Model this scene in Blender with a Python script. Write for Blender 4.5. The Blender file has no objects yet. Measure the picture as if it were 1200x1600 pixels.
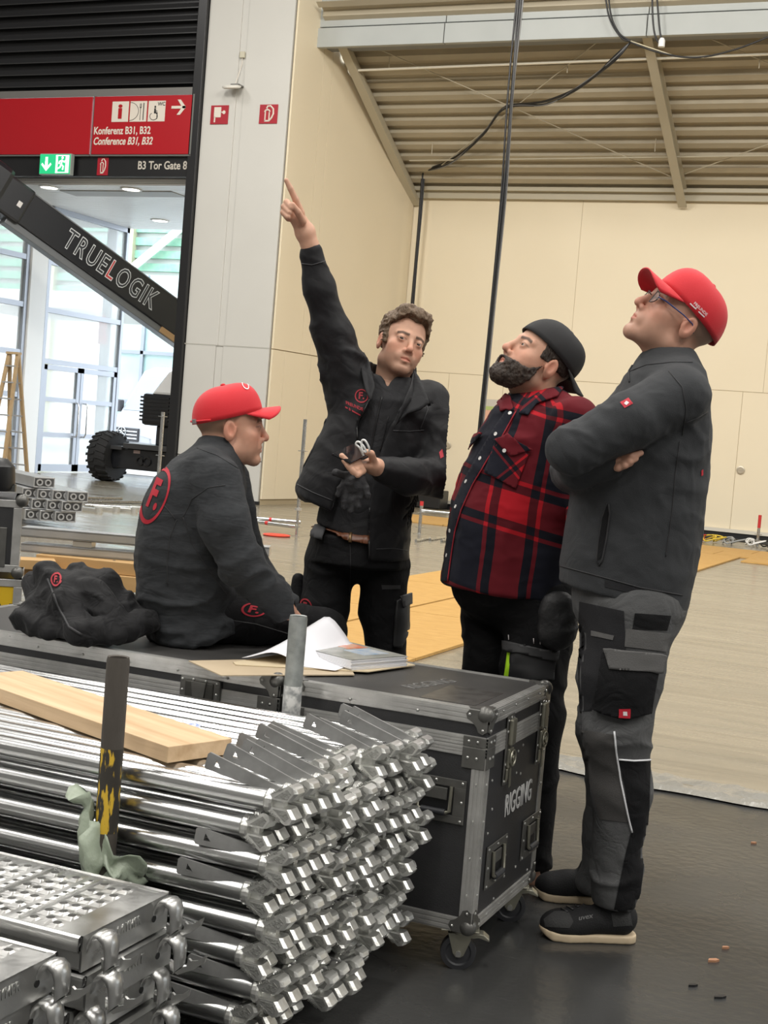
import bpy, bmesh, math, random
import numpy as np
from mathutils import Vector, Matrix
from mathutils.bvhtree import BVHTree
random.seed(7); rng = np.random.default_rng(7)
scene = bpy.context.scene
C = scene.collection
# ------------------------------------------------------------------ camera
# measured from the vanishing points of the hall: hall axes are the world axes
FPX = 2200.0; ROLL = math.radians(4.67); PIT = math.radians(3.3); YAW = math.radians(23); CH = 1.38
cam_d = bpy.data.cameras.new('camera'); cam = bpy.data.objects.new('camera', cam_d); C.objects.link(cam)
cam_d.sensor_fit = 'VERTICAL'; cam_d.sensor_height = 24.0; cam_d.sensor_width = 18.0
cam_d.lens = 24.0*FPX/1600.0; cam_d.clip_start = 0.05; cam_d.clip_end = 300
cam.matrix_world = Matrix.Translation((0, 0, CH)) @ Matrix.Rotation(YAW, 4, 'Z') @ Matrix.Rotation(math.pi/2-PIT, 4, 'X') @ Matrix.Rotation(ROLL, 4, 'Z')
scene.camera = cam
# ------------------------------------------------------------------ world, lamps, exposure
scene.view_settings.view_transform = 'Standard'; scene.view_settings.look = 'None'
scene.view_settings.gamma = 1.0; scene.view_settings.use_curve_mapping = False
scene.view_settings.exposure = 0.45
w = bpy.data.worlds.new('overcast'); scene.world = w; w.use_nodes = True
wb = w.node_tree.nodes['Background']; wb.inputs[0].default_value = (0.86, 0.93, 1.0, 1); wb.inputs[1].default_value = 3.4
def hall_or_fill_lamp(x, y, sx, sy, power, col=(1, .97, .92), z=11.4):
    ld = bpy.data.lights.new('hall_or_fill_lamp', 'AREA'); ld.shape = 'RECTANGLE'; ld.size = sx; ld.size_y = sy
    ld.energy = power; ld.color = col
    o = bpy.data.objects.new('hall_or_fill_lamp', ld); C.objects.link(o); o.location = (x, y, z)
    return o
for lx in (-16, -8, 0, 8, 16):
    for ly in (-8, -1, 6, 13):
        hall_or_fill_lamp(lx, ly, 1.2, 3.6, 330)
for lx in (-9, -4, 1, 6):            # added floodlights, unseen, put in to brighten the recess wall
    o = hall_or_fill_lamp(lx, 12.5, .9, .9, 165, (1, .955, .87), 8.9)
    o.rotation_euler = (Vector((lx-.5, 25, 3.2))-o.location).to_track_quat('-Z', 'Y').to_euler()
# ------------------------------------------------------------------ pixel -> place
def ray(px, py):
    x, y = (px-600)/FPX, (py-800)/FPX
    c, s = math.cos(ROLL), math.sin(ROLL); xr = c*x+s*y; yr = -s*x+c*y
    c, s = math.cos(PIT), math.sin(PIT)
    return np.array([xr, c-s*yr, -(s+c*yr)])
def toW(v):
    c, s = math.cos(YAW), math.sin(YAW)
    return Vector((c*v[0]-s*v[1], s*v[0]+c*v[1], v[2]))
def LV(px, py, d):            # level frame: right, forward, up
    r = ray(px, py); v = r/r[1]*d; v[2] += CH; return v
def P(px, py, d): return toW(LV(px, py, d))
def G(px, py, z=0):
    r = ray(px, py); v = r*((z-CH)/r[2]); v[2] += CH; return toW(v)
def YP(px, py, Y):
    r = toW(ray(px, py)); v = r*(Y/r.y); v.z += CH; return v
def XP(px, py, X):
    r = toW(ray(px, py)); v = r*(X/r.x); v.z += CH; return v
# ------------------------------------------------------------------ materials
MATS = {}
def pm(name, col, rough=.5, metal=0., bump=None, var=None, rvar=None, spec=None, stretch=None, coat=0, alpha=None, trans=0, emit=None, sheen=0, wr=None):
    """procedural principled material; var=(scale, colour2, contrast), bump=(scale, strength), rvar=(scale, amount)"""
    if name in MATS: return MATS[name]
    m = bpy.data.materials.new(name); m.use_nodes = True; nt = m.node_tree; b = nt.nodes['Principled BSDF']
    c4 = (*col, 1); b.inputs['Base Color'].default_value = c4; b.inputs['Roughness'].default_value = rough; b.inputs['Metallic'].default_value = metal
    if spec is not None: b.inputs['Specular IOR Level'].default_value = spec
    if coat: b.inputs['Coat Weight'].default_value = coat; b.inputs['Coat Roughness'].default_value = .15
    if sheen: b.inputs['Sheen Weight'].default_value = sheen; b.inputs['Sheen Roughness'].default_value = .5
    if alpha is not None: b.inputs['Alpha'].default_value = alpha
    if trans: b.inputs['Transmission Weight'].default_value = trans
    if emit: b.inputs['Emission Color'].default_value = (*emit[0], 1); b.inputs['Emission Strength'].default_value = emit[1]
    tc = nt.nodes.new('ShaderNodeTexCoord'); mp = nt.nodes.new('ShaderNodeMapping'); nt.links.new(tc.outputs['Object'], mp.inputs[0])
    if stretch: mp.inputs['Scale'].default_value = stretch
    def noise(sc, det=5):
        n = nt.nodes.new('ShaderNodeTexNoise'); n.inputs['Scale'].default_value = sc; n.inputs['Detail'].default_value = det
        nt.links.new(mp.outputs[0], n.inputs['Vector']); return n
    if var:
        n = noise(var[0]); r = nt.nodes.new('ShaderNodeMapRange'); k = var[2] if len(var) > 2 else 2.
        r.inputs[1].default_value = .5-.5/k; r.inputs[2].default_value = .5+.5/k; nt.links.new(n.outputs[0], r.inputs[0])
        mx = nt.nodes.new('ShaderNodeMix'); mx.data_type = 'RGBA'; mx.inputs[6].default_value = c4; mx.inputs[7].default_value = (*var[1], 1)
        nt.links.new(r.outputs[0], mx.inputs[0]); nt.links.new(mx.outputs[2], b.inputs['Base Color'])
    if rvar:
        n = noise(rvar[0]); r = nt.nodes.new('ShaderNodeMapRange'); r.inputs[1].default_value = .25; r.inputs[2].default_value = .75
        r.inputs[3].default_value = max(.02, rough-rvar[1]); r.inputs[4].default_value = min(1, rough+rvar[1])
        nt.links.new(n.outputs[0], r.inputs[0]); nt.links.new(r.outputs[0], b.inputs['Roughness'])
    if bump:
        n = noise(bump[0], 6); bp = nt.nodes.new('ShaderNodeBump'); bp.inputs['Strength'].default_value = bump[1]; bp.inputs['Distance'].default_value = .01
        nt.links.new(n.outputs[0], bp.inputs['Height']); nt.links.new(bp.outputs[0], b.inputs['Normal'])
    if wr:      # soft cloth creases on top of the weave
        n = noise(wr[0], 2); n.inputs['Distortion'].default_value = wr[2]; ab = nt.nodes.new('ShaderNodeMath'); ab.operation = 'SUBTRACT'; ab.inputs[1].default_value = .5; nt.links.new(n.outputs[0], ab.inputs[0])
        a2 = nt.nodes.new('ShaderNodeMath'); a2.operation = 'ABSOLUTE'; nt.links.new(ab.outputs[0], a2.inputs[0])
        bp2 = nt.nodes.new('ShaderNodeBump'); bp2.inputs['Strength'].default_value = wr[1]; bp2.inputs['Distance'].default_value = .03; nt.links.new(a2.outputs[0], bp2.inputs['Height'])
        if bump: nt.links.new(bp.outputs[0], bp2.inputs['Normal'])
        nt.links.new(bp2.outputs[0], b.inputs['Normal'])
    MATS[name] = m; return m
# ------------------------------------------------------------------ mesh kit
def orth(d):
    d = Vector(d).normalized(); a = Vector((0, 0, 1)) if abs(d.z) < .9 else Vector((1, 0, 0))
    u = d.cross(a).normalized(); return u, d.cross(u).normalized()
class MB:
    def __init__(s): s.v = []; s.f = []; s.m = []
    def add(s, vs, fs, m=0, M=None):
        o = len(s.v); s.v += [tuple(M @ Vector(p)) if M else tuple(p) for p in vs]
        s.f += [tuple(i+o for i in f) for f in fs]; s.m += [m]*len(fs); return s
    def box(s, x0, x1, y0, y1, z0, z1, m=0, M=None):
        vs = [(x, y, z) for z in (z0, z1) for y in (y0, y1) for x in (x0, x1)]
        return s.add(vs, [(0, 2, 3, 1), (4, 5, 7, 6), (0, 1, 5, 4), (2, 6, 7, 3), (0, 4, 6, 2), (1, 3, 7, 5)], m, M)
    def prism(s, poly, z0, z1, m=0, M=None):
        n = len(poly); vs = [(x, y, z0) for x, y in poly]+[(x, y, z1) for x, y in poly]
        fs = [tuple(range(n-1, -1, -1)), tuple(range(n, 2*n))]+[(i, (i+1) % n, n+(i+1) % n, n+i) for i in range(n)]
        return s.add(vs, fs, m, M)
    def cyl(s, a, b, r, n=12, r2=None, m=0, caps=True, M=None):
        a = Vector(a); b = Vector(b); r2 = r if r2 is None else r2; u, v = orth(b-a); vs = []
        for p, rr in ((a, r), (b, r2)):
            for i in range(n):
                t = 2*math.pi*i/n; vs.append(p+u*(rr*math.cos(t))+v*(rr*math.sin(t)))
        fs = [(i, n+i, n+(i+1) % n, (i+1) % n) for i in range(n)]
        if caps: fs += [tuple(range(n)), tuple(range(2*n-1, n-1, -1))]
        return s.add(vs, fs, m, M)
    def tube(s, path, r, n=8, m=0, caps=True, M=None, flat=1.0):
        pts = [Vector(p) for p in path]; rs = r if hasattr(r, '__len__') else [r]*len(pts); vs = []; pu = None
        for i, p in enumerate(pts):
            d = (pts[min(i+1, len(pts)-1)]-pts[max(i-1, 0)])
            if d.length < 1e-9: d = Vector((0, 0, 1))
            d.normalize()
            if pu is None: u, v = orth(d)
            else:
                u = pu-d*pu.dot(d)
                u = u.normalized() if u.length > 1e-6 else orth(d)[0]; v = d.cross(u)
            pu = u
            for k in range(n):
                t = 2*math.pi*k/n; vs.append(p+u*(rs[i]*math.cos(t))+v*(rs[i]*flat*math.sin(t)))
        fs = [(i*n+k, i*n+(k+1) % n, (i+1)*n+(k+1) % n, (i+1)*n+k) for i in range(len(pts)-1) for k in range(n)]
        if caps: fs += [tuple(range(n-1, -1, -1)), tuple((len(pts)-1)*n+k for k in range(n))]
        return s.add(vs, fs, m, M)
    def lathe(s, prof, n=20, m=0, M=None, closed=False):
        vs = []
        for r, z in prof:
            for k in range(n): t = 2*math.pi*k/n; vs.append((r*math.cos(t), r*math.sin(t), z))
        L = len(prof); fs = [(i*n+k, i*n+(k+1) % n, (i+1)*n+(k+1) % n, (i+1)*n+k) for i in range(L-1) for k in range(n)]
        if closed: fs += [((L-1)*n+k, (L-1)*n+(k+1) % n, (k+1) % n, k) for k in range(n)]
        else: fs += [tuple(range(n-1, -1, -1)), tuple((L-1)*n+k for k in range(n))]
        return s.add(vs, fs, m, M)
    def ball(s, c, r, nu=12, nv=8, m=0, M=None):
        r = r if hasattr(r, '__len__') else (r, r, r); vs = []
        for j in range(1, nv):
            ph = math.pi*j/nv
            for i in range(nu):
                t = 2*math.pi*i/nu; vs.append((c[0]+r[0]*math.sin(ph)*math.cos(t), c[1]+r[1]*math.sin(ph)*math.sin(t), c[2]+r[2]*math.cos(ph)))
        top = len(vs); vs.append((c[0], c[1], c[2]+r[2])); vs.append((c[0], c[1], c[2]-r[2]))
        fs = [(j*nu+i, (j+1)*nu+i, (j+1)*nu+(i+1) % nu, j*nu+(i+1) % nu) for j in range(nv-2) for i in range(nu)]
        fs += [(top, i, (i+1) % nu) for i in range(nu)]+[(top+1, (nv-2)*nu+(i+1) % nu, (nv-2)*nu+i) for i in range(nu)]
        return s.add(vs, fs, m, M)
    def grid(s, P_, m=0, loop=False):
        P_ = [[tuple(p) for p in row] for row in P_]; R = len(P_); K = len(P_[0]); vs = [p for row in P_ for p in row]
        fs = [(i*K+k, i*K+(k+1) % K, (i+1)*K+(k+1) % K, (i+1)*K+k) for i in range(R-1) for k in range(K if loop else K-1)]
        return s.add(vs, fs, m)
    def mesh(s, name, mats):
        me = bpy.data.meshes.new(name); me.from_pydata(s.v, [], s.f); 
        mats = mats if isinstance(mats, (list, tuple)) else [mats]
        for m in mats: me.materials.append(m)
        if len(mats) > 1: me.polygons.foreach_set('material_index', s.m)
        return me
    def build(s, name, mats, parent=None, smooth=None, bevel=0, loc=None, solid=0, seg=2):
        me = s.mesh(name, mats)
        if smooth is not None:
            me.polygons.foreach_set('use_smooth', [True]*len(me.polygons))
            if smooth < 180: me.set_sharp_from_angle(angle=math.radians(smooth))
        return link(name, me, parent, bevel, loc, solid, seg)
def link(name, me, parent=None, bevel=0, loc=None, solid=0, seg=2):
    o = bpy.data.objects.new(name, me); C.objects.link(o)
    if loc is not None: o.location = loc
    if parent: o.parent = parent
    if solid:
        md = o.modifiers.new('solidify', 'SOLIDIFY'); md.thickness = solid; md.offset = 0
    if bevel:
        md = o.modifiers.new('bevel', 'BEVEL'); md.width = bevel; md.segments = seg; md.limit_method = 'ANGLE'; md.angle_limit = math.radians(40); md.harden_normals = False
    return o
def thing(name, label, cat, loc=(0, 0, 0), rz=0, group=None):
    o = bpy.data.objects.new(name, None); C.objects.link(o); o.location = loc; o.rotation_euler = (0, 0, rz); o.empty_display_size = .1
    o['label'] = label; o['category'] = cat
    if group: o['group'] = group
    return o
def tag(o, label, cat, group=None):
    o['label'] = label; o['category'] = cat
    if group: o['group'] = group
    return o
def struct(o): o['kind'] = 'structure'; return o
def dup(root, loc=None, rz=None, label=None):
    r = root.copy(); C.objects.link(r)
    if loc is not None: r.location = loc
    if rz is not None: r.rotation_euler = (0, 0, rz)
    if label: r['label'] = label
    for ch in list(root.children):
        c = ch.copy(); C.objects.link(c); c.parent = r
        for g in ch.children:
            d = g.copy(); C.objects.link(d); d.parent = c
    return r
def text_mesh(body, size, extrude=.001, bold=0., shear=0., align='CENTER', sx=1., spacing=1.):
    cu = bpy.data.curves.new('txt', 'FONT'); cu.body = body; cu.size = size; cu.extrude = extrude; cu.offset = bold; cu.shear = shear
    cu.align_x = align; cu.align_y = 'CENTER'; cu.space_character = spacing; cu.resolution_u = 3
    ob = bpy.data.objects.new('txt', cu); me = bpy.data.meshes.new_from_object(ob); bpy.data.objects.remove(ob); bpy.data.curves.remove(cu)
    if sx != 1: me.transform(Matrix.Diagonal((sx, 1, 1, 1)))
    return me
def text(name, body, size, M, mat, parent, **k):
    me = text_mesh(body, size, **k); me.transform(M); me.materials.clear(); me.materials.append(mat); return link(name, me, parent)
def frame(o, ex, ey):
    """matrix with columns ex, ey, ex x ey at o"""
    ex = Vector(ex).normalized(); ey = Vector(ey); ey = (ey-ex*ey.dot(ex)).normalized(); ez = ex.cross(ey)
    return Matrix(((ex.x, ey.x, ez.x, o[0]), (ex.y, ey.y, ez.y, o[1]), (ex.z, ey.z, ez.z, o[2]), (0, 0, 0, 1)))
FRONT = lambda x, y, z: frame((x, y, z), (1, 0, 0), (0, 0, 1))     # plane facing -Y
# ================================================================== SETTING
M_white = pm('column_paint', (.55, .54, .505), .55, bump=(14, .05), var=(1.2, (.525, .515, .48)))
M_cream = pm('cream_paint', (.80, .71, .535), .6, bump=(10, .05), var=(.8, (.775, .685, .51)))
M_black = pm('black_paint', (.012, .012, .013), .4)
M_steelpaint = pm('beam_paint', (.40, .42, .41), .5, var=(2, (.36, .38, .37)))
M_roof = pm('roof_sheet_paint', (.44, .39, .29), .5, var=(1.5, (.39, .345, .255)))
M_rafter = pm('rafter_paint', (.47, .43, .33), .5)
M_floor = pm('hall_floor', (.020, .0205, .021), .24, var=(.8, (.062, .062, .060), 2.2), rvar=(2.2, .10), bump=(30, .10))
M_film = pm('floor_film', (.205, .18, .135), .22, var=(.9, (.25, .222, .17), 2), bump=(1.4, 1.), stretch=(.30, 3.2, 1), rvar=(2, .1))
nt = M_film.node_tree; b = nt.nodes['Principled BSDF']; tcf = nt.nodes.new('ShaderNodeTexCoord'); mpf = nt.nodes.new('ShaderNodeMapping'); mpf.inputs['Scale'].default_value = (.22, 5.5, 1); mpf.inputs['Rotation'].default_value = (0, 0, .06); nt.links.new(tcf.outputs['Object'], mpf.inputs[0])
nf = nt.nodes.new('ShaderNodeTexNoise'); nf.inputs['Scale'].default_value = 1.6; nf.inputs['Detail'].default_value = 7; nf.inputs['Roughness'].default_value = .7; nt.links.new(mpf.outputs[0], nf.inputs['Vector']); rf = nt.nodes.new('ShaderNodeMapRange'); rf.inputs[1].default_value = .60; rf.inputs[2].default_value = .68; rf.inputs[4].default_value = .75; nt.links.new(nf.outputs[0], rf.inputs[0])
mf = nt.nodes.new('ShaderNodeMix'); mf.data_type = 'RGBA'; nt.links.new(b.inputs['Base Color'].links[0].from_socket, mf.inputs[6]); mf.inputs[7].default_value = (.085, .077, .056, 1); nt.links.new(rf.outputs[0], mf.inputs[0]); nt.links.new(mf.outputs[2], b.inputs['Base Color'])  # dark streaks put the shade of wrinkles into the film colour
M_osb = pm('osb', (.60, .36, .115), .6, var=(9, (.46, .255, .068), 1.6), bump=(60, .15), stretch=(1, 3, 1))
M_wallgrey = pm('hall_wall_grey', (.36, .36, .35), .7)
M_ceil = pm('hall_ceiling_grey', (.12, .12, .12), .7)

floor = struct(MB().box(-40, 30, -16, 60, -.2, 0).build('floor', M_floor))
# scratches and the darker polished area are in the floor material: add scuff lines
nt = M_floor.node_tree; b = nt.nodes['Principled BSDF']
wv = nt.nodes.new('ShaderNodeTexNoise'); wv.inputs['Scale'].default_value = 3; wv.inputs['Detail'].default_value = 8; wv.inputs['Roughness'].default_value = .75
mp2 = nt.nodes.new('ShaderNodeMapping'); mp2.inputs['Rotation'].default_value = (0, 0, .5); mp2.inputs['Scale'].default_value = (.5, 9, 1)
tc2 = nt.nodes.new('ShaderNodeTexCoord'); nt.links.new(tc2.outputs['Object'], mp2.inputs[0]); nt.links.new(mp2.outputs[0], wv.inputs['Vector'])
rp = nt.nodes.new('ShaderNodeMapRange'); rp.inputs[1].default_value = .63; rp.inputs[2].default_value = .72; nt.links.new(wv.outputs[0], rp.inputs[0])
mxs = nt.nodes.new('ShaderNodeMix'); mxs.data_type = 'RGBA'; old = b.inputs['Base Color'].links[0].from_socket
nt.links.new(old, mxs.inputs[6]); mxs.inputs[7].default_value = (.15, .147, .14, 1); ml = nt.nodes.new('ShaderNodeMath'); ml.operation = 'MULTIPLY'; ml.inputs[1].default_value = .6
nt.links.new(rp.outputs[0], ml.inputs[0]); nt.links.new(ml.outputs[0], mxs.inputs[0]); nt.links.new(mxs.outputs[2], b.inputs['Base Color'])

# plastic film laid over the floor, real ripples at its front edge
mb = MB(); rows = []
ys = [5.86, 5.9, 5.95, 6.0, 6.06, 6.12, 6.2, 6.28, 6.36, 6.46, 6.56, 6.7, 6.9, 7.2, 7.6, 8.2, 9, 11, 14, 18, 22, 24.6]
for j, yy in enumerate(ys):
    row = []
    for i in range(121):
        xx = -19+31*i/120
        if j < 4: zz = .004+(.012*abs(math.sin(xx*3.1+j*1.7))*abs(math.sin(xx*7.7+j)))*(1 if j else .2)
        elif j < 14: zz = .004+.010*max(0, math.sin(j*2.4+xx*.35))*max(0, math.sin(xx*.9+j*1.9)+.4)
        else: zz = .004
        row.append((xx, yy+(.05*math.sin(xx*1.3)+.03*math.sin(xx*3.7) if j < 4 else 0), zz))
    rows.append(row)
struct(mb.grid(rows).build('floor_film', M_film, None, 180))
fl2 = bpy.data.objects['floor_film']; fl2.parent = floor
cr0 = random.Random(21); rows = []
for j in range(9):
    row = []
    for i in range(421):
        xx = -8+14*i/420; e = .07*math.sin(xx*1.1)+.04*math.sin(xx*2.9+1)+.015*math.sin(xx*11)
        row.append((xx, 5.82+.026*j+e*(1-j/9), .006+(.016*cr0.random()**2+.010*abs(math.sin(xx*5+j*1.3)))*(1 if 0 < j < 8 else .05)))
    rows.append(row)
MB().grid(rows).build('crinkled_edge', pm('film_crinkle', (.27, .26, .23), .14, bump=(40, .6)), floor, 180)
# OSB sheets
def osb(x0, x1, y0, y1):
    MB().box(x0+.006, x1-.006, y0+.006, y1-.006, .006, .024).build('osb_sheet', M_osb, floor)
ysq = [7.2, 7.9, 9.95, 12.0, 14.05, 16.1, 18.15, 20.1]
for a, b_ in zip(ysq, ysq[1:]):
    osb(-4.96, -4.035, a+(0 if a > 7.5 else .4), b_); osb(-4.015, -3.06, a, b_)
for yy0, yy1 in ((20.12, 21.0), (21.0, 21.9)):
    for k in range(7): osb(-9.6+2.05*k+(.4 if yy1 > 21 else 0), -9.6+2.05*(k+1)+(.4 if yy1 > 21 else 0), yy0, yy1)
osb(-2.94, -.9, 19.3, 20.1)

# ---- back wall of the recess
wall = struct(MB().box(-10.6, 20, 25.02, 25.3, .0, 9).build('wall_back', pm('seam_dark', (.46, .38, .25), .8)))
sx = [-10.55, -9.51, -8.42, -6.2, -4.04, -3.3, -.6, 2.2, 5, 8, 11, 14, 17, 20]
for a, b_ in zip(sx, sx[1:]):
    MB().box(a+.004, b_-.004, 25.012, 25.04, .14, 2.555).build('wall_panel', M_cream, wall)
for a, b_ in zip([-10.55, -7.2, -3.7, -.2, 3.3, 6.8, 10.3, 13.8], [-7.2, -3.7, -.2, 3.3, 6.8, 10.3, 13.8, 20]):
    MB().box(a+.003, b_-.003, 25.012, 25.04, 2.565, 5.95).build('wall_panel', M_cream, wall)
struct(MB().box(-10.55, 20, 24.93, 25.0, .10, .16).box(-10.55, 20, 24.96, 25.02, 0, .1, 1).build('baseboard_back', [pm('skirting', (.66, .62, .53), .5), M_black]))
for X_ in (-9.42, -3.95):      # round flush door locks in the wall panels
    l = MB().lathe([(.07, 0), (.07, .012), (.05, .016), (.05, .01), (0.001, .01)], 20).box(-.035, .035, -.008, .008, .008, .016).build('panel_lock', pm('lock_metal', (.55, .5, .4), .35, .6), wall, 40)
    l.matrix_world = FRONT(X_, 25.0, 1.2)
# ---- side wall of the recess
sw = struct(MB().prism([(-10.98, 20.36), (-10.86, 20.36), (-10.53, 25.0), (-10.7, 25.0)], 0, 9.2).build('wall_left', MATS['seam_dark']))
def sidepanel(y0, y1, z0, z1, nm='wall_panel'):
    xa = lambda y: -10.86+(.33)*(y-20.36)/4.64
    MB().prism([(xa(y0), y0+.006), (xa(y0)+.03, y0+.006), (xa(y1)+.03, y1-.006), (xa(y1), y1-.006)], z0, z1).build(nm, M_cream, sw)
for a, b_ in ((20.36, 20.75), (20.75, 21.6), (21.6, 23.3), (23.3, 24.97)):
    sidepanel(a, b_, .1, 2.545)
for a, b_ in ((20.36, 21.25), (21.25, 21.55), (21.55, 24.97)):
    sidepanel(a, b_, 2.56, 9.0)
# ---- white clad column beside the gate
col = struct(MB().box(-12.44, -10.86, 20.33, 20.9, 0, 9.2).build('wall_column', pm('joint_grey', (.25, .24, .21), .8)))
for z0, z1 in ((.02, .70), (.715, 2.545)):
    for x0, x1 in ((-12.44, -11.86), (-11.72, -10.865)):
        MB().box(x0, x1, 20.30, 20.34, z0, z1).build('cladding_panel', M_white, col, bevel=.003)
for x0, x1 in ((-12.44, -11.83), (-11.70, -10.865)):
    MB().box(x0, x1, 20.30, 20.34, 2.56, 9.1).build('cladding_panel', M_white, col, bevel=.003)
MB().box(-11.83, -11.70, 20.315, 20.34, 2.56, 9.1).box(-11.855, -11.725, 20.31, 20.34, .02, 2.545).build('duct_cover', M_white, col, bevel=.003)
MB().box(-12.46, -12.44, 20.28, 20.36, 2.545, 2.56).box(-12.44, -10.86, 20.297, 20.34, 2.546, 2.559).build('joint_strip', pm('joint_strip', (.42, .41, .37), .6), col)
struct(MB().box(-12.44, -10.84, 20.285, 20.33, 0, .06).build('baseboard_column', M_black))
# ---- lintel beam over the recess
beam = struct(MB().box(-10.85, 20, 21.1, 21.5, 7.62, 9.2).build('trim_beam', pm('beam_dark', (.2, .21, .21), .6)))
for a, b_ in zip([-10.83, -8.55, -5.3, -2.0, 1.2, 4.5, 8, 12], [-8.55, -5.3, -2.0, 1.2, 4.5, 8, 12, 16]):
    MB().box(a, b_-.015, 21.05, 21.1, 7.9, 9.2).build('fascia_panel', M_steelpaint, beam, bevel=.004)
    MB().box(a, b_-.015, 21.0, 21.1, 7.56, 7.87).build('flange_panel', M_steelpaint, beam, bevel=.004)
# ---- sloping corrugated roof of the recess
RY0, RZ0 = 25.05, 5.97; RY1, RZ1 = 21.2, 8.02
rs = Vector((0, RY1-RY0, RZ1-RZ0)); rl = rs.length; rs.normalize(); rn = Vector((0, rs.z, -rs.y));
if rn.z > 0: rn = -rn
def roofpt(x, s, off): return Vector((x, RY0, RZ0))+rs*s+rn*off
def RP(px, py, off=.1):
    d = toW(ray(px, py)); o = Vector((0, 0, CH)); q = roofpt(0, 0, off); t = (q-o).dot(rn)/d.dot(rn); return o+d*t
pr = []; s_ = -.1; k = 0; pitch = .315
while s_ < rl+.3:
    pr += [(s_, .0), (s_+.11, .0), (s_+.15, .085), (s_+.275, .085)]; s_ += pitch
mb = MB(); mb.grid([[roofpt(x, a, o) for a, o in pr] for x in (-10.7, 20)])
roof = struct(mb.build('ceiling_roof', M_roof, None, None, solid=.004))
def rafter(x):
    mb = MB(); h = .16
    for (u0, u1, o0, o1) in ((-.075, .075, .085, .10), (-.012, .012, .1, .28), (-.075, .075, .28, .30)):
        vs = [roofpt(x+u, s, o) for s in (0, rl) for o in (o0, o1) for u in (u0, u1)]
        mb.add(vs, [(0, 1, 3, 2), (4, 6, 7, 5), (0, 4, 5, 1), (2, 3, 7, 6), (0, 2, 6, 4), (1, 5, 7, 3)])
    return mb.build('rafter', M_rafter, roof)
for x in (-5.37, -1.1, 3.2, 7.5): rafter(x)
for o_, u_ in ((.09, 0), (.2, .1)):   # channel along the side wall
    mb = MB(); vs = [roofpt(-10.72+.12+u, s, o) for s in (-.05, rl) for o in (o_, o_+.10) for u in (u_*.5, u_*.5+.16)]
    mb.add(vs, [(0, 1, 3, 2), (4, 6, 7, 5), (0, 4, 5, 1), (2, 3, 7, 6), (0, 2, 6, 4), (1, 5, 7, 3)]); mb.build('edge_channel', M_rafter, roof)
MB().box(-10.6, 20, 24.78, 25.0, 5.95, 6.02).box(-10.6, 20, 24.9, 25.0, 5.82, 5.95).build('edge_trim', M_rafter, roof)
def pipe_on_roof(a, b_, off, r, mat, nm):
    MB().tube([RP(*a, off), RP(*b_, off)], r, 8).build(nm, mat, roof, 60)
pipe_on_roof((556, 110), (1215, 84), .26, .022, pm('pipe_white', (.75, .71, .6), .4), 'sprinkler_pipe')
pipe_on_roof((640, 251), (1215, 243), .2, .014, M_rafter, 'sprinkler_pipe')
for a, b_ in (((588, 75), (1053, 278)), ((935, 64), (690, 258)), ((1090, 52), (1215, 105)), ((1070, 272), (1215, 220))):
    pipe_on_roof(a, b_, .17, .009, M_rafter, 'tie_rod')
for px, py in ((609, 88), (676, 222), (1025, 216), (888, 92), (1188, 84)):
    a = RP(px, py, .08); MB().tube([a, a-Vector((0, 0, .22))], .008, 6).build('pipe_hanger', M_rafter, roof)

# ---- hall shell out of view (gives the place its bounce light)
struct(MB().box(-24, 24, -16, 21.3, 11.6, 11.8).build('ceiling_hall', M_ceil))
struct(MB().box(24, 24.2, -16, 25.3, 0, 11.6).build('wall_right', M_wallgrey))
struct(MB().box(-24, 24, -16.2, -16, 0, 11.6).build('wall_rear', M_wallgrey))
struct(MB().box(-24.2, -24, -16, 20.6, 0, 11.6).build('wall_side', M_wallgrey))
struct(MB().box(-24, 24, 20.9, 21.1, 9.1, 11.6).build('wall_upper', M_wallgrey))
struct(MB().box(-24, -17.8, 20.35, 20.6, 0, 11.6).build('wall_gate', M_wallgrey))

# ---- gate: posts, band, louvre grille, signs
M_gate = pm('gate_black', (.010, .010, .011), .38)
gate = struct(MB().box(-12.62, -12.45, 20.22, 20.55, 0, 9.2).build('door_1', M_gate, bevel=.01))
MB().box(-12.665, -12.62, 20.36, 20.5, 0, 5.35).build('guide_rail', M_gate, gate, bevel=.005)
struct(MB().box(-17.8, -12.62, 20.28, 20.5, 5.30, 5.66).build('trim_gate_band', M_gate))
gr = thing('louvre_grille', 'black horizontal louvre grille above the red signs', 'grille', (-15, 20.3, 6.75))
MB().box(-2.8, 2.38, .1, .2, 0, 2.5).build('backing', M_gate, gr)
for k in range(12):
    z = .1+.205*k
    MB().add([(-2.8, -.02, z), (2.38, -.02, z), (2.38, .10, z+.11), (-2.8, .10, z+.11), (-2.8, -.02, z-.018), (2.38, -.02, z-.018), (2.38, .10, z+.085), (-2.8, .10, z+.085)],
             [(0, 1, 2, 3), (7, 6, 5, 4), (0, 4, 5, 1), (1, 5, 6, 2), (2, 6, 7, 3), (3, 7, 4, 0)]).build('slat', pm('slat_black', (.028, .028, .029), .3), gr)
M_red = pm('sign_red', (.37, .004, .010), .35); M_ivory = pm('sign_ivory', (.66, .60, .52), .5); M_frame = pm('sign_frame', (.16, .155, .145), .4, .3)
sg = thing('direction_sign', 'red conference direction sign with pictograms and white arrow', 'sign', (-13.56, 20.22, 5.64))
MB().box(-.97, .97, 0, .06, .02, .99).build('panel', M_red, sg, bevel=.004)
MB().box(.97, 1.0, -.005, .07, 0, 1.0).box(-.985, -.97, -.002, .06, 0, 1.0).box(-.985, 1.0, -.005, .07, -.012, .012).build('frame', M_frame, sg)
FS = lambda x, z, off=.004: FRONT(x, -off, z)
for x0 in (-.60, -.24, .12):
    MB().box(x0, x0+.33, -.006, 0, .56, .90).build('pictogram_tile', M_ivory, sg)
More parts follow.
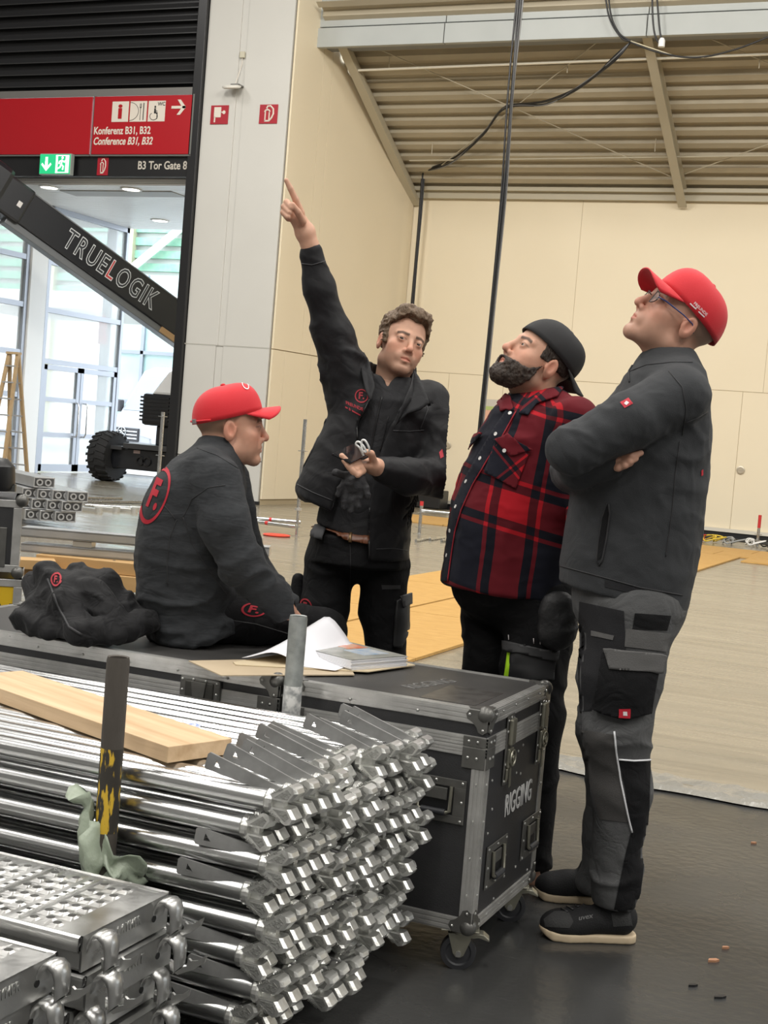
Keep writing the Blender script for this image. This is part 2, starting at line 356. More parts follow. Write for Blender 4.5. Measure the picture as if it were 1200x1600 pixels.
text('lettering', 'i', .34, FS(-.435, .725, .009), M_red, sg, bold=.012, sx=1.35)
M_ink = pm('sign_ink', (.02, .02, .02), .5)
mb = MB(); arc = [(-.24+.17*math.sin(t), .73+.15*math.cos(t)) for t in np.linspace(0, math.pi, 16)]
mb.tube([(x, -.008, z) for x, z in arc], .004, 6)
mb.box(-.036, -.028, -.009, -.006, .585, .80).box(.02, .035, -.009, -.006, .585, .87)
for q in (-.046, -.032, -.018): mb.box(q-.003, q+.003, -.009, -.006, .79, .86)
mb.box(-.046, -.018, -.009, -.006, .785, .80); mb.build('plate_cutlery_pictogram', M_ink, sg)
text('lettering', 'WC', .085, FS(.375, .845, .009), M_ink, sg, bold=.001)
mb = MB(); mb.tube([(.235+.075*math.sin(t), -.008, .645+.06*math.cos(t)) for t in np.linspace(.3, 2*math.pi-.6, 20)], .005, 6)
mb.ball((.255, -.008, .80), (.018, .004, .02)); mb.prism([(.238, .70), (.272, .70), (.272, .775), (.238, .775)], .006, .009, M=Matrix.Rotation(math.pi/2, 4, 'X'))
mb.box(.24, .305, -.009, -.006, .69, .71).box(.292, .306, -.009, -.006, .60, .70).box(.25, .30, -.009, -.006, .725, .737); mb.build('wheelchair_pictogram', M_ink, sg)
mb = MB(); mb.box(.57, .80, -.008, 0, .765, .81)
for sgn in (1, -1):
    mb.prism([(.68, .7875+sgn*.125), (.74, .7875+sgn*.125), (.84, .7875+sgn*.01), (.84, .7875-sgn*.02), (.79, .7875-sgn*.02), (.775, .7875+sgn*.0)] if sgn > 0 else [(.84, .7875+.02), (.84, .7875-.01), (.74, .7875-.125), (.68, .7875-.125), (.775, .7875), (.79, .7875+.02)], .001, .009, M=Matrix.Rotation(math.pi/2, 4, 'X'))
mb.build('arrow', M_ivory, sg)
text('lettering', 'Konferenz B31, B32', .175, FS(-.945, .41, .003), M_ivory, sg, bold=.0045, align='LEFT', sx=.80)
text('lettering', 'Conference B31, B32', .175, FS(-.945, .235, .003), M_ivory, sg, bold=.0045, align='LEFT', sx=.78, shear=.22)
sb = thing('blank_sign', 'plain red sign panel without lettering next to the conference sign', 'sign', (-15.56, 20.22, 5.64))
MB().box(-.985, .985, 0, .06, .02, .99).build('panel', M_red, sb, bevel=.004); MB().box(-1.0, -.985, -.004, .06, 0, 1).box(-1.0, .99, -.005, .07, -.012, .012).build('frame', M_frame, sb)
sb2 = thing('edge_sign', 'narrow end of a red sign panel at the boom of the lift', 'sign', (-17.2, 20.22, 5.64))
MB().box(-.6, .62, 0, .06, .02, .99).build('panel', M_red, sb2, bevel=.004); MB().box(-.6, .63, -.005, .07, -.012, .012).build('frame', M_frame, sb2)
struct(MB().box(-17.8, -12.5, 20.24, 20.4, 6.64, 6.76).build('trim_sign_head', pm('head_grey', (.18, .175, .165), .4, .3)))
gb = tag(text('gate_lettering', 'B3 Tor Gate 8', .19, FRONT(-13.13, 20.275, 5.48), pm('gate_letter', (.52, .48, .42), .5), None, bold=.0035, sx=.86), 'grey lettering B3 Tor Gate 8 on the black gate band', 'lettering')
# fire extinguisher pictogram plates
def ext_sign(name, label, x, y, z, wd, hh):
    t = thing(name, label, 'sign', (x, y, z), group='fire safety signs'); M_fr = pm('fire_red', (.34, .006, .018), .45)
    MB().box(-wd/2, wd/2, -.012, 0, 0, hh).build('plate', M_fr, t, bevel=.002)
    m = MB(); a, h_ = wd, hh
    m.box(-.2*a, -.14*a, -.016, -.012, .13*h_, .66*h_).box(.02*a, .08*a, -.016, -.012, .13*h_, .6*h_).box(-.2*a, .08*a, -.016, -.012, .1*h_, .18*h_)
    m.tube([(-.06*a+.14*a*math.cos(u), -.014, .6*h_+.12*h_*math.sin(u)) for u in np.linspace(0, math.pi, 8)], .012*a/.3, 6)
    m.tube([(-.1*a, -.014, .78*h_), (-.06*a, -.014, .9*h_), (.1*a, -.014, .92*h_), (.26*a, -.014, .76*h_), (.28*a, -.014, .5*h_), (.2*a, -.014, .3*h_), (.06*a, -.014, .14*h_)], .014*a/.3, 6)
    m.build('pictogram', M_ivory, t); return t
ext_sign('extinguisher_sign', 'small red fire extinguisher sign on the white column', -11.2, 20.298, 6.16, .33, .305)
ext_sign('extinguisher_sign', 'red fire extinguisher sign on the black gate band', -14.31, 20.278, 5.315, .22, .30)
hs = thing('hose_reel_sign', 'small red fire hose sign on the white column beside the gate', 'sign', (-12.11, 20.298, 6.16), group='fire safety signs')
MB().box(-.165, .165, -.012, 0, 0, .305).build('plate', MATS['fire_red'], hs, bevel=.002)
MB().box(-.1, .03, -.016, -.012, .11, .275).box(-.095, -.07, -.016, -.012, .03, .12).box(.02, .08, -.016, -.012, .185, .2).cyl((.085, -.017, .19), (.085, -.012, .19), .03, 12).build('pictogram', M_ivory, hs)
ex = thing('exit_sign', 'green lit emergency exit sign with arrow and running figure', 'sign', (-15.17, 20.10, 5.29))
M_green = pm('exit_green', (.01, .36, .14), .4, emit=((.02, .50, .2), .55)); M_lit = pm('exit_white', (.85, .9, .86), .4, emit=((.8, 1, .9), .7))
MB().box(-.325, .325, 0, .10, 0, .36).build('housing', pm('exit_housing', (.3, .33, .31), .4), ex, bevel=.01)
MB().box(-.315, .315, -.006, 0, .015, .345).build('face', M_green, ex)
m = MB(); m.box(-.20, -.15, -.010, -.006, .17, .30); m.prism([(-.28, .17), (-.26, .2), (-.2, .14), (-.2, .22), (-.15, .22), (-.15, .14), (-.09, .2), (-.07, .17), (-.175, .06)], .006, .010, M=Matrix.Rotation(math.pi/2, 4, 'X'))
m.build('arrow', M_lit, ex)
MB().box(.22, .29, -.010, -.006, .03, .33).box(.02, .22, -.010, -.006, .315, .33).box(.02, .06, -.010, -.006, .03, .33).build('doorway_pictogram', M_lit, ex)
m = MB(); m.ball((.155, -.010, .285), (.024, .004, .024))
for pth in ([(.15, .25), (.135, .17)], [(.15, .24), (.2, .21), (.22, .24)], [(.148, .24), (.1, .22), (.09, .18)], [(.137, .17), (.18, .14), (.17, .08)], [(.133, .17), (.11, .12), (.06, .1)]):
    m.tube([(x, -.010, z) for x, z in pth], .014, 6)
m.box(.02, .22, -.010, -.006, .03, .045).build('running_figure', M_lit, ex)
# access point hanging on the column
ap = thing('wireless_box', 'small white device with a loose wire on the white column', 'device', (-11.83, 20.3, 6.72))
m = MB(); m.lathe([(.001, -.03), (.12, -.03), (.15, -.012), (.15, .012), (.11, .03), (.001, .03)], 24, M=Matrix.Translation((0, -.16, 0)) @ Matrix.Rotation(.25, 4, 'X') @ Matrix.Diagonal((1.05, .9, 1, 1)))
m.build('housing', pm('device_white', (.7, .68, .62), .45), ap, 40)
MB().box(-.02, .13, -.17, 0, .03, .05).build('bracket', M_frame, ap); MB().tube([(.02, -.1, .04), (.06, -.06, .25), (.08, -.02, .4), (.07, -.015, .5)], .006, 6).build('wire', M_ivory, ap)
MB().box(.03, .12, -.04, 0, .50, .60).build('junction_box', pm('junction', (.5, .47, .36), .5), ap, bevel=.006)
# ================================================================== GATE VESTIBULE AND OUTSIDE
M_alu = pm('facade_alu', (.34, .37, .42), .4, .3); M_wvest = pm('vestibule_white', (.80, .81, .80), .6)
M_glass = pm('pane_glass', (.75, .80, .80), .03, 0, alpha=.38, spec=.6)
vc = struct(MB().box(-21, -12.6, 20.5, 25.5, 5.24, 5.4).build('ceiling_vestibule', M_wvest))
for k in range(34):
    MB().box(-20.8, -12.65, 20.55+.145*k, 20.55+.145*k+.128, 5.20, 5.235).build('ceiling_slat', pm('slat_white', (.80, .80, .78), .35), vc)
MB().box(-15.75, -13.4, 21.05, 21.55, 5.185, 5.2).build('air_vent', pm('vent_grey', (.36, .36, .34), .5), vc)
for p in ((77, 292), (205, 295), (250, 344), (15, 336)):
    q = G(*p, 5.2)
    t = thing('ceiling_downlight', 'round recessed downlight in the white slatted vestibule ceiling', 'ceiling light', (q.x, q.y, 5.18), group='vestibule downlights')
    MB().lathe([(.15, 0), (.19, 0), (.19, .018), (.15, .018)], 24, closed=True).build('rim', M_wvest, t, 30)
    MB().lathe([(.001, .006), (.15, .006), (.15, .015), (.001, .015)], 24).build('lamp', pm('downlight_glow', (1, .95, .85), .4, emit=((1, .93, .8), 6)), t)
struct(MB().box(-17.32, -17.1, 22.16, 22.66, 0, 5.2).build('wall_pier', M_wvest))
struct(MB().box(-21, -20.9, 20.5, 25.4, 0, 5.2).build('wall_vestibule', M_wvest))
XF = -17.2
def facade(name, y0, y1, rails, z1, parent=None):
    f = struct(MB().box(XF-.06, XF+.06, y0, y0+.09, 0, z1).box(XF-.06, XF+.06, y1-.09, y1, 0, z1).box(XF-.06, XF+.06, y0, y1, z1-.1, z1).build(name, M_alu))
    for a, b_ in zip(rails, rails[1:]+[z1]):
        MB().box(XF-.05, XF+.05, y0+.09, y1-.09, a-.05, a+.05).build('transom', M_alu, f)
        MB().box(XF-.008, XF+.008, y0+.09, y1-.09, a+.05, b_-.05).build('pane', M_glass, f)
    return f
facade('window_1', 19.9+.7, 22.14, [.06, .76, 1.5, 2.31, 3.22, 4.12], 5.2)
facade('window_2', 22.72, 25.42, [2.2, 3.2, 4.13], 5.2)
for nm, y0, y1, hy in (('door_2', 22.82, 24.03, 23.9), ('door_3', 24.05, 25.32, 24.2)):
    d = struct(MB().box(XF-.03, XF+.05, y0, y0+.10, .03, 2.14).box(XF-.03, XF+.05, y1-.10, y1, .03, 2.14).box(XF-.03, XF+.05, y0, y1, 2.04, 2.14).box(XF-.03, XF+.05, y0, y1, .03, .17).build(nm, M_alu))
    for a, b_ in ((.17, .72), (.80, 1.42), (1.50, 2.04)):
        MB().box(XF, XF+.012, y0+.10, y1-.10, a, b_).build('pane', M_glass, d)
    for a in (.76, 1.46): MB().box(XF-.02, XF+.045, y0+.1, y1-.1, a-.045, a+.045).build('rail', M_alu, d)
    MB().tube([(XF+.05, hy, .74), (XF+.12, hy, .74), (XF+.15, hy, .80), (XF+.15, hy, 1.36), (XF+.12, hy, 1.42), (XF+.05, hy, 1.42)], .018, 8).build('door_handle', pm('chrome', (.7, .7, .7), .15, 1), d, 60)
# red extinguisher hanging behind the glass
fe = thing('fire_extinguisher', 'red fire extinguisher seen behind the glass above the doors', 'extinguisher', (-17.5, 25.2, 2.72))
MB().lathe([(.001, 0), (.085, 0), (.095, .03), (.095, .5), (.06, .58), (.03, .6), (.03, .64), (.001, .64)], 16).build('cylinder', pm('ext_red', (.6, .02, .03), .3), fe, 40)
MB().box(-.12, .12, .10, .16, -2.72, 2.45).build('mounting_rail', M_alu, fe)
MB().box(-.02, .1, -.02, .02, .63, .67).tube([(.03, 0, .64), (.12, 0, .5), (.11, 0, .2)], .012, 6).build('valve_hose', M_black, fe)
# outside ground, facade with green blinds, white building, sheds
M_out = pm('outside_white', (.72, .72, .70), .6)
struct(MB().box(-60, -8, 25.6, 75, -.01, .012).build('ground_outside', pm('asphalt_pale', (.42, .42, .41), .6, var=(1, (.5, .5, .49)))))
bd = thing('green_louvre_building', 'distant building with green horizontal louvres seen through the gate', 'building', (-30, 52, 0))
MB().box(-14, 12, .3, 10, 0, 16).build('wall', M_out, bd)
for k in range(14): MB().box(-14, 12, 0, .22, 6.3+.55*k, 6.63+.55*k).build('louvre', pm('louvre_green', (.16, .40, .28), .5, var=(3, (.30, .48, .36))), bd)
for x in (-9, -5, -1, 3, 7): MB().box(x, x+.25, -.2, .1, 0, 16).build('mullion', pm('mullion_olive', (.45, .44, .30), .5), bd)
MB().tube([(-4.5, -.4, 7.5), (3.5, -.4, 13.6)], .18, 8).build('brace', M_out, bd)
bw = thing('glazed_stair_tower', 'glass stair tower with grey frame behind the parked van', 'building', (-26.8, 41, 0))
M_tg = pm('tower_glass', (.40, .62, .60), .1, var=(.5, (.62, .78, .76)))
MB().box(-1.6, 1.5, .1, 3, 0, 6).build('glazing', M_tg, bw)
for x in (-1.6, -.1, 1.42): MB().box(x, x+.12, 0, .1, 0, 6).build('mullion', M_alu, bw)
for z in (1.6, 3.3, 4.9): MB().box(-1.6, 1.5, 0, .1, z, z+.12).build('rail', M_alu, bw)
MB().tube([(-1.6, .02, 6), (1.5, .02, 4.1)], .1, 6).build('stair_brace', M_alu, bw)
cr = thing('lattice_mast', 'yellow lattice mast standing outside beyond the van', 'mast', (-24.6, 43.4, 0))
for dx in (-.18, .18):
    for dy in (-.18, .18): MB().box(dx-.035, dx+.035, dy-.035, dy+.035, 0, 6.2).build('chord', pm('mast_yellow', (.72, .52, .12), .5), cr)
for k in range(12):
    MB().tube([(-.18, -.18, .5*k), (.18, -.18, .5*k+.5)], .025, 5).tube([(.18, -.18, .5*k), (.18, .18, .5*k+.5)], .025, 5).build('lacing', MATS['mast_yellow'], cr)
ct = thing('grey_container', 'dark grey site container outside behind the van', 'container', (-22.2, 40, 1.6))
MB().box(-1.6, 2.4, 0, 2.4, 0, 2.4).build('body', pm('container_grey', (.10, .11, .13), .5), ct, bevel=.03)
MB().box(-1.62, 2.42, -.02, 2.42, 2.4, 2.5).build('roof', pm('container_rim', (.2, .21, .23), .5), ct)
MB().box(-1.6, 2.4, .2, 2.2, -1.6, 0).build('undercarriage', pm('container_base', (.5, .5, .5), .6), ct)
cn = thing('pale_canopy', 'pale grey projecting canopy outside the gate', 'canopy', (-24, 34, 4.15))
MB().box(-6, 8, 0, 5, 0, .5).build('soffit', pm('canopy_grey', (.72, .71, .68), .6), cn, bevel=.05)
for x in (-5.6, 5.0): MB().box(x, x+.2, 4.6, 4.8, -4.14, 0).build('support', MATS['canopy_grey'], cn)
# ---- white van, front towards the gate
VX = YP(190, 672, 30.9).x
van = thing('white_van', 'white panel van with grey grille and round star emblem parked outside the gate', 'van', (VX, 31.0, 0.012), math.radians(-4))
M_van = pm('van_white', (.50, .52, .55), .25, coat=.4); M_vblk = pm('van_trim', (.045, .045, .05), .5); M_vgl = pm('van_glass', (.30, .34, .38), .08)
def loft_box(secs, mat, nm, par, sm=50):
    m = MB(); rows = []
    for (y, xw, z0, z1, ins) in secs:
        row = [(-xw, y, z0), (xw, y, z0), (xw, y, z0+(z1-z0)*.55), (xw-ins, y, z1), (-xw+ins, y, z1), (-xw, y, z0+(z1-z0)*.55)]
        rows.append(row)
    m.grid(rows, loop=True); n = len(rows)
    m.f.append(tuple(range(5, -1, -1))); m.m.append(0); m.f.append(tuple((n-1)*6+k for k in range(6))); m.m.append(0)
    return m.build(nm, mat, par, sm, bevel=.03)
loft_box([(-.02, .88, .35, .95, .06), (.12, .96, .30, 1.05, .08), (.8, 1.0, .30, 1.22, .10), (1.05, 1.0, .3, 1.3, .1)], M_van, 'bonnet', van)
loft_box([(.95, 1.0, .3, 1.3, .12), (1.75, 1.0, .3, 2.45, .2), (2.3, 1.0, .3, 2.62, .16), (5.8, 1.0, .3, 2.62, .16)], M_van, 'body', van)
MB().add([(-.82, .98, 1.36), (.82, .98, 1.36), (.72, 1.66, 2.32), (-.72, 1.66, 2.32)], [(0, 1, 2, 3)]).build('windscreen', M_vgl, van, solid=.02)
MB().box(-.52, .52, -.06, .02, .56, .90).build('grille', M_vblk, van, bevel=.02)
for z in (.62, .71, .80): MB().box(-.48, .48, -.075, -.055, z, z+.03).build('grille_bar', pm('van_chrome', (.6, .62, .64), .25, .8), van)
em = MB(); em.tube([(.13*math.cos(t), 0, .13*math.sin(t)) for t in np.linspace(0, 2*math.pi, 25)], .014, 6)
for t in (90, 210, 330): em.tube([(0, 0, 0), (.12*math.cos(math.radians(t)), 0, .12*math.sin(math.radians(t)))], [.02, .008], 6)
eo = em.build('emblem', MATS['van_chrome'], van, 60, loc=(0, -.09, .78))
for s_ in (-1, 1):
    MB().prism([(s_*.56, .72), (s_*.90, .66), (s_*.97, .98), (s_*.80, 1.0), (s_*.58, .86)][::s_], -.05, .05, M=Matrix.Rotation(math.pi/2, 4, 'X')).build('headlamp', pm('lamp_glass', (.62, .66, .68), .1), van, bevel=.02)
    MB().box(s_*1.0-.1, s_*1.0+.1, .95, 1.12, 1.30, 1.62).build('wing_mirror', M_vblk, van, bevel=.03)
    for y in (.75, 4.6): MB().lathe([(.001, -.11), (.33, -.11), (.36, -.06), (.36, .06), (.33, .11), (.001, .11)], 24, M=Matrix.Translation((s_*.86, y, .36)) @ Matrix.Rotation(math.pi/2, 4, 'Y')).build('wheel', M_vblk, van, 40)
MB().box(-.95, .95, -.1, .05, .30, .54).build('bumper', pm('van_bumper', (.20, .20, .21), .6), van, bevel=.03)
MB().box(-.26, .26, -.115, -.1, .42, .53).build('number_plate', pm('plate_cream', (.75, .70, .6), .5), van)
MB().box(.72, .78, -.02, .3, 1.3, 1.34).build('wiper', M_vblk, van)
# ---- boom lift
bl = thing('boom_lift', 'black boom lift with big knobbly tyre and lettered telescopic boom in the gateway', 'boom lift', (-15.3, 22.5, 0))
M_lift = pm('lift_black', (.014, .015, .018), .28, coat=.3); M_tyre = pm('tyre_rubber', (.02, .02, .021), .8); M_lgrey = pm('lift_grey', (.17, .18, .19), .35, .3)
wm = MB(); MR = Matrix.Rotation(math.pi/2, 4, 'Y')
wm.lathe([(.22, -.20), (.30, -.21), (.42, -.19), (.455, -.13), (.465, 0), (.455, .13), (.42, .19), (.30, .21), (.22, .20)], 40, closed=True, M=Matrix.Translation((0, 0, .475)) @ MR)
wh = wm.build('tyre', M_tyre, bl, 50)
for k in range(22):
    a = 2*math.pi*k/22
    lg = MB()
    for s_ in (1, -1):
        aa = a+(.14 if s_ < 0 else 0)
        lg.add([(s_*x, (r_)*math.cos(aa+da), .475+(r_)*math.sin(aa+da)) for x, r_, da in ((0.01, .455, -.03), (.01, .455, .06), (.205, .42, .16), (.205, .42, .06), (0.01, .49, -.03), (.01, .49, .06), (.205, .455, .16), (.205, .455, .06))],
               [(0, 1, 2, 3), (4, 7, 6, 5), (0, 4, 5, 1), (1, 5, 6, 2), (2, 6, 7, 3), (3, 7, 4, 0)])
    lg.build('tread_lug', M_tyre, wh)
MB().lathe([(.001, -.1), (.23, -.1), (.24, .08), (.16, .12), (.14, .2), (.001, .2)], 24, M=Matrix.Translation((0, 0, .475)) @ MR).build('rim', M_lift, bl, 40)
MB().box(.1, 2.9, -.16, .16, .27, .66).build('axle_beam', M_lift, bl, bevel=.02)
MB().box(.15, .45, -.26, .2, .62, .69).box(.5, 2.9, -.3, 1.6, .66, .76).build('chassis_plate', pm('lift_deck', (.045, .045, .047), .4), bl, bevel=.01)
for x in (.82, .97): MB().lathe([(.06, 0), (.09, 0), (.09, .03), (.06, .03)], 16, closed=True, M=Matrix.Translation((x, -.16, .45)) @ Matrix.Rotation(math.pi/2, 4, 'X')).build('tie_down', M_black, bl, 40)
MB().box(.66, .80, -.168, -.16, .58, .64).build('warning_label', pm('warn_label', (.55, .42, .40), .6), bl)
MB().box(.72, 1.8, -.1, 1.2, 1.12, 1.72).build('counterweight', M_lift, bl, bevel=.06)
for k in range(7): MB().box(.70, 1.32, -.125, -.1, 1.20+.07*k, 1.235+.07*k).build('cooling_fin', M_black, bl)
MB().prism([(.9, 1.7), (2.0, 1.7), (2.0, 2.2), (1.25, 2.15)], -1.1, 0.1, M=Matrix.Rotation(math.pi/2, 4, 'X')).build('engine_cover', pm('cover_white', (.8, .8, .8), .35), bl, bevel=.05)
MB().box(1.0, 2.2, 0, 1.1, .74, 1.14).build('turntable', M_lift, bl, bevel=.04)
# boom: from the turntable up to the left and out through the gate
A = YP(292, 513, 22.9); B_ = YP(-40, 272, 19.25)
ax = (A-B_).normalized(); side = Vector((ax.y, -ax.x, 0)).normalized(); side = side if side.y < 0 else -side; upv = ax.cross(side); upv = upv if upv.z > 0 else -upv
def boomM(): return frame(B_, ax, upv)      # local x along boom (to the right), y up, z = side towards camera
Mb = boomM(); Mb_l = bl.matrix_world
def bbox(nm, x0, x1, y0, y1, z0, z1, mat, par=bl, bev=.02):
    o = MB().box(x0, x1, y0, y1, z0, z1).build(nm, mat, par, bevel=bev)
    o.matrix_world = Mb; return o
bpy.context.view_layer.update()
def bl_child(o): o.matrix_parent_inverse = Matrix.Translation(bl.location).inverted(); o.matrix_basis = Mb; return o
Lb = (A-B_).length; zc = Mb.to_3x3() @ Vector((0, 0, 1)); zs = 1 if zc.y < 0 else -1
def bpart(nm, x0, x1, y0, y1, w_, mat, bev=.02):
    return bl_child(MB().box(x0, x1, y0, y1, -w_, w_).build(nm, mat, bl, bevel=bev))
bpart('boom_section', .75, Lb+.35, -.30, .30, .17, M_lift)
bpart('boom_underside', .8, Lb+.2, -.42, -.30, .13, M_lgrey, .01)
bpart('boom_collar', .45, 1.0, -.34, .33, .23, M_lift, .05)
bpart('boom_head', -.3, .55, -.45, .42, .26, M_lift, .10)
bpart('head_bracket', .05, .35, -.62, -.35, .2, M_lift, .05)
bpart('collar_label', .8, .88, -.08, .02, .235, pm('small_white_label', (.7, .68, .66), .5), 0)
bpart('boom_strip', .95, Lb+.3, .285, .31, .18, M_lgrey, .005)
bpart('tan_panel', Lb-.52, Lb+.1, -.41, -.30, .175, pm('boom_tan', (.36, .22, .10), .5), .005)
tm = frame(Vector(B_)+ax*(Lb*.665)+upv*-.01+side*.175, ax, upv)
def btext(body, x, mat1, k):
    me = text_mesh(body, .37, extrude=.001, bold=k, align='LEFT', sx=.80, spacing=1.12)
    return me
M_lw = pm('boom_letter_white', (.62, .64, .65), .5); M_lr = pm('boom_letter_red', (.50, .05, .05), .5)
xx = -1.32
for ch in 'TRUELOGIK':
    for kk, mt, off, nm in ((.014, M_lw, .001, 'letter_outline'), (-.003, M_lr if ch == 'L' else pm('boom_letter_fill', (.03, .034, .04), .35), .004, 'letter')):
        me = text_mesh(ch, .50, extrude=.0015, bold=kk, align='LEFT', sx=.66); me.transform(Matrix.Translation((xx, 0, off)))
        if side.dot(tm.to_3x3() @ Vector((0, 0, 1))) < 0: me.transform(Matrix.Scale(-1, 4, (0, 0, 1)))
        me.transform(tm); me.transform(Matrix.Translation(bl.location).inverted()); me.materials.clear(); me.materials.append(mt); link(nm, me, bl)
    wd = max(v.co.x for v in text_mesh(ch, .50, align='LEFT', sx=.66).vertices); xx += wd+.045
# ---- wooden step ladder
ld = thing('step_ladder', 'tall wooden step ladder standing by the glass facade', 'ladder', (-15.4, 19.65, 0))
M_lw2 = pm('ladder_wood', (.50, .36, .20), .6, var=(6, (.40, .27, .14))); M_rung = pm('rung_grey', (.42, .42, .42), .45, .3)
for s_ in (-1, 1):
    MB().box(-.03, .03, -.02, .02, 0, 2.2).build('front_rail', M_lw2, ld).matrix_basis = Matrix.Translation((s_*.20-.02, -.35, 0)) @ Matrix.Rotation(-.155, 4, 'X') @ Matrix.Rotation(-s_*.05, 4, 'Y')
    MB().box(-.03, .03, -.02, .02, 0, 2.2).build('rear_rail', M_lw2, ld).matrix_basis = Matrix.Translation((s_*.20-.02, .35, 0)) @ Matrix.Rotation(.155, 4, 'X') @ Matrix.Rotation(-s_*.05, 4, 'Y')
for k in range(1, 8):
    z = .28*k; f = z/2.2
    for s_ in (-1, 1): MB().box(-.21+.1*f*.9, .17-.1*f*.9, -.03, .03, z-.012, z+.012).build('rung', M_rung, ld, loc=(0, s_*(.35*(1-f)), 0))
MB().box(-.14, .10, -.06, .06, 2.16, 2.2).build('top_cap', M_lw2, ld)
# ================================================================== FOREGROUND: FLIGHT CASES
M_lam = pm('case_laminate', (.022, .022, .024), .42, bump=(260, .12), var=(9, (.034, .034, .035), 2))
M_lamtop = pm('case_top', (.040, .039, .038), .45, bump=(220, .12), var=(5, (.062, .060, .057), 2.2))
M_ext = pm('case_extrusion', (.56, .555, .54), .36, .55, rvar=(12, .12), var=(16, (.36, .355, .34), 1.8), bump=(120, .05))
M_hw = pm('case_hardware', (.17, .168, .158), .40, .6, var=(18, (.11, .108, .10), 2), bump=(60, .06))
M_riv = pm('rivet', (.55, .55, .53), .3, .9)
M_iron = pm('caster_zinc', (.34, .33, .27), .4, .85, rvar=(20, .1)); M_rub = pm('caster_rubber', (.03, .031, .035), .5)
def rail(mb, a, b_, n1, n2, w1, w2, ridges=3):
    """L-shaped aluminium edge profile from a to b on faces with outward normals n1 (width w1) and n2 (width w2)"""
    a = Vector(a); b_ = Vector(b_); n1 = Vector(n1); n2 = Vector(n2)
    for n, t, w in ((n1, n2, w1), (n2, n1, w2)):
        if w <= 0: continue
        def slab(u0, u1, h):
            vs = [p-t*u+n*hh for p in (a, b_) for hh in (0, h) for u in (u0, u1)]
            mb.add(vs, [(0, 1, 3, 2), (4, 6, 7, 5), (0, 4, 5, 1), (2, 3, 7, 6), (0, 2, 6, 4), (1, 5, 7, 3)])
        slab(-.002, w, .0022)
        for k in range(ridges): u = w*(k+.5)/ridges; slab(u-w*.16/ridges*2, u+w*.16/ridges*2, .0036)
def rivet(mb, p, n, r=.0042):
    n = Vector(n); M = frame(p, orth(n)[0], n.cross(orth(n)[0])); z = M.to_3x3() @ Vector((0, 0, 1)); 
    if z.dot(n) < 0: M = M @ Matrix.Rotation(math.pi, 4, 'X')
    mb.lathe([(r, 0), (r*.9, .0015), (r*.5, .0026), (.0004, .003)], 8, M=M)
def rivets(par, pts, n):
    for p in pts:
        m = MB(); rivet(m, (0, 0, 0), n); o = link('rivet', RIV.setdefault(tuple(n), m.mesh('rivet', M_riv)), par); o.location = p
RIV = {}
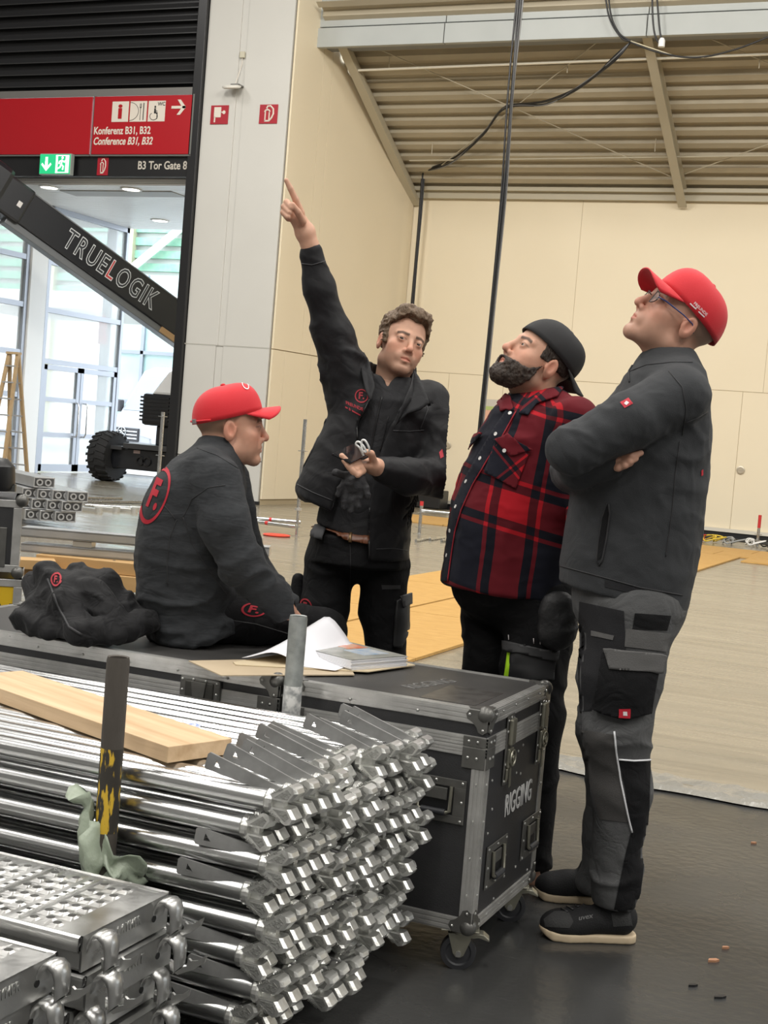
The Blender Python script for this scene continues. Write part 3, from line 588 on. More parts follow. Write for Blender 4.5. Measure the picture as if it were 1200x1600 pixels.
def flight_case(name, label, x0, x1, y0, y1, z0, z1, split, midw=.026):
    t = thing(name, label, 'flight case', ((x0+x1)/2, (y0+y1)/2, 0)); O = Vector(t.location)
    L = lambda *p: Vector(p)-O
    MB().box(x0, x1, y0, y1, z0, split, M=Matrix.Translation(-O)).build('body', M_lam, t)
    lid = MB().box(x0, x1, y0, y1, split, z1-.001, M=Matrix.Translation(-O)).build('lid', M_lam, t)
    MB().box(x0+.02, x1-.02, y0+.02, y1-.02, z1-.001, z1+.0008, M=Matrix.Translation(-O)).build('top_board', M_lamtop, t)
    X, Y, Z = Vector((1, 0, 0)), Vector((0, 1, 0)), Vector((0, 0, 1))
    for z, nz in ((z1, 1), (z0, -1)):
        for y, ny in ((y0, -1), (y1, 1)):
            m = MB(); rail(m, L(x0, y, z), L(x1, y, z), Y*ny, Z*nz, .036, .024); m.build('edge_rail', M_ext, t)
        for x, nx in ((x0, -1), (x1, 1)):
            m = MB(); rail(m, L(x, y0, z), L(x, y1, z), X*nx, Z*nz, .036, .024); m.build('edge_rail', M_ext, t)
    for x, nx in ((x0, -1), (x1, 1)):
        for y, ny in ((y0, -1), (y1, 1)):
            m = MB(); rail(m, L(x, y, z0), L(x, y, split-midw), X*nx, Y*ny, .034, .034); m.build('corner_rail', M_ext, t)
    for s0, s1, k in ((split+.0008, split+midw, 1), (split-midw, split-.0008, -1)):
        for y, ny in ((y0, -1), (y1, 1)):
            m = MB(); rail(m, L(x0, y, s1), L(x1, y, s1), Y*ny, Z, s1-s0, 0, 3); m.build('lid_rail', M_ext, t)
        for x, nx in ((x0, -1), (x1, 1)):
            m = MB(); rail(m, L(x, y0, s1), L(x, y1, s1), X*nx, Z, s1-s0, 0, 3); m.build('lid_rail', M_ext, t)
    # ball corners with lobed flanges
    for x, nx in ((x0, -1), (x1, 1)):
        for y, ny in ((y0, -1), (y1, 1)):
            for z, nz in ((z1, 1), (z0, -1)):
                m = MB(); c = L(x, y, z); m.ball(c-Vector((nx, ny, nz))*.012, .0235, 16, 10)
                for n, u, v in ((X*nx, Y*ny, Z*nz), (Y*ny, Z*nz, X*nx), (Z*nz, X*nx, Y*ny)):
                    pts = [(0, 0), (.052, 0), (.060, .012), (.056, .024), (.042, .030), (.031, .042), (.024, .056), (.012, .060), (0, .052)]
                    k = len(pts); vs = [c-u*a-v*b2+n*h for h in (.0005, .0048) for a, b2 in pts]
                    m.add(vs, [tuple(range(k)), tuple(range(2*k-1, k-1, -1))]+[(i, (i+1) % k, k+(i+1) % k, k+i) for i in range(k)])
                co = m.build('ball_corner', M_hw, t, 35)
                for n, u, v in ((X*nx, Y*ny, Z*nz), (Y*ny, Z*nz, X*nx)):
                    vv = Z*nz; uu = u if abs(u.z) < .5 else v
                    rivets(co, [c-uu*a-vv*b2+n*.0048 for a, b2 in ((.050, .012), (.012, .050))], n)
            # lid corner braces, upper and lower
            for s0, s1, nm in ((split+.001, split+midw+.001, 'lid_brace'), (split-midw-.03, split-.001, 'corner_brace')):
                m = MB(); c = L(x, y, 0)
                m.box(min(0, -nx*.062), max(0, -nx*.062), -ny*.0+min(0, ny*.005), max(0, ny*.005), s0, s1, M=Matrix.Translation(c))
                m.box(min(0, nx*.005), max(0, nx*.005), min(0, -ny*.062), max(0, -ny*.062), s0, s1, M=Matrix.Translation(c))
                br = m.build(nm, M_hw, t, bevel=.0015)
                for q in (.022, .046):
                    rivets(br, [c+Vector((-nx*q, ny*.005, (s0+s1)/2))], Y*ny); rivets(br, [c+Vector((nx*.005, -ny*q, (s0+s1)/2))], X*nx)
    # rivets along the rails that face the camera
    for k in range(1, max(3, int((x1-x0)/.15))):
        xx = x0+(x1-x0)*k/max(3, int((x1-x0)/.15))
        rivets(t, [L(xx, y0-.0036, z1-.024), L(xx, y0-.0036, z0+.02)], -Y)
    for k in range(1, 5): rivets(t, [L(x1+.0036, y0+(y1-y0)*k/5, z1-.012), L(x1+.0036, y0+(y1-y0)*k/5, z0+.02)], X)
    for k in range(1, 5): rivets(t, [L(x1+.0036, y0+.018, z0+(split-z0)*k/5), L(x1+.0036, y1-.018, z0+(split-z0)*k/5), L(x1-.018+.0, y0-.0036, z0+(split-z0)*k/5)], X if True else Y)
    return t, L
def butterfly_latch(par, c, n, up, w_=.056, h_=.19, zs=.595):
    """surface latch: two plates, twisting wing and ring; c = centre on the face, n = face normal"""
    n = Vector(n); u = Vector(up).cross(n); M = frame(c, u, up)
    lt = MB().box(-w_/2, w_/2, -h_/2, h_/2, 0, .004, M=M).build('latch', M_hw, par, bevel=.002)
    MB().box(-w_*.33, w_*.33, .012, h_/2-.012, .004, .016, M=M).build('hook_cover', M_iron, lt, bevel=.004)
    MB().box(-w_*.33, w_*.33, -.048, .004, .004, .013, M=M).build('slide_plate', M_iron, lt, bevel=.003)
    m = MB(); m.tube([M @ Vector((.021*math.cos(a), -.022+.021*math.sin(a), .017)) for a in np.linspace(0, 2*math.pi, 17)], .0028, 6)
    m.cyl(M @ Vector((0, -.022, .004)), M @ Vector((0, -.022, .021)), .009, 10).build('twist_ring', M_iron, lt, 50)
    MB().prism([(-.004, -.045), (.01, -.045), (.017, -.10), (.004, -.105)], .008, .012, M=M).build('wing', M_iron, lt, bevel=.001)
    MB().prism([(-.02, -.052), (-.008, -.045), (-.006, -.078), (-.022, -.085)], .006, .010, M=M).build('wing', M_iron, lt, bevel=.001)
    rivets(lt, [M @ Vector((a, b2, .004)) for a in (-w_*.41, w_*.41) for b2 in (-h_*.44, -h_*.2, .05, h_*.42)]+[M @ Vector((0, h_*.45, .004))], n)
def spring_handle(par, c, n, up, w_, h_):
    n = Vector(n); u = Vector(up).cross(n); M = frame(c, u, up)
    hd = MB().box(-w_/2, w_/2, h_*.32, h_/2, 0, .004, M=M).box(-w_/2, w_/2, -h_/2, -h_*.32, 0, .004, M=M).box(-w_/2, -w_*.30, -h_*.33, h_*.33, 0, .004, M=M).box(w_*.30, w_/2, -h_*.33, h_*.33, 0, .004, M=M).build('handle', M_hw, par, bevel=.0015)
    MB().box(-w_*.31, w_*.31, -h_*.33, h_*.33, -.001, .001, M=M).build('recess_dish', M_black, hd)
    MB().box(-w_*.2, w_*.2, .0, h_*.28, .001, .006, M=M).build('spring_cover', M_hw, hd, bevel=.002)
    MB().tube([M @ Vector(p) for p in ((w_*.27, h_*.33, .008), (w_*.27, -h_*.22, .011), (w_*.2, -h_*.26, .012), (-w_*.2, -h_*.26, .012), (-w_*.27, -h_*.22, .011), (-w_*.27, h_*.33, .008))], .005, 8).build('bail', M_iron, hd, 60)
    MB().tube([M @ Vector((w_*.2, -h_*.26, .012)), M @ Vector((-w_*.2, -h_*.26, .012))], .0085, 10).build('grip', M_rub, hd, 60)
    rivets(hd, [M @ Vector((a, b2, .004)) for a, b2 in ((-w_*.44, h_*.43), (w_*.44, h_*.43), (-w_*.44, -h_*.43), (w_*.44, -h_*.43), (0, h_*.43), (0, -h_*.43), (w_*.44, 0), (-w_*.44, 0))], n)
def caster(par, c, rz, brake=True):
    """swivel caster; c = point on the case underside"""
    M = Matrix.Translation(c) @ Matrix.Rotation(rz, 4, 'Z')
    ct = MB().box(-.05, .05, -.042, .042, -.004, 0, M=M).build('caster', M_iron, par, bevel=.002)
    m = MB(); m.cyl((0, 0, -.004), (0, 0, -.018), .026, 16, M=M)
    for s_ in (-1, 1):
        m.prism([(-.03, -.016), (.028, -.016), (.03, -.03), (.014, -.072), (.006, -.078), (-.006, -.078), (-.014, -.068)], s_*.021-.0015, s_*.021+.0015, M=M @ Matrix.Rotation(math.pi/2, 4, 'X'))
    m.box(-.03, .03, -.021, .021, -.02, -.016, M=M); m.build('fork', M_iron, ct, 40)
    MW = M @ Matrix.Translation((0, 0, -.068)) @ Matrix.Rotation(math.pi/2, 4, 'X')
    MB().lathe([(.012, -.014), (.030, -.013), (.034, -.016), (.046, -.014), (.0472, 0), (.046, .014), (.034, .016), (.030, .013), (.012, .014)], 30, closed=True, M=MW).build('wheel', M_rub, ct, 40)
    MB().lathe([(.001, -.028), (.008, -.028), (.008, .028), (.001, .028)], 8, M=MW).build('axle_bolt', M_riv, ct, 30)
    if brake:
        MB().prism([(.02, -.012), (.062, -.014), (.078, -.026), (.078, -.032), (.05, -.024), (.018, -.03)], -.018, .018, M=M @ Matrix.Rotation(math.pi/2, 4, 'X')).build('brake_pedal', M_iron, ct, bevel=.002)
Z1 = .69
ra, L = flight_case('rigging_case', 'black wheeled flight case lettered RIGGING with metal edges', -1.68, -1.10, 3.38, 3.92, .115, Z1, .595)
for yc in (3.556, 3.85): butterfly_latch(ra, L(-1.0975, yc, .565), (1, 0, 0), (0, 0, 1))
for yc in (3.535, 3.843): spring_handle(ra, L(-1.0985, yc, .265), (1, 0, 0), (0, 0, 1), .165, .115)
spring_handle(ra, L(-1.225, 3.3785, .447), (0, -1, 0), (0, 0, 1), .165, .115)
text('lettering', 'RIGGING', .085, frame(L(-1.0985, 3.70, .40), (0, 1, 0), (0, 0, 1)), pm('stencil_white', (.52, .52, .51), .6), ra, bold=.001, sx=.70)
rivets(ra, [L(-1.0995, a, b2) for a, b2 in ((3.45, .50), (3.47, .42), (3.66, .54), (3.70, .55), (3.66, .48), (3.70, .47), (3.45, .36), (3.9, .45), (3.63, .2), (3.73, .2), (3.55, .16), (3.85, .16))], (1, 0, 0))
for xx, yy in ((-1.145, 3.43), (-1.145, 3.86), (-1.63, 3.43), (-1.63, 3.86)): caster(ra, L(xx, yy, .113), .35 if xx > -1.3 else 0)
MB().box(-1.31, -1.155, 3.425, 3.655, Z1, Z1+.0018, M=Matrix.Translation(-Vector(ra.location)) ).build('name_plate', pm('plate_grey', (.16, .155, .145), .35, .6, var=(30, (.10, .095, .09), 3)), ra)
text('lettering', 'RIGGING', .07, frame(L(-1.36, 3.63, Z1+.001), (.25, .97, 0), (-.97, .25, 0)), pm('stencil_worn', (.16, .157, .15), .6), ra, sx=.75)
la, L2 = flight_case('long_case', 'long black flight case with ridged aluminium edges that a person sits on', -2.98, -1.705, 3.39, 3.93, .115, Z1, .595, .036)
MB().box(-1.885-.06-.065, -1.885+.065-.06, 3.378, 3.39, .575, .655, M=Matrix.Translation(-Vector(la.location))).build('latch', M_hw, la, bevel=.006)
lp = MB().box(-1.945-.045, -1.945+.045, 3.374, 3.38, .583, .645, M=Matrix.Translation(-Vector(la.location))).build('latch_dish', pm('dish_dark', (.07, .069, .062), .45, .7), la, bevel=.003)
MB().prism([(-.024, .02), (.024, .02), (.018, -.022), (-.018, -.022)], 0, .004, M=frame(L2(-1.945, 3.374, .625), (1, 0, 0), (0, 0, 1))).build('latch_wing', M_hw, lp, bevel=.001)
rivets(la, [L2(-1.945+a, 3.3778, .616+b2) for a, b2 in ((-.055, .03), (-.02, .033), (.02, .033), (.055, .03), (-.055, -.03), (.055, -.03), (.055, 0), (-.055, 0))], (0, -1, 0))
for xx, yy in ((-1.76, 3.45), (-1.76, 3.87), (-2.92, 3.45), (-2.92, 3.87)): caster(la, L2(xx, yy, .113), 0)
for cx_, cy_, an, ln, wd in ((-2.345, 3.70, .5, .075, .016), (-2.325, 3.675, .1, .08, .012), (-2.285, 3.66, .0, .03, .012), (-2.255, 3.665, .7, .045, .014), (-2.215, 3.65, .55, .06, .016), (-2.18, 3.65, .05, .06, .010)):
    MB().prism([(-ln/2, -wd/2), (ln/2, -wd*.3), (ln/2, wd/2), (-ln/2, wd*.3)], 0, .0006, M=Matrix.Translation(L2(cx_, cy_, Z1+.0008)) @ Matrix.Rotation(an, 4, 'Z')).build('chalk_mark', pm('stencil_chalk', (.26, .26, .25), .7), la)
# ---- papers on the cases
zt = Z1+.0045
fo = tag(MB().prism([(-1.99, 3.385), (-1.815, 3.262), (-1.56, 3.56), (-1.70, 3.80)], zt, zt+.003).build('kraft_folder', pm('kraft', (.42, .33, .22), .7, var=(6, (.47, .38, .26)))), 'brown kraft cardboard folder lying open across the two cases', 'folder')
cb = tag(MB().prism([(-1.885, 3.45), (-1.86, 3.42), (-1.545, 3.62), (-1.49, 3.84), (-1.6, 3.90), (-1.84, 3.80)], zt+.0035, zt+.006).build('cardboard_sheet', pm('kraft_pale', (.58, .48, .32), .7)), 'pale cardboard sheet under the white paper and brochures', 'cardboard')
bs = thing('brochure_stack', 'thick stack of printed brochures with a photo cover on the rigging case', 'brochures', (-1.62, 3.74, zt+.0065), math.radians(-23))
for k in range(7): MB().box(-.20+rng.uniform(-.004, .004), .085+rng.uniform(-.004, .004), -.12+rng.uniform(-.003, .003), .10+rng.uniform(-.003, .003), .004*k, .004*k+.0036).build('brochure', pm('paper_white', (.78, .78, .80), .5), bs)
zc_ = .0286
MB().box(-.20, .085, -.12, .10, zc_, zc_+.001).build('cover', pm('cover_grey', (.22, .23, .21), .25, var=(16, (.42, .42, .38), 2.5)), bs)
MB().box(-.185, -.06, .0, .08, zc_+.001, zc_+.0016).build('cover_photo', pm('cover_orange', (.72, .13, .04), .25, var=(30, (.55, .45, .35), 2)), bs)
MB().box(-.05, .04, -.03, .07, zc_+.001, zc_+.0016).build('cover_photo', pm('cover_blue', (.30, .42, .58), .25, var=(30, (.62, .62, .6), 2)), bs)
rows = []
for j in range(13):
    v = j/12; row = []
    for i in range(17):
        u = i/16
        x = -1.885+.27*u; y = 3.50+.33*v+.05*u; z = zt+.008+.085*math.exp(-((u-.34)/.24)**2)*(.35+.65*v)+.020*math.sin(u*math.pi)*v
        if u > .62: z = max(z-.006, zt+.0075+.030*(v)*max(0, 1-(u-.62)*2))
        row.append((x, y, z))
    rows.append(row)
tag(MB().grid(rows).build('white_paper', pm('sheet_white', (.82, .82, .86), .5), None, 180, solid=.0008), 'curled blank white sheet of paper between folder and brochures', 'paper')

# ================================================================== LEDGER STACK
M_galv = pm('galvanised_tube', (.60, .605, .60), .26, 1., rvar=(9, .09), bump=(40, .02), stretch=(.15, 1, 1))
M_cast = pm('galvanised_cast', (.82, .82, .79), .34, .9, var=(60, (.66, .66, .635), 1.5), bump=(90, .15))
M_castd = pm('cast_recess', (.38, .38, .36), .5, .85, bump=(160, .4))
M_wedge = pm('wedge_steel', (.33, .33, .325), .42, .35, var=(25, (.20, .20, .195)))
LT = 2.07
tube_me = MB().lathe([(.02415, 0), (.02415, LT)], 20, M=Matrix.Rotation(-math.pi/2, 4, 'Y') @ Matrix.Translation((0, 0, .062))).mesh('tube', M_galv)
tube_me.polygons.foreach_set('use_smooth', [True]*len(tube_me.polygons)); tube_me.set_sharp_from_angle(angle=.8)
def lobe(mb, s):
    """one jaw of the wedge head; s=+1 upper, -1 lower"""
    side = [(-.064, .0075), (-.060, .0165), (-.018, .0405), (-.007, .0375), (-.003, .026), (-.016, .0075)]; nose = [(-.0005, .0345), (.0035, .026), (-.0105, .0075)]
    vs = [(x, sg*.0215, s*z) for sg in (-1, 1) for x, z in side]+[(x, sg*.0145, s*z) for sg in (-1, 1) for x, z in nose]
    fs = [(5, 4, 3, 2, 1, 0), (6, 7, 8, 9, 10, 11), (3, 4, 13, 12), (4, 5, 14, 13), (10, 9, 15, 16), (11, 10, 16, 17), (0, 1, 7, 6), (1, 2, 8, 7), (2, 3, 9, 8), (3, 12, 15, 9), (12, 13, 16, 15), (13, 14, 17, 16), (5, 0, 6, 11), (14, 5, 11, 17)]
    mb.add(vs, [f if s > 0 else f[::-1] for f in fs])
hm = MB(); lobe(hm, 1); lobe(hm, -1)
MRy = Matrix.Rotation(-math.pi/2, 4, 'Y')
hm.lathe([(.0243, .052), (.0268, .056), (.0272, .066), (.0243, .070)], 20, M=MRy)
hm.box(-.06, -.030, -.009, .009, -.010, .010)
# darker plates paint the shade of a recess on each jaw face
rm = hm
for s in (1, -1):
    for sg in (-1, 1):
        pts = [(-.048, .0115), (-.0170, .0115), (-.0095, .0245), (-.019, .0330)]; vs = [(x, sg*.0221, s*z) for x, z in pts]+[(x, sg*.019, s*z) for x, z in pts]
        f_ = [(0, 1, 2, 3), (0, 4, 5, 1), (1, 5, 6, 2), (2, 6, 7, 3), (3, 7, 4, 0)]; rm.add(vs, f_ if sg*s > 0 else [f[::-1] for f in f_], 1)
head_me = hm.mesh('wedge_head', [M_cast, M_castd])
lets = []
for s in (1, -1):
    tmh = text_mesh('LAYHER', .0095, extrude=.0006, bold=.0002, sx=.80)
    e = Vector((.036, 0, .0205*s)).normalized()
    tmh.transform(frame((-.0415, -.0218, .0268*s), e, (-.35*s*0-e.z, 0, e.x))); lets.append(tmh)
for m_ in lets: m_.materials.clear(); m_.materials.append(M_castd)
def wedge_mesh(ang, dy):
    mb = MB(); L_ = .205; p = [(.004, -.010), (.006, .006), (-L_+.004, .0195), (-L_, .015), (-L_, -.0125), (-L_+.004, -.0165)]
    hole = [(-L_+.020, -.006), (-L_+.036, -.005), (-L_+.022, .010)]
    for sgn in (1,):
        n = 6; vs = [(x, y, z) for y in (-.0028, .0028) for x, z in p+hole]; K = 9
        f1 = [(0, 1, 7), (1, 2, 8), (1, 8, 7), (2, 3, 8), (3, 6, 8), (3, 4, 6), (4, 5, 6), (5, 7, 6), (5, 0, 7)]
        fs = [f for f in f1]+[tuple(i+K for i in f[::-1]) for f in f1]
        fs += [(i, K+i, K+(i+1) % 6, (i+1) % 6) for i in range(6)]+[(6+i, 6+(i+1) % 3, K+6+(i+1) % 3, K+6+i) for i in range(3)]
        mb.add(vs, fs)
    me = mb.mesh('wedge', M_wedge)
    me.transform(Matrix.Translation((-.016, 0, .016)) @ Matrix.Rotation(math.atan2(dy, .2), 4, 'Z') @ Matrix.Rotation(ang, 4, 'Y')); return me
wedges_top = [wedge_mesh(math.radians(a), .012) for a in (12, 15, 10)]; wedges_in = [wedge_mesh(math.radians(a), .0288) for a in (4, 5)]
led_label = 'galvanised scaffold ledger tube with cast wedge heads in the stacked bundle'
NR, NC = 8, 13
first = None; lr = random.Random(3)
for r in range(NR):
    for c in range(NC):
        y = 2.552+.0572*c+lr.uniform(-.002, .002); z = .142+.0665*r+lr.uniform(-.0012, .0012)
        x = -1.266+(.058 if (r+(c//4)) % 2 else 0)+lr.uniform(-.014, .014)+(.03 if c > 9 else 0)*(r > 3)
        t = bpy.data.objects.new('scaffold_ledger', None); C.objects.link(t); t.location = (x, y, z); t.empty_display_size = .02
        t.rotation_euler = (lr.uniform(-.10, .05), 0, lr.uniform(-.003, .003)); t['label'] = led_label; t['category'] = 'ledger'; t['group'] = 'ledgers stacked between the posts'
        link('tube', tube_me, t); hd = link('wedge_head', head_me, t)
        link('lettering', lets[0], hd); link('lettering', lets[1], hd)
        if r == NR-1: link('wedge', wedges_top[lr.randrange(3)], t)
        elif lr.random() < .45: link('wedge', wedges_in[lr.randrange(2)], t)
# posts of the stillage
gp = thing('galvanised_post', 'pale galvanised pipe post with peeling white label in front of the rigging case', 'post', (-1.628, 3.318, 0))
MB().lathe([(.0185, .05), (.0242, .05), (.0242, .868), (.0225, .876), (.0185, .874)], 28, closed=True).build('pipe', pm('galv_dull', (.42, .44, .43), .45, .5, var=(26, (.25, .27, .26), 3), bump=(50, .06)), gp, 40)
MB().lathe([(.0244, .60), (.0247, .602), (.0247, .688), (.0244, .69)], 28).build('label_wrap', pm('label_peel', (.62, .62, .60), .6, var=(34, (.26, .27, .27), 7)), gp, 40)
MB().box(-.05, .05, -.03, .03, .0, .05).build('foot', M_hw, gp, bevel=.004)
dp = thing('rusty_post', 'dark rusty pipe post with flaking yellow paint', 'post', (-1.632, 2.488, 0))
M_rust = pm('rusty_pipe', (.055, .047, .040), .6, .4, var=(12, (.10, .088, .075), 2), bump=(60, .25), stretch=(1, 1, .35))
MB().lathe([(.0185, .02), (.0242, .02), (.0242, .855), (.0225, .863), (.0185, .861)], 28, closed=True).build('pipe', M_rust, dp, 40)
m = bpy.data.materials.new('flaking_yellow'); m.use_nodes = True; nt = m.node_tree; b = nt.nodes['Principled BSDF']
tc = nt.nodes.new('ShaderNodeTexCoord'); mp = nt.nodes.new('ShaderNodeMapping'); mp.inputs['Scale'].default_value = (1, 1, .22); nt.links.new(tc.outputs['Object'], mp.inputs[0])
n1 = nt.nodes.new('ShaderNodeTexNoise'); n1.inputs['Scale'].default_value = 62; n1.inputs['Detail'].default_value = 6; nt.links.new(mp.outputs[0], n1.inputs['Vector'])
cr_ = nt.nodes.new('ShaderNodeMapRange'); cr_.inputs[1].default_value = .52; cr_.inputs[2].default_value = .56; nt.links.new(n1.outputs[0], cr_.inputs[0])
mx = nt.nodes.new('ShaderNodeMix'); mx.data_type = 'RGBA'; mx.inputs[6].default_value = (.03, .026, .02, 1); mx.inputs[7].default_value = (.62, .40, .03, 1); nt.links.new(cr_.outputs[0], mx.inputs[0]); nt.links.new(mx.outputs[2], b.inputs['Base Color']); b.inputs['Roughness'].default_value = .6
MB().lathe([(.0243, .49), (.0245, .492), (.0245, .66), (.0243, .67)], 28).build('yellow_paint', m, dp, 40)
MB().box(-.05, .05, -.03, .03, .0, .05).build('foot', M_hw, dp, bevel=.004)
bar = thing('stillage_base', 'dark steel crossbars carrying the bundle of ledgers', 'stillage', (-2.2, 2.9, 0))
for x in (.572, -.6): MB().box(x-.05, x+.05, -.385, .395, .055, .114).build('crossbar', M_hw, bar, bevel=.004)
for x in (.572, -.6):
    for y in (-.3, .3): MB().box(x-.04, x+.04, y-.04, y+.04, 0, .055).build('foot', M_hw, bar)
# pale green film scrap caught on the rusty post
_rt = np.random.default_rng(4).random((14, 14, 3))
def vn3(x, y):
    i, j = int(x), int(y); fx, fy = x-i, y-j; fx = fx*fx*(3-2*fx); fy = fy*fy*(3-2*fy); return (_rt[i, j]*(1-fx)+_rt[i+1, j]*fx)*(1-fy)+(_rt[i, j+1]*(1-fx)+_rt[i+1, j+1]*fx)*fy
rows = []; pr_ = random.Random(5)
for j in range(26):
    v = j/25; row = []
    for i in range(25):
        u = i/24; a = math.radians(-205+230*u); rr = .036+.012*math.sin(9*u+6*v)+.012*math.sin(23*u+3+9*v)+.030*max(0, abs(u-.5)-.20)*4*(.4+.6*v)
        zz = .30+.25*v+.03*math.sin(5*u+1)*(v)+.012*math.sin(31*u)*v-(.10*v*(u**2))
        nz_ = vn3(u*7, v*9); rr += .020*(nz_[0]-.5)*2*(.3+v if u < .5 else 1.2); row.append((rr*math.cos(a)*1.05+.014*(nz_[1]-.5), rr*math.sin(a), zz-.01+.03*(nz_[2]-.5)))
    rows.append(row)
tag(MB().grid(rows).build('film_scrap', pm('green_film', (.30, .36, .27), .35, alpha=.93, var=(8, (.40, .45, .36)), bump=(40, .5)), None, 180, loc=(-1.632, 2.488, 0), solid=.0006), 'crumpled pale green plastic film wrapped round the rusty post', 'plastic film')
# plank
pk = tag(MB().box(-.86, 0, 0, .178, 0, .036).build('wooden_plank', pm('plank_pine', (.68, .49, .30), .6, var=(11, (.50, .33, .18), 2.6), stretch=(.16, 2.4, 2.4), bump=(30, .12)), None, bevel=.0015), 'short pale pine plank resting on top of the ledgers', 'plank')
pk.location = (-1.548, 2.575, .6335); pk.rotation_euler = (0, 0, math.radians(180-158.5-21.5-20.5))
q = YP(288, 1118, 3.02)
tag(MB().prism([(-.022, -.012), (.02, -.016), (.022, .012), (-.018, .016)], 0, .0008, M=frame((-1.70, 2.93, .6332), (1, 0, .0), (0, .9, .4))).build('product_label', pm('label_print', (.75, .75, .78), .4, var=(120, (.15, .22, .5), 4))), 'torn white and blue paper label stuck on a top ledger', 'label')
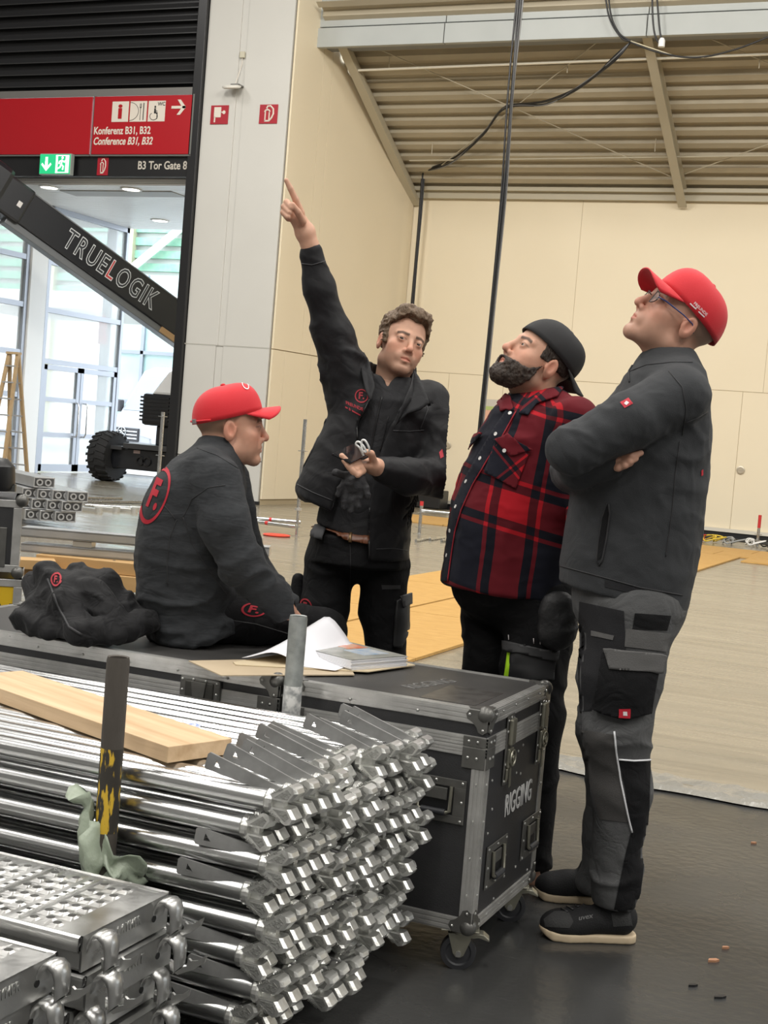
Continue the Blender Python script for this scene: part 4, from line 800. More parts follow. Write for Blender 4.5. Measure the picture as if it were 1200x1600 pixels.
# ================================================================== STEEL DECKS
M_deck = pm('deck_galv', (.62, .62, .61), .34, .95, rvar=(14, .12), var=(10, (.48, .48, .465), 1.8), bump=(70, .06))
M_hole = pm('deck_hole_shade', (.015, .015, .015), .7)
def deck_mesh(Ld=2.0, W=.312):
    """deck end at x=0, running to -x; top at z=0"""
    mb = MB(); zr = .0
    mb.box(-Ld, -.006, .012, W-.012, -.004, -.002)
    return mb
DECK = {}
def steel_deck(x, y, z, label, plug):
    t = thing('scaffold_deck', label, 'deck', (x, y, z), group='stacked steel decks'); W = .312; Ld = 2.0
    # top sheet with real holes
    if 'top' not in DECK:
        mb = MB(); ny = 7; pit = .0405; y0 = .020; x = -.055; holes = []
        xs = []
        mb2 = MB()
        def strip(xa, xb):
            mb.box(xa, xb, .010, W-.010, -.004, -.0015)
        def holerow(xa, w_, nn, off, r):
            """strip xa..xa-w_ with nn holes across"""
            ys_ = [y0+off+(W-2*y0-2*off)*(k+.5)/nn for k in range(nn)]
            edges = [.010]+[(ys_[k]+ys_[k+1])/2 for k in range(nn-1)]+[W-.010]
            for k, yc in enumerate(ys_):
                xc = xa-w_/2; o = len(mb.v); K = 12
                ring = [(xc+r*math.cos(2*math.pi*i/K+math.pi/K), yc+r*math.sin(2*math.pi*i/K+math.pi/K)) for i in range(K)]
                outer = []
                hx = w_/2; e0, e1 = edges[k], edges[k+1]
                for i in range(K):
                    a = 2*math.pi*i/K+math.pi/K; ca, sa = math.cos(a), math.sin(a)
                    sc_ = min(hx/abs(ca) if abs(ca) > 1e-6 else 9, (e1-yc if sa > 0 else yc-e0)/abs(sa) if abs(sa) > 1e-6 else 9)
                    outer.append((xc+ca*sc_, yc+sa*sc_))
                # snap corner points
                for cx_, cy_ in ((hx, e1-yc), (-hx, e1-yc), (-hx, e0-yc), (hx, e0-yc)):
                    i = min(range(K), key=lambda q: (outer[q][0]-xc-cx_)**2+(outer[q][1]-yc-cy_)**2); outer[i] = (xc+cx_, yc+cy_)
                vs = [(a, b2, -.0015) for a, b2 in outer]+[(a, b2, .0012) for a, b2 in ring]+[(xc+(a-xc)*.85, yc+(b2-yc)*.85, -.008) for a, b2 in ring]
                fs = [(i, (i+1) % K, K+(i+1) % K, K+i) for i in range(K)]+[(K+i, K+(i+1) % K, 2*K+(i+1) % K, 2*K+i) for i in range(K)]
                mb.add(vs, fs)
        xx = -.004; strip(xx-.062, xx); xx -= .062; g = 0
        while xx > -1.0:
            for q_ in range(2):
                holerow(xx, .026, 6, 0 if q_ == 0 else .018, .0085); xx -= .026
            holerow(xx, .026, 6, 0, .0085); xx -= .026
            strip(xx-.012, xx); mb.box(xx-.009, xx-.003, .025, W-.025, -.002, .003); xx -= .012
            holerow(xx, .018, 9, .008, .005); xx -= .018; strip(xx-.012, xx); xx -= .012
        strip(-Ld, xx); DECK['top'] = mb.mesh('perforated_sheet', M_deck)
        m = MB()
        for yy, sg in ((0, 1), (W, -1)):      # rolled side rails: folded U profile
            prof = [(0, -.0055), (.001, 0), (.007, .003), (.014, .001), (.0145, -.004), (.011, -.006), (.009, -.012), (.004, -.016), (.0045, -.024), (.0105, -.028), (.0105, -.060), (.016, -.066), (.030, -.067), (.030, -.0645), (.014, -.062), (.008, -.058), (.008, -.03), (.001, -.026), (0, -.016)]
            rows_ = [[(xe, yy+sg*a, b2) for a, b2 in prof] for xe in (-Ld, -.002)]
            m.grid(rows_ if sg > 0 else rows_[::-1], loop=True)
        DECK['rail'] = m.mesh('side_rail', M_deck)
        m = MB(); m.box(-.004, 0, .012, W-.012, -.066, .001).box(-.016, 0, .012, W-.012, -.002, .0015)
        DECK['end'] = m.mesh('end_plate', M_deck)
        hk = MB(); pth = [(-.002, -.030), (.002, -.010), (.012, .002), (.026, .004), (.038, -.004), (.043, -.018), (.043, -.052), (.040, -.060)]
        rows_ = []
        for (a, b2), w2 in zip(pth, (.021, .021, .0215, .0225, .0225, .0215, .019, .015)):
            rows_.append([(a, -w2, b2), (a+.0035, -w2*.45, b2+.005), (a+.0035, w2*.45, b2+.005), (a, w2, b2), (a-.006 if a > .02 else a+.002, w2*.9, b2-.007), (a-.006 if a > .02 else a+.002, -w2*.9, b2-.007)])
        hk.grid(rows_, loop=True); n_ = len(rows_); hk.f.append(tuple(range(6))); hk.m.append(0); hk.f.append(tuple((n_-1)*6+k for k in range(5, -1, -1))); hk.m.append(0)
        DECK['hook'] = hk.mesh('claw_hook', M_deck)
        DECK['hook'].polygons.foreach_set('use_smooth', [True]*len(DECK['hook'].polygons))
        lk = MB(); pl = [(.010, -.052), (.012, -.072), (.030, -.078), (.052, -.066), (.064, -.060), (.088, -.040), (.092, -.024), (.084, -.030), (.072, -.040), (.058, -.044), (.052, -.040), (.050, -.056), (.038, -.062), (.026, -.058)]
        lk.prism(pl, -.003, .003, M=Matrix.Rotation(math.pi/2, 4, 'X')); DECK['lock'] = lk.mesh('lock_tongue', M_deck)
        te = text_mesh('LAYHER', .026, extrude=.0006, bold=.0004, sx=.8, spacing=1.1); te.transform(frame((.0008, W*.52, -.024), (0, 1, 0), (0, 0, 1))); te.materials.clear(); te.materials.append(pm('deck_emboss', (.62, .62, .60), .3, .95)); DECK['t1'] = te
        te = text_mesh('GENIT', .026, extrude=.0006, bold=.0004, sx=.9, spacing=1.1); te.transform(frame((.0008, W*.52, -.024), (0, 1, 0), (0, 0, 1))); te.materials.clear(); te.materials.append(MATS['deck_emboss']); DECK['t2'] = te
        DECK['slot'] = MB().lathe([(.001, 0), (.007, 0), (.007, .001), (.001, .001)], 14, M=frame((.0004, 0, -.036), (0, .75, 0), (0, 0, 1))).mesh('hole', M_hole)
        DECK['pan'] = MB().box(-Ld, -.02, .014, W-.014, -.02, -.016).mesh('inner_shade_sheet', M_hole)  # added dark sheet standing for the shade seen through the holes
    link('perforated_sheet', DECK['top'], t); 
    link('side_rails', DECK['rail'], t); e = link('end_plate', DECK['end'], t); link('inner_shade_sheet', DECK['pan'], t)
    link('lettering', DECK['t1' if plug == 1 else 't2'], e); o = link('hole', DECK['slot'], e); o.location = (0, W*.80, 0)
    for yy in (.045, W-.045):
        h_ = link('claw_hook', DECK['hook'], t); h_.location = (0, yy, 0); l_ = link('lock_tongue', DECK['lock'], h_); l_.location = (0, .017, 0)
    return t
for k in range(5):
    steel_deck(-1.408+(0, .012, -.015, .01, -.01)[k], 2.085+(0, .004, -.003, .002, 0)[k], .43-.0725*k, 'perforated steel scaffold deck with claw hooks, topmost in the stack beside the ledgers' if k == 0 else 'steel scaffold deck in the stack under the perforated top deck', 1 if k != 1 else 2)
for k in range(5):
    steel_deck(-1.428+(0, -.01, .012, -.006, .01)[k], 1.745+(0, .003, -.002, .002, 0)[k], .41-.0725*k, 'steel scaffold deck topmost in the lower stack next to the perforated decks' if k == 0 else 'steel scaffold deck lower down in the lower deck stack', 1)
for yy in (1.80, 2.12):
    tag(MB().box(-2.2, -1.6, yy, yy+.24, 0, .044 if yy < 2 else .066).build('timber_bearer', pm('bearer_wood', (.30, .22, .13), .7, var=(8, (.24, .17, .1)))), 'timber bearer under the perforated deck stack' if yy > 2 else 'timber bearer under the lower deck stack', 'timber')
# ================================================================== PEOPLE: implicit-surface kit (level frame: right, forward, up)
_nt = np.random.default_rng(11).random((32, 32, 32)).astype(np.float32)
def vnoise(p):
    p = np.asarray(p, float); i = np.floor(p).astype(int); f = p-i; f = f*f*(3-2*f); o = 0
    for dx in (0, 1):
        for dy in (0, 1):
            for dz in (0, 1):
                wgt = (f[:, 0] if dx else 1-f[:, 0])*(f[:, 1] if dy else 1-f[:, 1])*(f[:, 2] if dz else 1-f[:, 2])
                o = o+wgt*_nt[(i[:, 0]+dx) % 32, (i[:, 1]+dy) % 32, (i[:, 2]+dz) % 32]
    return o
def smin(a, b, k):
    h = np.clip(.5+.5*(b-a)/k, 0, 1); return b*(1-h)+a*h-k*h*(1-h)
def smax(a, b, k): return -smin(-a, -b, k)
def cone(p, a, b, ra, rb, n=None, fac=1.):
    a = np.asarray(a, float); b = np.asarray(b, float); d = b-a; t = np.clip(((p-a)@d)/max(d@d, 1e-9), 0, 1)
    q = p-a-t[:, None]*d; r = ra+(rb-ra)*t
    if n is not None:
        n = np.asarray(n, float); n = n/np.linalg.norm(n); q = q+np.outer((q@n)*(1/fac-1), n); return (np.linalg.norm(q, axis=1)-r)*min(1, fac)
    return np.linalg.norm(q, axis=1)-r
def ell(p, c, r, R=None):
    q = p-np.asarray(c, float)
    if R is not None: q = q@R
    r = np.asarray(r, float); k0 = np.linalg.norm(q/r, axis=1); k1 = np.linalg.norm(q/(r*r), axis=1)+1e-9
    return k0*(k0-1)/k1
def chain(p, pts, k=.02, n=None, fac=1.):
    o = None
    for (a, ra), (b, rb) in zip(pts, pts[1:]):
        d = cone(p, a, b, ra, rb, n, fac); o = d if o is None else smin(o, d, k)
    return o
def torso_fn(rows, d, n=2.4):
    """rows (y, xL, xR, half depth[, forward shift]) measured in the photo -> z-sliced loft"""
    A = []
    for r in rows:
        a = LV(r[1], r[0], d); b = LV(r[2], r[0], d); A.append(((a[2]+b[2])/2, (a[0]+b[0])/2, d+(r[4] if len(r) > 4 else 0), (b[0]-a[0])/2, r[3]))
    A = np.array(sorted(A))
    def fn(p, grow=0., cap=True):
        z = p[:, 2]; g = lambda k: np.interp(z, A[:, 0], A[:, k])
        rx = g(3)+grow; ry = g(4)+grow
        k = (np.abs((p[:, 0]-g(1))/rx)**n+np.abs((p[:, 1]-g(2))/ry)**n)**(1/n)
        o = (k-1)*np.minimum(rx, ry)*.92
        if cap: o = np.maximum(o, np.maximum(z-A[-1, 0], A[0, 0]-z))
        return o
    fn.A = A; return fn
def surf(fn, lo, hi, h):
    """naive surface nets on a sparse grid -> verts, quads"""
    lo = np.asarray(lo, float); B = 8; n = [int(math.ceil((hi[i]-lo[i])/h/B))*B for i in range(3)]
    cb = [k//B for k in n]
    ci = np.stack(np.meshgrid(*[np.arange(k) for k in cb], indexing='ij'), -1).reshape(-1, 3)
    dc = fn(lo+(ci*B+B/2)*h); act = (np.abs(dc) < 11.5*h).reshape(cb); sgn = np.where(dc > 0, 1., -1.).reshape(cb)
    a2 = act.copy()
    for ax in range(3):
        s0 = [slice(None)]*3; s1 = [slice(None)]*3; s0[ax] = slice(0, -1); s1[ax] = slice(1, None)
        a2[tuple(s1)] |= act[tuple(s0)]; a2[tuple(s0)] |= act[tuple(s1)]
    V = np.repeat(np.repeat(np.repeat(sgn, B, 0), B, 1), B, 2).astype(np.float32)
    M = np.repeat(np.repeat(np.repeat(a2, B, 0), B, 1), B, 2); idx = np.argwhere(M); out = np.empty(len(idx), np.float32)
    for s in range(0, len(idx), 400000): out[s:s+400000] = fn(lo+idx[s:s+400000]*h)
    V[M] = out
    ins = V < 0
    c = np.zeros(tuple(k-1 for k in n), np.int8)
    for dx in (0, 1):
        for dy in (0, 1):
            for dz in (0, 1): c += ins[dx:n[0]-1+dx, dy:n[1]-1+dy, dz:n[2]-1+dz]
    cells = np.argwhere((c > 0) & (c < 8)); N = len(cells)
    cor = np.array([(x, y, z) for x in (0, 1) for y in (0, 1) for z in (0, 1)]); vals = np.stack([V[cells[:, 0]+x, cells[:, 1]+y, cells[:, 2]+z] for x, y, z in cor], 1)
    acc = np.zeros((N, 3)); cnt = np.zeros(N)
    for i in range(8):
        for j in range(i+1, 8):
            if np.abs(cor[i]-cor[j]).sum() != 1: continue
            a, b = vals[:, i], vals[:, j]; m = (a < 0) != (b < 0); t = np.where(m, a/np.where(m, a-b, 1), 0)
            acc += np.where(m[:, None], cor[i]+t[:, None]*(cor[j]-cor[i]), 0); cnt += m
    verts = lo+(cells+acc/cnt[:, None])*h
    vid = -np.ones(c.shape, np.int32); vid[tuple(cells.T)] = np.arange(N)
    quads = []
    for ax in range(3):
        u, w_ = [(1, 2), (2, 0), (0, 1)][ax]
        s0 = [slice(None)]*3; s1 = [slice(None)]*3; s0[ax] = slice(0, -1); s1[ax] = slice(1, None)
        A = ins[tuple(s0)]; Bm = ins[tuple(s1)]; e = np.argwhere(A != Bm); e = e[(e[:, u] > 0) & (e[:, w_] > 0) & (e[:, u] < n[u]-1) & (e[:, w_] < n[w_]-1)]
        q = []
        for du, dw in ((-1, -1), (0, -1), (0, 0), (-1, 0)):
            k = e.copy(); k[:, u] += du; k[:, w_] += dw; q.append(vid[k[:, 0], k[:, 1], k[:, 2]])
        q = np.stack(q, 1); fl = A[tuple(e.T)]; q[~fl] = q[~fl][:, ::-1]; quads.append(q[(q >= 0).all(1)])
    return verts, np.concatenate(quads)
def vnormals(V, Q):
    n = np.cross(V[Q[:, 2]]-V[Q[:, 0]], V[Q[:, 3]]-V[Q[:, 1]]); N = np.zeros_like(V)
    for k in range(4): np.add.at(N, Q[:, k], n)
    return N/(np.linalg.norm(N, axis=1)[:, None]+1e-12)
def relax(V, Q, it=2, lam=.5):
    for _ in range(it):
        S = np.zeros_like(V); c = np.zeros(len(V))
        for a, b in ((0, 1), (1, 2), (2, 3), (3, 0)):
            np.add.at(S, Q[:, a], V[Q[:, b]]); np.add.at(S, Q[:, b], V[Q[:, a]]); np.add.at(c, Q[:, a], 1); np.add.at(c, Q[:, b], 1)
        V = V+lam*(S/np.maximum(c, 1)[:, None]-V)
    return V
def folds(V, N, amp, fr, seed=0., axis=(0, 0, 1), squash=2.5, mask=None):
    """cloth folds: ridged noise, stretched across `axis` so that creases run perpendicular to it"""
    a = np.asarray(axis, float); a = a/np.linalg.norm(a); p = V+np.outer((V@a)*(squash-1), a)
    warp = np.stack([vnoise(V*7+seed+k*9.1) for k in range(3)], 1)-.5
    n = vnoise(p*fr+seed+warp*1.6); n2 = vnoise(p*fr*2.1+seed*1.7+5)
    d = ((1-np.abs(2*n-1))**2-.45)*.8+(n2-.5)*.35
    if mask is not None: d = d*mask
    return V+N*(amp*d)[:, None]
class Person:
    def __init__(s, name, label, base_px, d, group=None):
        s.base = LV(*base_px, d); s.base[2] = 0
        s.root = thing(name, label, 'person', toW(s.base), YAW, group); s.d = d
    def raw(s, name, V, F, mat, parent=None, smooth=True, cols=None, solid=0, uv=None):
        me = bpy.data.meshes.new(name); me.from_pydata((np.asarray(V)-s.base).tolist(), [], [tuple(int(i) for i in f) for f in F])
        for m in (mat if isinstance(mat, (list, tuple)) else [mat]): me.materials.append(m)
        if smooth: me.polygons.foreach_set('use_smooth', [True]*len(me.polygons))
        if cols is not None:
            a = me.color_attributes.new('Col', 'FLOAT_COLOR', 'POINT'); c4 = np.ones((len(V), 4), np.float32); c4[:, :3] = cols; a.data.foreach_set('color', c4.ravel())
        if uv is not None:
            a = me.attributes.new('wuv', 'FLOAT_VECTOR', 'POINT'); a.data.foreach_set('vector', np.asarray(uv, np.float32).ravel())
        return link(name, me, parent or s.root, solid=solid)
    def sdf(s, name, fn, lo, hi, h, mat, parent=None, fold=None, rel=1, bvh=True, cols=None, uv=None):
        V, Q = surf(fn, lo, hi, h); V = relax(V, Q, rel) if rel else V
        if fold:
            for kw in fold: V = folds(V, vnormals(V, Q), **{k: (v(V) if k == 'mask' else v) for k, v in kw.items()})
            V = relax(V, Q, 1, .35)
        o = s.raw(name, V, Q, mat, parent, cols=cols(V, vnormals(V, Q)) if cols else None, uv=uv(V) if uv else None)
        if bvh: s.bvh = BVHTree.FromPolygons([Vector(v) for v in V], [tuple(int(i) for i in f) for f in Q]); o_b = s.bvh; s.last = (V, Q)
        return o
    def hit(s, px, py, bvh, off):
        r = ray(px, py); r = r/np.linalg.norm(r); o = Vector((0, 0, CH)); q, n, i, dd = bvh.ray_cast(o, Vector(r))
        if q is None:
            g = LV(px, py, s.d); q, n, i, dd = bvh.find_nearest(Vector(g))
        if n.dot(Vector(r)) > 0: n = -n
        return np.array(q+n*off)
    def drape(s, name, poly, bvh, mat, parent, off=.002, step=4., thick=0., holes=()):
        """patch whose outline is traced on the photo and laid on the garment surface"""
        from mathutils.geometry import delaunay_2d_cdt
        pts = []; loops = [poly]+list(holes); vs = []; ed = []
        for lp in loops:
            st = len(vs)
            for a, b in zip(lp, lp[1:]+lp[:1]):
                n = max(1, int(math.hypot(b[0]-a[0], b[1]-a[1])/step))
                for k in range(n): vs.append(Vector((a[0]+(b[0]-a[0])*k/n, a[1]+(b[1]-a[1])*k/n)))
            ed += [(st+i, st+(i+1) % (len(vs)-st)) for i in range(len(vs)-st)]
        xs = [v.x for v in vs]; ys = [v.y for v in vs]
        for gx in np.arange(min(xs)+step/2, max(xs), step):
            for gy in np.arange(min(ys)+step/2, max(ys), step): vs.append(Vector((gx+.01*math.sin(gy*7), gy)))
        r = delaunay_2d_cdt(vs, ed, [], 2 if holes else 1, 1e-4)
        V = [s.hit(v.x, v.y, bvh, off) for v in r[0]]
        o = s.raw(name, V, [tuple(f) for f in r[2]], mat, parent)
        if thick: md = o.modifiers.new('solidify', 'SOLIDIFY'); md.thickness = thick; md.offset = 0
        return o
    def line(s, name, pts, bvh, mat, parent, r=.0018, off=.0005, step=5.):
        q = []
        for a, b in zip(pts, pts[1:]):
            n = max(1, int(math.hypot(b[0]-a[0], b[1]-a[1])/step)); q += [(a[0]+(b[0]-a[0])*k/n, a[1]+(b[1]-a[1])*k/n) for k in range(n)]
        q.append(pts[-1]); P3 = [s.hit(x, y, bvh, off)-s.base for x, y in q]
        return MB().tube(P3, r, 6).build(name, mat, parent, 180)
    def decal(s, name, me, org, ux, uy, bvh, mat, parent, off=.002, step=.25):
        """flat print (text or ring mesh in its own units) laid on the garment: unit x -> ux pixels, unit y -> uy pixels"""
        bm = bmesh.new(); bm.from_mesh(me); bmesh.ops.triangulate(bm, faces=bm.faces)
        for _ in range(2):
            lg = [e for e in bm.edges if e.calc_length() > step]
            if lg: bmesh.ops.subdivide_edges(bm, edges=lg, cuts=1)
        bmesh.ops.triangulate(bm, faces=bm.faces)
        V = [s.hit(org[0]+v.co.x*ux[0]+v.co.y*uy[0], org[1]+v.co.x*ux[1]+v.co.y*uy[1], bvh, off) for v in bm.verts]; bm.verts.index_update()
        F = [[v.index for v in f.verts] for f in bm.faces]; bm.free()
        return s.raw(name, V, F, mat, parent)
def ring_mesh(r0, r1, n=40):
    mb = MB(); mb.add([(r*math.cos(2*math.pi*i/n), r*math.sin(2*math.pi*i/n), 0) for r in (r0, (r0+r1)/2, r1) for i in range(n)], [(j*n+i, j*n+(i+1) % n, (j+1)*n+(i+1) % n, (j+1)*n+i) for j in (0, 1) for i in range(n)]); me = bpy.data.meshes.new('ring'); me.from_pydata(mb.v, [], mb.f); return me
def bar_mesh(x0, x1, h=.42):
    me = bpy.data.meshes.new('bar'); me.from_pydata([(x0, -h/2, 0), (x1, -h/2, 0), (x1, h/2, 0), (x0, h/2, 0)], [], [(0, 1, 2, 3)]); return me
def logo(P_, org, ux, uy, bvh, mat, parent, off=.002):
    """circled F emblem"""
    P_.decal('emblem', ring_mesh(.82, 1.0), org, ux, uy, bvh, mat, parent, off)
    P_.decal('emblem', text_mesh('F.', 1.35, extrude=0, bold=.05), org, ux, uy, bvh, mat, parent, off)
# ---- skin and hair materials use per-vertex colour of the body
M_skin = bpy.data.materials.new('skin'); M_skin.use_nodes = True; nt = M_skin.node_tree; b = nt.nodes['Principled BSDF']
at = nt.nodes.new('ShaderNodeVertexColor'); at.layer_name = 'Col'; nt.links.new(at.outputs[0], b.inputs['Base Color']); b.inputs['Roughness'].default_value = .5; b.inputs['Subsurface Weight'].default_value = .12; b.inputs['Subsurface Radius'].default_value = (.012, .005, .003); b.inputs['Subsurface Scale'].default_value = .5; b.inputs['Specular IOR Level'].default_value = .35
n_ = nt.nodes.new('ShaderNodeTexNoise'); n_.inputs['Scale'].default_value = 300; bp = nt.nodes.new('ShaderNodeBump'); bp.inputs['Strength'].default_value = .06; bp.inputs['Distance'].default_value = .004; nt.links.new(n_.outputs[0], bp.inputs['Height']); nt.links.new(bp.outputs[0], b.inputs['Normal'])
M_eye = [pm('eye_white', (.50, .46, .43), .15), pm('iris_brown', (.07, .045, .03), .15), pm('pupil', (.004, .004, .004), .1)]
def hair_mat(nm, c1, c2): return pm(nm, c1, .6, var=(70, c2, 2.2), bump=(160, .8), stretch=(1, 1, .35))
class Head:
    """local frame: x = person's right, y = face forward, z = crown"""
    def __init__(s, anchor, px, d, fwd, up, scale=1.):
        f = np.array(fwd, float); f /= np.linalg.norm(f); u = np.array(up, float); u -= f*(u@f); u /= np.linalg.norm(u); r = np.cross(f, u)
        s.R = np.stack([r, f, u], 1); s.k = scale; a = np.array(anchor, float)
        off = s.R@a*scale; s.c = LV(px[0], px[1], d+off[1])-off
    def w(s, p): return s.c+(np.asarray(p, float)@s.R.T)*s.k
    def loc(s, V): return ((V-s.c)@s.R)/s.k
    def sdf(s, P_, jaw=1., nose=1., lips=1., opened=0.):
        p = s.loc(P_)
        q = p.copy(); ax = np.abs(q[:, 0]); m = np.stack([ax, q[:, 1], q[:, 2]], 1)     # mirrored copy
        d = ell(p, (0, -.012, .028), (.0755, .0965, .083))
        d = smin(d, ell(p, (0, .028, -.038), (.060*jaw, .063, .082)), .03)
        d = smin(d, cone(m, (.050*jaw, .0, -.078), (.012, .070, -.107), .020, .018), .022)
        d = smin(d, ell(p, (0, .076, -.106), (.022*jaw, .016, .017)), .018)
        d = smin(d, ell(m, (.043, .054, -.034), (.022, .022, .020)), .02)
        d = smin(d, ell(m, (.036*jaw, .040, -.066), (.026, .034, .034)), .02)
        d = smin(d, cone(m, (.006, .085, .012), (.045, .068, .010), .0095, .0085), .014)
        d = smax(d, -ell(m, (.0325, .0985, -.008), (.0175, .0135, .0105)), .012)
        lid = np.linalg.norm(m-np.array((.0325, .0765, -.008)), axis=1)-.0142; lid = smax(lid, -ell(m, (.0325, .0925, -.0095), (.0140, .0105, .0030)), .0015); d = smin(d, lid, .006)
        d = smin(d, cone(p, (0, .087, .004), (0, .108*1.0, -.036), .0072, .0095*nose), .012)
        d = smin(d, ell(p, (0, .1085, -.0425), (.0115*nose, .0105, .0098)), .008); d = smin(d, ell(m, (.0125*nose, .0945, -.0475), (.0078, .0095, .0078)), .006)
        d = smax(d, -ell(m, (.0065, .1005, -.0535), (.0036, .006, .004)), .003)
        d = smin(d, ell(p, (0, .080, -.070), (.032, .0155, .020)), .015)
        d = smin(d, cone(m, (0, .0945, -.0695), (.022, .0815, -.0745), .0050*lips, .0022), .005)
        d = smin(d, cone(m, (0, .0930, -.0815-opened), (.018, .0825, -.0785-opened*.4), .0056*lips, .0025), .005)
        d = smax(d, -cone(m, (0, .0995, -.0755-opened*.5), (.021, .0865, -.0757-opened*.4), .0018+opened*.5, .0012), .003)
        d = smax(d, -ell(p, (0, .0965, -.0935-opened), (.016, .006, .004)), .008)
        e = ell(m, (.0775, -.012, -.020), (.0085, .0185, .0315)); e = smax(e, -ell(m, (.0865, -.007, -.016), (.0075, .0105, .0195)), .004); e = smin(e, cone(m, (.074, .006, -.012), (.076, .004, -.024), .0045, .0045), .004)
        d = smin(d, e, .006)
        return d*s.k
    def colours(s, V, base=(.52, .30, .21), stubble=0., brow=(.05, .03, .02), scalp=None, hair=None):
        p = s.loc(V); ax = np.abs(p[:, 0]); n = len(V); base = np.array(base); c = np.tile(base, (n, 1))
        bl_ = lambda m, col: c.__setitem__(slice(None), c*(1-m[:, None])+np.array(col)*m[:, None])
        g = lambda cx, cy, cz, r: np.exp(-(((ax-cx)/r[0])**2+((p[:, 1]-cy)/r[1])**2+((p[:, 2]-cz)/r[2])**2))
        bl_(.55*g(.045, .07, -.04, (.03, .04, .03)), base*np.array((1.08, .82, .78))); bl_(.6*g(0, .11, -.043, (.02, .02, .018)), base*np.array((1.1, .78, .75)))
        bl_(.6*g(.08, -.01, -.02, (.012, .03, .04)), base*np.array((1.1, .72, .68)))
        bl_(.5*g(.03, .085, -.018, (.02, .02, .008)), base*np.array((.82, .74, .74)))
        hm = np.clip(1-np.hypot((p[:, 2]+.076)/.0095, ax/.023)**4, 0, 1)*(p[:, 1] > .078); bl_(hm*.8, base*np.array((.95, .56, .56)))
        z_b = .0095+.16*np.clip(ax-.012, 0, .024)-.30*np.maximum(ax-.036, 0); bm_ = np.clip(1.3-(np.abs(p[:, 2]-z_b)/.0054)**2, 0, 1)*(ax > .012)*(ax < .052)*(p[:, 1] > .05); bl_(np.clip(bm_, 0, 1)*.85, brow)
        if stubble:
            m = np.clip((-.052-p[:, 2]+.03*np.clip((.06-p[:, 1])/.06, 0, 1))/.016, 0, 1)*(p[:, 2] > -.15)*np.clip((p[:, 1]+.03)/.03, 0, 1); m = np.maximum(m, np.clip(1-np.abs(p[:, 2]+.062)/.007, 0, 1)*(ax < .028)*(p[:, 1] > .08)); m *= 1-hm
            bl_(np.clip(m, 0, 1)*stubble, np.array(brow)*1.6)
        if scalp is not None:
            zl, col, k = scalp; m = np.clip((p[:, 2]-(zl+.0+1.1*np.maximum(p[:, 1]+.0, 0)+np.where(p[:, 1] < -.03, -.03, 0)))/.012, 0, 1)*(ax > .0)*k; m *= 1-np.exp(-((ax-.082)/.012)**2-((p[:, 1]+.01)/.02)**2-((p[:, 2]+.02)/.034)**2); bl_(m, col)
        ee = np.hypot((ax-.0325)/.0150, (p[:, 2]+.0080)/.0058); bl_(np.exp(-((ee-1)/.20)**2)*(p[:, 1] > .070)*np.where(p[:, 2] > -.009, .75, .3), base*.25)
        c *= (1+.10*(vnoise(p*90)-.5))[:, None]
        return c
    def eyes(s, P_, look=(0, 0), lids=0.):
        for sg in (1, -1):
            mb = MB(); M = Matrix.Translation(Vector(s.w((sg*.0325, .0765, -.008))-P_.base)) @ Matrix([[*s.R[0]], [*s.R[1]], [*s.R[2]]]).to_4x4() @ Matrix.Rotation(look[0], 4, 'Z') @ Matrix.Rotation(look[1], 4, 'X')
            n = 20; prof = [(0.0001, 0)]+[(a, 0) for a in (10, 24, 36, 60, 90, 130, 170)]; rows = []
            rr = .0126*s.k
            for a in (.5, 15, 36, 50, 70, 100, 140, 178): rows.append([M @ Vector((rr*math.sin(math.radians(a))*math.cos(2*math.pi*i/n), rr*math.cos(math.radians(a)), rr*math.sin(math.radians(a))*math.sin(2*math.pi*i/n))) for i in range(n)])
            mb.grid(rows, loop=True); mb.m = [2]*n*1+[1]*n*1+[0]*(len(mb.f)-2*n)
            mb.m = [2]*n+[1]*n+[0]*(len(mb.f)-2*n); mb.f.append(tuple(range(n))); mb.m.append(2); mb.build('eye', M_eye, P_.root, 180)
    def cap(s, P_, mat, back=False, strap=None, lo=.030, tilt=0., brim_len=.066, curve=.022, mat_under=None, ch=.084):
        """baseball cap: six panel crown, button, curved peak, adjuster"""
        T = Matrix.Rotation(math.pi if back else 0, 4, 'Z') @ Matrix.Identity(4)
        Rm = Matrix([[*s.R[0]], [*s.R[1]], [*s.R[2]]]).to_4x4(); M = Matrix.Translation(Vector(s.c-P_.base)) @ Rm @ Matrix.Scale(s.k, 4) @ Matrix.Translation((0, -.012, lo)) @ Matrix.Rotation(tilt, 4, 'X') @ T
        n = 48; rows = []
        for j in range(13):
            t = j/12; row = []
            for i in range(n):
                a = 2*math.pi*i/n; x, y = math.cos(a), math.sin(a)
                h = ch*math.sin(t*math.pi/2)**.92; k = math.cos(t*math.pi/2)**.72
                fr = 1+.05*max(0, y)*(1-t); pan = 1-.012*(abs(math.sin(3*a))**8)*(t < .97)
                rx, ry = .0835, .1045
                lowz = -.012*(1-t)*(1-max(0, y))+(.0 if y > 0 else -.010*(1-t)*(-y))
                if y < -.75 and not back: lowz += .0
                row.append((rx*x*k*fr*pan, ry*y*k*fr*pan, h+lowz+(.012*max(0, y)*math.sin(t*math.pi))))
            rows.append(row)
        cp = MB(); cp.grid([[tuple(M @ Vector(p)) for p in r] for r in rows], loop=True); cap_o = cp.build('cap', mat, P_.root, 180, solid=.003)
        MB().ball((0, 0, 0), (.008, .008, .005), 10, 6, M=M @ Matrix.Translation((0, 0, ch+.0025))).build('button', mat, cap_o, 180)
        for k in range(6):
            i = 8*k+4; MB().tube([M @ (Vector(rows[j][i % n])*1.004) for j in range(0, 13)], .0011, 5).build('panel_seam', mat, cap_o, 180)
        br = MB(); R2 = []
